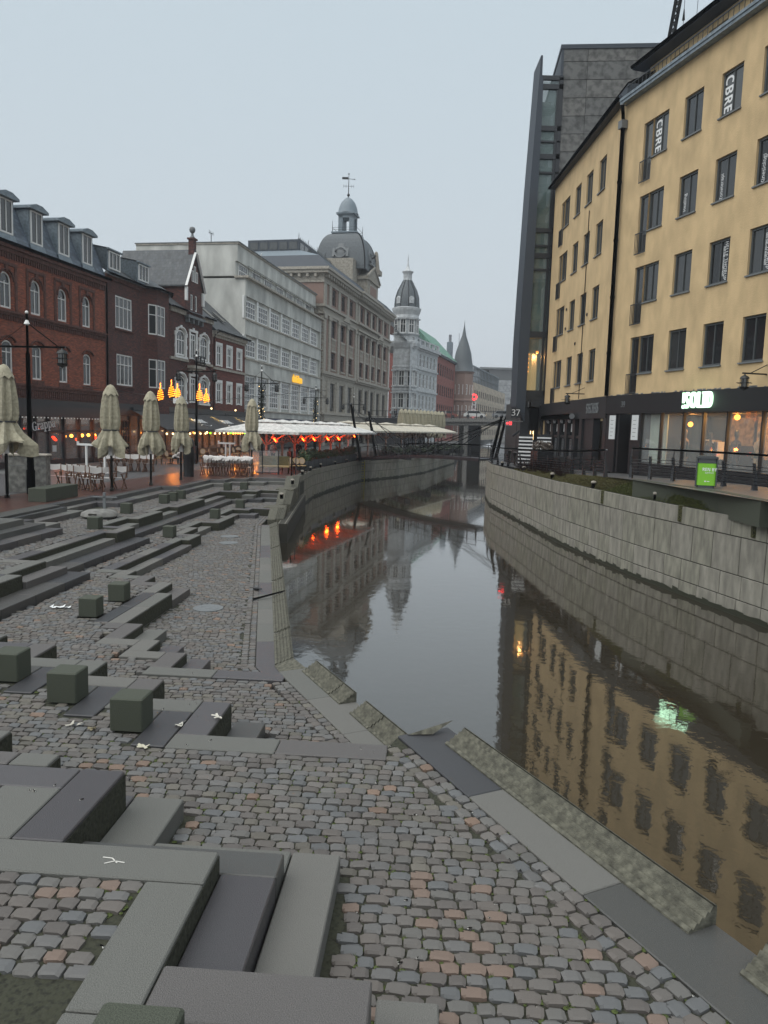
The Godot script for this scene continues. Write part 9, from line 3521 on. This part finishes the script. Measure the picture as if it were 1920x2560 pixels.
func person(p: Vector3, turn: float, pose: String, label: String, group: String, coat: Color, legs: Color, hair: Color, tall := 1.72, bag := Color.BLACK) -> void:
	var t := thing("person", label, "person", p, turn, group)
	var s := tall / 1.72
	var sk := Color(0.42, 0.27, 0.2)
	var shoe := Color(0.03, 0.03, 0.03)
	var hip := Vector3(0, 0.9, 0)
	var lean := 0.0
	var kn := [Vector3(-0.1, 0.48, 0.03), Vector3(0.1, 0.48, 0.03)]
	var an := [Vector3(-0.11, 0.08, 0), Vector3(0.11, 0.08, 0)]
	if pose == "walk":
		kn = [Vector3(-0.09, 0.49, 0.2), Vector3(0.09, 0.47, -0.02)]
		an = [Vector3(-0.09, 0.09, 0.3), Vector3(0.09, 0.12, -0.32)]
	elif pose == "sit":
		hip = Vector3(0, 0.5, -0.05)
		kn = [Vector3(-0.12, 0.52, 0.38), Vector3(0.12, 0.52, 0.38)]
		an = [Vector3(-0.12, 0.08, 0.34), Vector3(0.12, 0.08, 0.4)]
	elif pose == "bend":
		hip = Vector3(0, 0.52, -0.1)
		kn = [Vector3(-0.12, 0.5, 0.32), Vector3(0.12, 0.5, 0.34)]
		an = [Vector3(-0.12, 0.08, 0.28), Vector3(0.12, 0.08, 0.34)]
		lean = 0.95
	var tb := Basis(Vector3.RIGHT, lean)
	var ch: Vector3 = hip + tb * Vector3(0, 0.36, 0)
	var nk: Vector3 = hip + tb * Vector3(0, 0.55, 0.02)
	var hd: Vector3 = nk + Basis(Vector3.RIGHT, lean * 0.7) * Vector3(0, 0.16, 0.03)
	var sh := [hip + tb * Vector3(-0.18, 0.48, 0), hip + tb * Vector3(0.18, 0.48, 0)]
	var el := [sh[0] + Vector3(-0.06, -0.28, 0.02), sh[1] + Vector3(0.06, -0.28, 0.02)]
	var wr := [el[0] + Vector3(0.04, -0.24, 0.08), el[1] + Vector3(-0.02, -0.24, 0.1)]
	if pose == "hold" or pose == "sit" or pose == "bend":
		el = [sh[0] + tb * Vector3(-0.07, -0.25, 0.06), sh[1] + tb * Vector3(0.07, -0.25, 0.06)]
		wr = [el[0] + Vector3(0.12, 0.02 if pose == "hold" else -0.1, 0.24), el[1] + Vector3(-0.12, 0.05 if pose == "hold" else -0.1, 0.24)]
	elif pose == "walk":
		el = [sh[0] + Vector3(-0.05, -0.27, -0.1), sh[1] + Vector3(0.05, -0.27, 0.08)]
		wr = [el[0] + Vector3(0.0, -0.22, 0.0), el[1] + Vector3(0.0, -0.18, 0.16)]
	var bones := [[hip, ch, 0.15, 0.155, coat], [hip + Vector3(-0.07, 0, 0), hip + Vector3(0.07, 0, 0), 0.13, 0.13, coat], [sh[0] * 0.6 + ch * 0.4, sh[1] * 0.6 + ch * 0.4, 0.1, 0.1, coat], [ch, nk, 0.12, 0.065, coat], [nk, hd, 0.05, 0.06, sk], [hd, hd + Vector3(0, 0.07, 0.005), 0.085, 0.092, sk], [hd + Vector3(0, 0.0, 0.09), hd + Vector3(0, 0.03, 0.085), 0.022, 0.015, sk]]
	for k in 2:
		var x := -1.0 if k == 0 else 1.0
		bones.append([hip + Vector3(0.09 * x, -0.03, 0), kn[k], 0.095, 0.062, legs])
		bones.append([kn[k], an[k], 0.06, 0.042, legs])
		bones.append([an[k] + Vector3(0, -0.03, -0.02), an[k] + Vector3(0, -0.045, 0.15), 0.042, 0.035, shoe])
		bones.append([sh[k], el[k], 0.062, 0.05, coat])
		bones.append([el[k], wr[k], 0.05, 0.038, coat])
		var hv: Vector3 = (wr[k] - el[k]).normalized()
		bones.append([wr[k], wr[k] + hv * 0.08, 0.034, 0.03, sk])
		for g in 4:
			var sp := Vector3(0.02 * (g - 1.5), 0, 0)
			bones.append([wr[k] + hv * 0.08 + sp, wr[k] + hv * (0.15 - 0.01 * absf(g - 1.5)) + sp * 1.3 + Vector3(0, -0.01, 0.01), 0.012, 0.009, sk])
		bones.append([wr[k] + hv * 0.04, wr[k] + hv * 0.08 + Vector3(-0.045 * x, 0, 0.03), 0.013, 0.01, sk])
	for q in bones:
		for k in 4:
			q[k] = q[k] * s
	var o := MeshInstance3D.new()
	o.mesh = skin(bones, 0.034 * s, 0.05)
	put(t, o, "body")
	var b := MB.new()
	b.tinted = true
	b.col = hair
	var hp: Vector3 = (hd + Vector3(0, 0.075, -0.015)) * s
	b.lathe([Vector2(0.095, -0.03), Vector2(0.105, 0.02), Vector2(0.085, 0.075), Vector2(0.04, 0.1), Vector2(0.001, 0.105)], 10, hp)
	b.xf.origin = Vector3(0, 0, -0.03 * s)
	b.lathe([Vector2(0.06, -0.16), Vector2(0.09, -0.06), Vector2(0.095, 0.02)], 10, hp)
	part(t, "hair", b, M.skin_paint)
	b = MB.new()
	b.tinted = true
	b.col = Color(0.02, 0.015, 0.012)
	for x in [-0.034, 0.034]:
		b.ball((hd + Vector3(x, 0.045, 0.083)) * s, 0.011, 4)
	b.col = Color(0.25, 0.1, 0.08)
	b.cb(hd.x * s, (hd.y - 0.02) * s, (hd.z + 0.085) * s, 0.045, 0.012, 0.012)
	part(t, "face", b, M.skin_paint)
	if bag != Color.BLACK:
		b = MB.new()
		b.tinted = true
		b.col = bag
		b.cham(Vector3(-0.36, 0.72, -0.1) * s, Vector3(-0.2, 1.05, 0.16) * s, 0.02)
		b.bar(Vector3(-0.26, 1.05, 0.03) * s, Vector3(-0.16, 1.4, 0.02) * s, 0.02, 0.02)
		part(t, "bag", b, M.skin_paint)

func build_people() -> void:
	org = Vector3.ZERO
	var dark := Color(0.03, 0.032, 0.038)
	person(Vector3(-9.2, STREET, -60.6), 0.5, "hold", "woman in a white jacket and jeans standing under the white parasols", "people on the heated terrace", Color(0.62, 0.6, 0.58), Color(0.1, 0.13, 0.2), Color(0.05, 0.03, 0.02), 1.7, Color(0.5, 0.5, 0.5))
	person(Vector3(-7.7, STREET, -59.5), 0.9, "sit", "seated guest in a pale patterned top under the parasols", "people on the heated terrace", Color(0.3, 0.28, 0.25), dark, Color(0.03, 0.02, 0.02), 1.65)
	person(Vector3(-7.3, STREET, -62.0), 0.2, "hold", "standing guest in dark coat and white cap between the heaters", "people on the heated terrace", dark, Color(0.12, 0.14, 0.2), Color(0.55, 0.55, 0.55), 1.75, Color(0.4, 0.4, 0.4))
	person(Vector3(-6.9, STREET, -64.5), 2.6, "sit", "seated guest in black behind the hedge planters", "people on the heated terrace", dark, dark, Color(0.04, 0.03, 0.02))
	person(Vector3(-4.5, STREET, -68.0), 0.4, "sit", "seated guest in a dark jacket nearest the footbridge mast", "people on the heated terrace", dark, Color(0.05, 0.05, 0.07), Color(0.02, 0.02, 0.02))
	person(Vector3(-15.44, STREET, -54.46), 1.3, "bend", "guest in a white hooded sweater bending forward on a rattan chair", "", Color(0.6, 0.58, 0.55), dark, Color(0.05, 0.035, 0.025))
	var who := ["first walker from the left", "second walker from the left", "third walker from the left", "fourth walker, beside the fifth", "fifth walker, beside the fourth", "sixth walker, before the red brick building", "rightmost walker, in a pale coat"]
	for k in 7:
		var px := [979.0, 984.0, 1001.0, 1036.0, 1042.0, 1089.0, 1104.0][k] as float
		var x := (px - 960.0) / 1850.0 * 143.0
		var y := 6.0 + x * 0.022
		person(Vector3(x, y, -142.8 + 0.1 * x - 0.5 * (k % 2)), (PI / 2 if k % 2 == 0 else -PI / 2) + 0.3, "walk", "pedestrian on the road bridge, " + who[k], "pedestrians on the road bridge", [dark, Color(0.1, 0.1, 0.11), Color(0.3, 0.3, 0.31), dark, Color(0.05, 0.05, 0.06), Color(0.45, 0.4, 0.4), Color(0.5, 0.42, 0.4)][k], dark, Color(0.05, 0.03, 0.02), 1.78)
	# wooden chair and bicycle by the mast
	var t := thing("wooden_chair", "wooden slat-backed chair behind the hedge near the footbridge mast", "chair", Vector3(-4.2, STREET, -66.6), 0.3)
	var b := MB.new()
	for x in [-0.22, 0.22]:
		for z in [-0.2, 0.2]:
			b = MB.new()
			b.cb(x, 0.23, z, 0.045, 0.46, 0.045)
			part(t, "leg", b, M.wood)
	b = MB.new()
	b.cham(Vector3(-0.25, 0.46, -0.23), Vector3(0.25, 0.5, 0.23), 0.008)
	part(t, "seat", b, M.wood)
	for k in 6:
		b = MB.new()
		b.cb(-0.21 + 0.085 * k, 0.8, 0.22, 0.06, 0.6, 0.025)
		part(t, "slat", b, M.orange_wood)
	t = thing("bicycle", "dark bicycle leaning at the foot of the footbridge mast", "bicycle", Vector3(-3.1, STREET, -68.3), 0.5)
	for x in [-0.52, 0.52]:
		b = MB.new()
		b.xf = Transform3D(Basis(Vector3.RIGHT, PI / 2), Vector3(x, 0.34, 0))
		b.lathe([Vector2(0.31, -0.02), Vector2(0.34, 0), Vector2(0.31, 0.02), Vector2(0.3, 0)], 20)
		var wh := part(t, "wheel", b, M.dark_paint)
		b = MB.new()
		for k in 10:
			var f := TAU * k / 10
			b.tube(Vector3(x, 0.34, 0), Vector3(x + cos(f) * 0.3, 0.34 + sin(f) * 0.3, 0), 0.004, 0.004, 3)
		part(wh, "spokes", b, M.steel)
	b = MB.new()
	b.pipe([Vector3(-0.52, 0.34, 0), Vector3(-0.18, 0.8, 0), Vector3(0.36, 0.82, 0), Vector3(0.0, 0.32, 0), Vector3(-0.52, 0.34, 0)], 0.018)
	b.pipe([Vector3(0.52, 0.34, 0), Vector3(0.34, 0.95, 0), Vector3(0.2, 1.02, 0)], 0.016)
	b.pipe([Vector3(0.0, 0.32, 0), Vector3(-0.2, 0.9, 0)], 0.016)
	part(t, "frame", b, M.dark_paint)
	b = MB.new()
	b.cham(Vector3(-0.34, 0.9, -0.07), Vector3(-0.1, 0.96, 0.07), 0.02)
	part(t, "saddle", b, M.dark_paint)
	b = MB.new()
	b.pipe([Vector3(0.22, 1.02, -0.28), Vector3(0.32, 1.04, 0), Vector3(0.22, 1.02, 0.28)], 0.014)
	part(t, "handlebar", b, M.steel)

func build_litter() -> void:
	org = Vector3.ZERO
	rng.seed = 505
	# scrap of paper, leaves, a bottle and a stick, then small rubbish
	var b := MB.new()
	for k in 7:
		var x := -0.2 + 0.06 * k
		b.q4(Vector3(x, 0.01 + 0.03 * rng.randf(), 0.1 * rng.randf()), Vector3(x + 0.07, 0.01 + 0.03 * rng.randf(), 0.06), Vector3(x + 0.05, 0.01 + 0.06 * rng.randf(), -0.06), Vector3(x, 0.02, -0.05))
	var o := part(self, "paper_scrap", b, M.print_white)
	o.position = v3(st(-7.55, 14.55), 0.33)
	tag(o, "crumpled white paper scrap on the cobbles beside the pair of granite cubes", "litter")
	b = MB.new()
	b.lathe([Vector2(0.001, -0.1), Vector2(0.04, -0.1), Vector2(0.045, -0.05), Vector2(0.045, 0.03), Vector2(0.02, 0.07), Vector2(0.018, 0.12), Vector2(0.001, 0.12)], 10)
	o = part(self, "bottle", b, M.dark_paint)
	o.position = Vector3(-3.18, 0.055, -18.55)
	o.rotation = Vector3(PI / 2, 1.3, 0)
	tag(o, "small dark bottle lying on the flat quay slabs", "bottle")
	b = MB.new()
	b.tube(Vector3(-0.35, 0.03, 0.3), Vector3(0.35, 0.14, -0.25), 0.028, 0.02, 6)
	o = part(self, "driftwood_stick", b, M.lead)
	o.position = Vector3(-2.75, 0.0, -17.75)
	tag(o, "grey stick lying across the ribbed kerb of the quay", "stick")
	var spots := [[-2.9, 7.28, 5], [-3.9, 7.75, 5], [-3.65, 7.7, 5], [-2.35, 8.2, 5], [-2.75, 7.9, 5], [-4.9, 7.75, 5]]
	for i in spots.size():
		var q: Array = spots[i]
		b = MB.new()
		b.tinted = true
		b.col = [Color(0.5, 0.47, 0.36), Color(0.45, 0.42, 0.36), Color(0.2, 0.17, 0.1), Color(0.55, 0.52, 0.45), Color(0.5, 0.48, 0.42), Color(0.13, 0.15, 0.04)][i]
		for k in 5:
			var f := rng.randf() * TAU
			var p := Vector3(rng.randf_range(-0.04, 0.04), 0.004, rng.randf_range(-0.03, 0.03))
			var d := Vector3(cos(f), 0, sin(f)) * rng.randf_range(0.05, 0.09)
			var s := Vector3(-sin(f), 0, cos(f)) * 0.018
			b.q4(p - s, p + s, p + d + s * 0.6 + Vector3(0, 0.02, 0), p + d - s * 0.6 + Vector3(0, 0.012, 0))
		o = part(self, "leaf_scrap", b, M.leaf)
		o.position = v3(st(q[0], q[1]), q[2] * R + 0.012)
		tag(o, "withered leaf scraps on the slabs, %s" % ["on the front band of slabs", "beside the middle front cube", "right of the middle front cube", "behind the right front cube", "on the wet slab right of the front cubes", "olive leaf on the cobbles left of the front cubes"][i], "litter", "withered leaf scraps")
	var xfs := []
	b = MB.new()
	b.tube(Vector3(-0.012, 0.005, 0), Vector3(0.012, 0.005, 0), 0.004, 0.004, 5)
	b.box(Vector3(0.004, 0.0, -0.004), Vector3(0.012, 0.006, 0.006))
	for k in 240:
		var bb := 3.0 + 9.0 * pow(rng.randf(), 0.7)
		var a := rng.randf_range(-3.6, 2.0)
		var p := Vector2(a, bb)
		var lvl := -1
		if Geometry2D.is_point_in_polygon(p, P8):
			lvl = 8
		elif Geometry2D.is_point_in_polygon(p, P5):
			lvl = 5
		elif Geometry2D.is_point_in_polygon(p, P2):
			lvl = 2
		if lvl < 0:
			continue
		var sc := rng.randf_range(0.5, 1.5)
		xfs.append(Transform3D(Basis(Vector3.UP, rng.randf() * TAU) * Basis.from_scale(Vector3(sc, sc, sc)), v3(st(a, bb), lvl * R + 0.003)))
	var m := many(self, "crumbs", b.mesh(M.litter), xfs, [])
	tag(m, "cigarette ends and pale crumbs scattered over the cobbles and slabs", "litter")
	# gum spots and chalk scratch on the near slab
	for q in [[-2.05, 4.58, 8.0, 0.0], [-2.02, 4.55, 8.0, 0.6]]:
		b = MB.new()
		b.bar(Vector3(-0.06, 0, 0.03), Vector3(0.0, 0, 0.0), 0.008, 0.002)
		b.bar(Vector3(0.0, 0, 0.0), Vector3(0.07, 0, 0.015), 0.008, 0.002)
		o = part(self, "chalk_mark", b, M.litter)
		o.position = v3(st(q[0], q[1]), q[2] * R + 0.009)
		o.rotation.y = -0.6 + q[3]
		tag(o, "thin white scratch mark on the near granite slab, %s stroke" % ("left" if q[3] == 0.0 else "right"), "mark", "scratch marks on the near slab")
